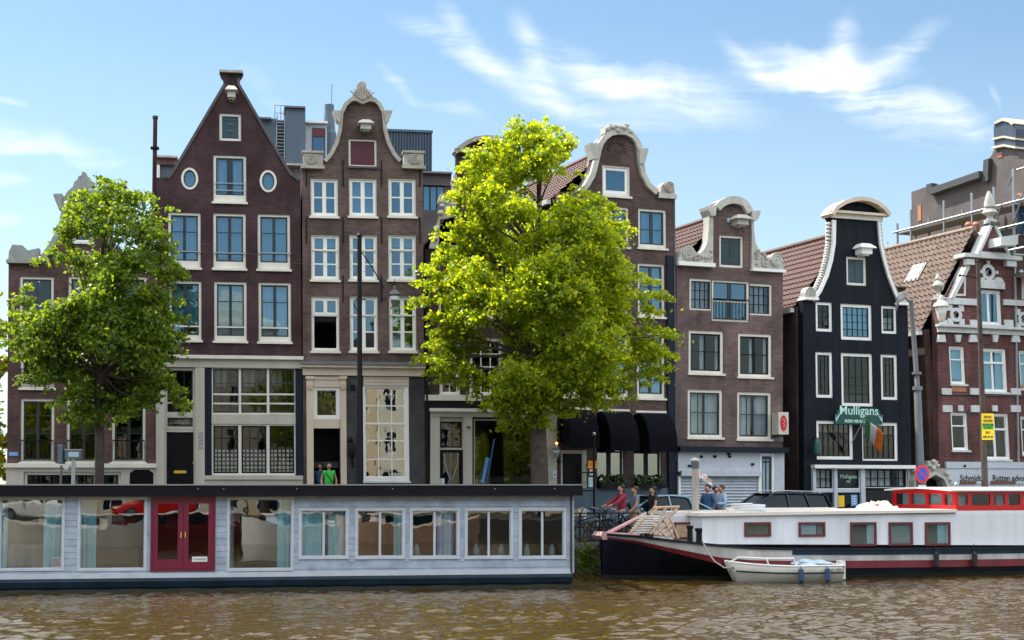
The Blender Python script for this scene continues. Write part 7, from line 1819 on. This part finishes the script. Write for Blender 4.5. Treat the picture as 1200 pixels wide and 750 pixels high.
P = local_pt(Cc, 384.5, 560, -.45); person('person in a bright green vest with a shoulder strap standing in a doorway', (P.x, P.y, ZQ+.86), R(15), 'stand', 'cloth_green', 'cloth_denim', bag=True, sleeves=.35, s=.96)
P = local_pt(Cc, 374.5, 560, .35); person('person in dark blue standing in the doorway shade beside the one in green', (P.x, P.y, ZQ+.9), R(-20), 'stand', 'cloth_blue', 'cloth_denim', s=.93)
bk = bike('dark bicycle ridden by the woman in a red jacket', place(703, 47.4), PBG+R(4), 'iron')
c_ = bk.location; e_ = Vector((cos(PBG+R(4)), sin(PBG+R(4)), 0))
person('woman in a dark red jacket and pale scarf riding a bicycle to the left', (c_.x+e_.x*.74, c_.y+e_.y*.74, ZQ+.06), PBG+R(4)-pi/2, 'cycle', 'cloth_red', 'cloth_denim', 'hair_dark', long_hair=True, s=1.0)
P = place(744, 48.3); person('woman in a grey top and brown skirt with fair brown hair walking on the quay', P, R(-70), 'walk', 'cloth_grey', 'cloth_khaki', 'hair_brown', skirt=True, sleeves=.4)
P = place(765, 48.6); person('person dressed in black with long dark hair walking behind the woman in grey', P, R(-60), 'walk', 'cloth_black', 'cloth_black', 'hair_dark', long_hair=True, sleeves=.4)
P = place(829.5, 50.0); person('man in a dark blue shirt standing next to the pale wooden post', P, R(-40), 'stand', 'cloth_blue', 'cloth_denim', 'hair_dark', s=1.03)
P = place(845.5, 50.6); person('man in a light blue shirt bending his arms beside the man in dark blue', P, R(-60), 'hold', 'cloth_lightblue', 'cloth_khaki', 'hair_brown', s=1.02)
P = place(838.5, 51.2); person('person in a red and white top half hidden between the two men in blue', P, R(30), 'hold', 'cloth_red', 'cloth_denim', 'hair_dark', s=1.0)
pw_ = fb.O+fb.e*(fb.F(1197, 300, .8)[0])+fb.n*.8; person('worker in dark blue overalls on the scaffold at the right picture edge', (pw_.x, pw_.y, ZQ+zd-1.35), R(20), 'work', 'cloth_blue', 'cloth_blue', 'terracotta')

# ------------------------------------------------------------------ sky, sun, camera
sc = bpy.context.scene
SUN = Vector((-.80, .52, 0)).normalized(); EL = R(50)
w = bpy.data.worlds.new('World'); sc.world = w; w.use_nodes = True; nt = w.node_tree; L = nt.links.new; bg = nt.nodes['Background']
sky = nd(nt, 'ShaderNodeTexSky'); sky.sky_type = 'NISHITA'; sky.sun_disc = False; sky.sun_elevation = EL; sky.sun_rotation = atan2(SUN.x, SUN.y)
sky.air_density = 1.0; sky.dust_density = .6; sky.ozone_density = 2.0; sky.altitude = 0
tc = nd(nt, 'ShaderNodeTexCoord'); sp = nd(nt, 'ShaderNodeSeparateXYZ'); L(tc.outputs['Generated'], sp.inputs[0])
def mth(op, a, b=None, c=None, clamp=False):
    n = nd(nt, 'ShaderNodeMath', operation=op, use_clamp=clamp)
    for i, v in enumerate((a, b, c)):
        if v is None: continue
        if isinstance(v, (int, float)): n.inputs[i].default_value = v
        else: L(v, n.inputs[i])
    return n.outputs[0]
ay = mth('ADD', mth('ABSOLUTE', sp.outputs[1]), .03)
A_ = mth('DIVIDE', sp.outputs[0], ay); E_ = mth('DIVIDE', sp.outputs[2], ay)
cmb = nd(nt, 'ShaderNodeCombineXYZ'); L(A_, cmb.inputs[0]); L(E_, cmb.inputs[1])
# warp
wn = nd(nt, 'ShaderNodeTexNoise', Scale=9.0, Detail=4.0, Roughness=.6); L(cmb.outputs[0], wn.inputs['Vector'])
ws = nd(nt, 'ShaderNodeVectorMath', operation='SUBTRACT'); L(wn.outputs['Color'], ws.inputs[0]); ws.inputs[1].default_value = (.5, .5, .5)
wsc = nd(nt, 'ShaderNodeVectorMath', operation='SCALE'); L(ws.outputs[0], wsc.inputs[0]); wsc.inputs['Scale'].default_value = .035
wp_ = nd(nt, 'ShaderNodeVectorMath', operation='ADD'); L(cmb.outputs[0], wp_.inputs[0]); L(wsc.outputs[0], wp_.inputs[1])
def tang(px, py):
    d = ray(px, py); return (d.x/d.y, d.z/d.y)
tot = None
def blob(x0, y0, x1, y1, wpx, st):
    global tot
    a = tang(x0, y0); b = tang(x1, y1); c = ((a[0]+b[0])/2, (a[1]+b[1])/2); dx, dy = b[0]-a[0], b[1]-a[1]; l = max(1e-4, sqrt(dx*dx+dy*dy)/2); ux, uy = dx/(2*l), dy/(2*l); wd = wpx/FPX
    s_ = nd(nt, 'ShaderNodeVectorMath', operation='SUBTRACT'); L(wp_.outputs[0], s_.inputs[0]); s_.inputs[1].default_value = (c[0], c[1], 0)
    d1 = nd(nt, 'ShaderNodeVectorMath', operation='DOT_PRODUCT'); L(s_.outputs[0], d1.inputs[0]); d1.inputs[1].default_value = (ux/l, uy/l, 0)
    d2 = nd(nt, 'ShaderNodeVectorMath', operation='DOT_PRODUCT'); L(s_.outputs[0], d2.inputs[0]); d2.inputs[1].default_value = (-uy/wd, ux/wd, 0)
    r2 = mth('ADD', mth('MULTIPLY', d1.outputs['Value'], d1.outputs['Value']), mth('MULTIPLY', d2.outputs['Value'], d2.outputs['Value']))
    g = mth('MULTIPLY', mth('POWER', 2.718, mth('MULTIPLY', r2, -1.0)), st)
    tot = g if tot is None else mth('ADD', tot, g)
for b_ in ((470,30,610,120,16,.55),(520,15,550,70,12,.5),(605,35,640,120,14,.6),(640,80,760,128,22,.75),(560,95,720,160,16,.5),(740,90,900,140,18,.6),(885,95,1020,100,20,.9),(900,85,1080,160,22,1.0),
           (985,30,965,100,16,.55),(1010,95,1080,52,13,.6),(1050,120,1150,180,18,.6),(1140,120,1160,160,5,.3),(450,90,485,140,9,.4),(480,135,600,165,10,.3),(840,55,910,105,9,.45),(620,140,900,175,16,.35),(680,95,860,150,14,.5),
           (-60,140,190,215,24,.5),(-20,210,70,235,16,.55),(-20,262,60,275,10,.5),(0,123,60,128,5,.3),(280,80,350,140,20,.25),(-60,180,170,190,14,.25),(880,60,960,80,8,.25),(1010,170,1130,200,14,.25)): blob(*b_)
mp = nd(nt, 'ShaderNodeMapping'); mp.inputs['Rotation'].default_value = (0, 0, R(28)); mp.inputs['Scale'].default_value = (7, 75, 1); L(wp_.outputs[0], mp.inputs[0])
n2 = nd(nt, 'ShaderNodeTexNoise', Scale=1.0, Detail=6.0, Roughness=.62); L(mp.outputs[0], n2.inputs['Vector'])
n4 = nd(nt, 'ShaderNodeTexNoise', Scale=26.0, Detail=6.0, Roughness=.65); L(wp_.outputs[0], n4.inputs['Vector'])
nn = mth('ADD', mth('MULTIPLY', n2.outputs['Fac'], .68), mth('MULTIPLY', n4.outputs['Fac'], .32))
mr_n = nd(nt, 'ShaderNodeMapRange'); L(nn, mr_n.inputs[0]); mr_n.inputs[1].default_value = .34; mr_n.inputs[2].default_value = .66; mr_n.inputs[3].default_value = .12; mr_n.inputs[4].default_value = 1.25
alpha = mth('MULTIPLY', tot, mr_n.outputs[0], clamp=True)
# thin veil towards the horizon
veil = nd(nt, 'ShaderNodeMapRange'); L(E_, veil.inputs[0]); veil.inputs[1].default_value = .30; veil.inputs[2].default_value = .06; veil.inputs[3].default_value = .04; veil.inputs[4].default_value = .30
back = nd(nt, 'ShaderNodeMapRange'); L(E_, back.inputs[0]); back.inputs[1].default_value = .335; back.inputs[2].default_value = .50  # unseen bright cloud added above the frame for fill light and pale ripples
fill_cloud = mth('MULTIPLY', mth('MULTIPLY', back.outputs[0], mth('MULTIPLY_ADD', mth('LESS_THAN', sp.outputs[1], 0.0), .10, .90)), mth('MULTIPLY_ADD', mr_n.outputs[0], .6, .4), clamp=True)
alpha2 = mth('MAXIMUM', mth('MAXIMUM', mth('MULTIPLY', alpha, .93), veil.outputs[0]), mth('MULTIPLY', fill_cloud, .9))
mx = nd(nt, 'ShaderNodeMix', data_type='RGBA'); L(alpha2, mx.inputs[0])
tint = nd(nt, 'ShaderNodeVectorMath', operation='MULTIPLY'); L(sky.outputs[0], tint.inputs[0]); tint.inputs[1].default_value = (.72, .86, .86)
cc = nd(nt, 'ShaderNodeMix', data_type='RGBA'); L(fill_cloud, cc.inputs[0]); cc.inputs[6].default_value = (6.8, 7.0, 7.3, 1); cc.inputs[7].default_value = (16, 16.2, 16.6, 1)
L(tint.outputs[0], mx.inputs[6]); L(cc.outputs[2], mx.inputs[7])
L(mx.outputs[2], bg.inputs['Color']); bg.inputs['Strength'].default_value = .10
sl = bpy.data.lights.new('sun', 'SUN'); sl.energy = 4.2; sl.angle = R(.5); sl.color = (1, .94, .84); so = bpy.data.objects.new('sun', sl); C.objects.link(so)
v = Vector((SUN.x*cos(EL), SUN.y*cos(EL), sin(EL))); so.rotation_euler = v.to_track_quat('Z', 'Y').to_euler()
cam = bpy.data.cameras.new('camera'); co = bpy.data.objects.new('camera', cam); C.objects.link(co); sc.camera = co
co.location = (0, 0, EYE); co.rotation_euler = (pi/2+PITCH, 0, 0); cam.sensor_width = 36; cam.sensor_fit = 'HORIZONTAL'; cam.lens = 36*FPX/1200; cam.shift_y = SH*FPX/1200; cam.clip_end = 5000; cam.clip_start = .1
sc.view_settings.view_transform = 'Standard'; sc.view_settings.look = 'None'; sc.view_settings.gamma = 1; sc.view_settings.exposure = EXPO
sc.cycles.max_bounces = 8; sc.cycles.transparent_max_bounces = 12; sc.cycles.caustics_reflective = False; sc.cycles.use_denoising = True
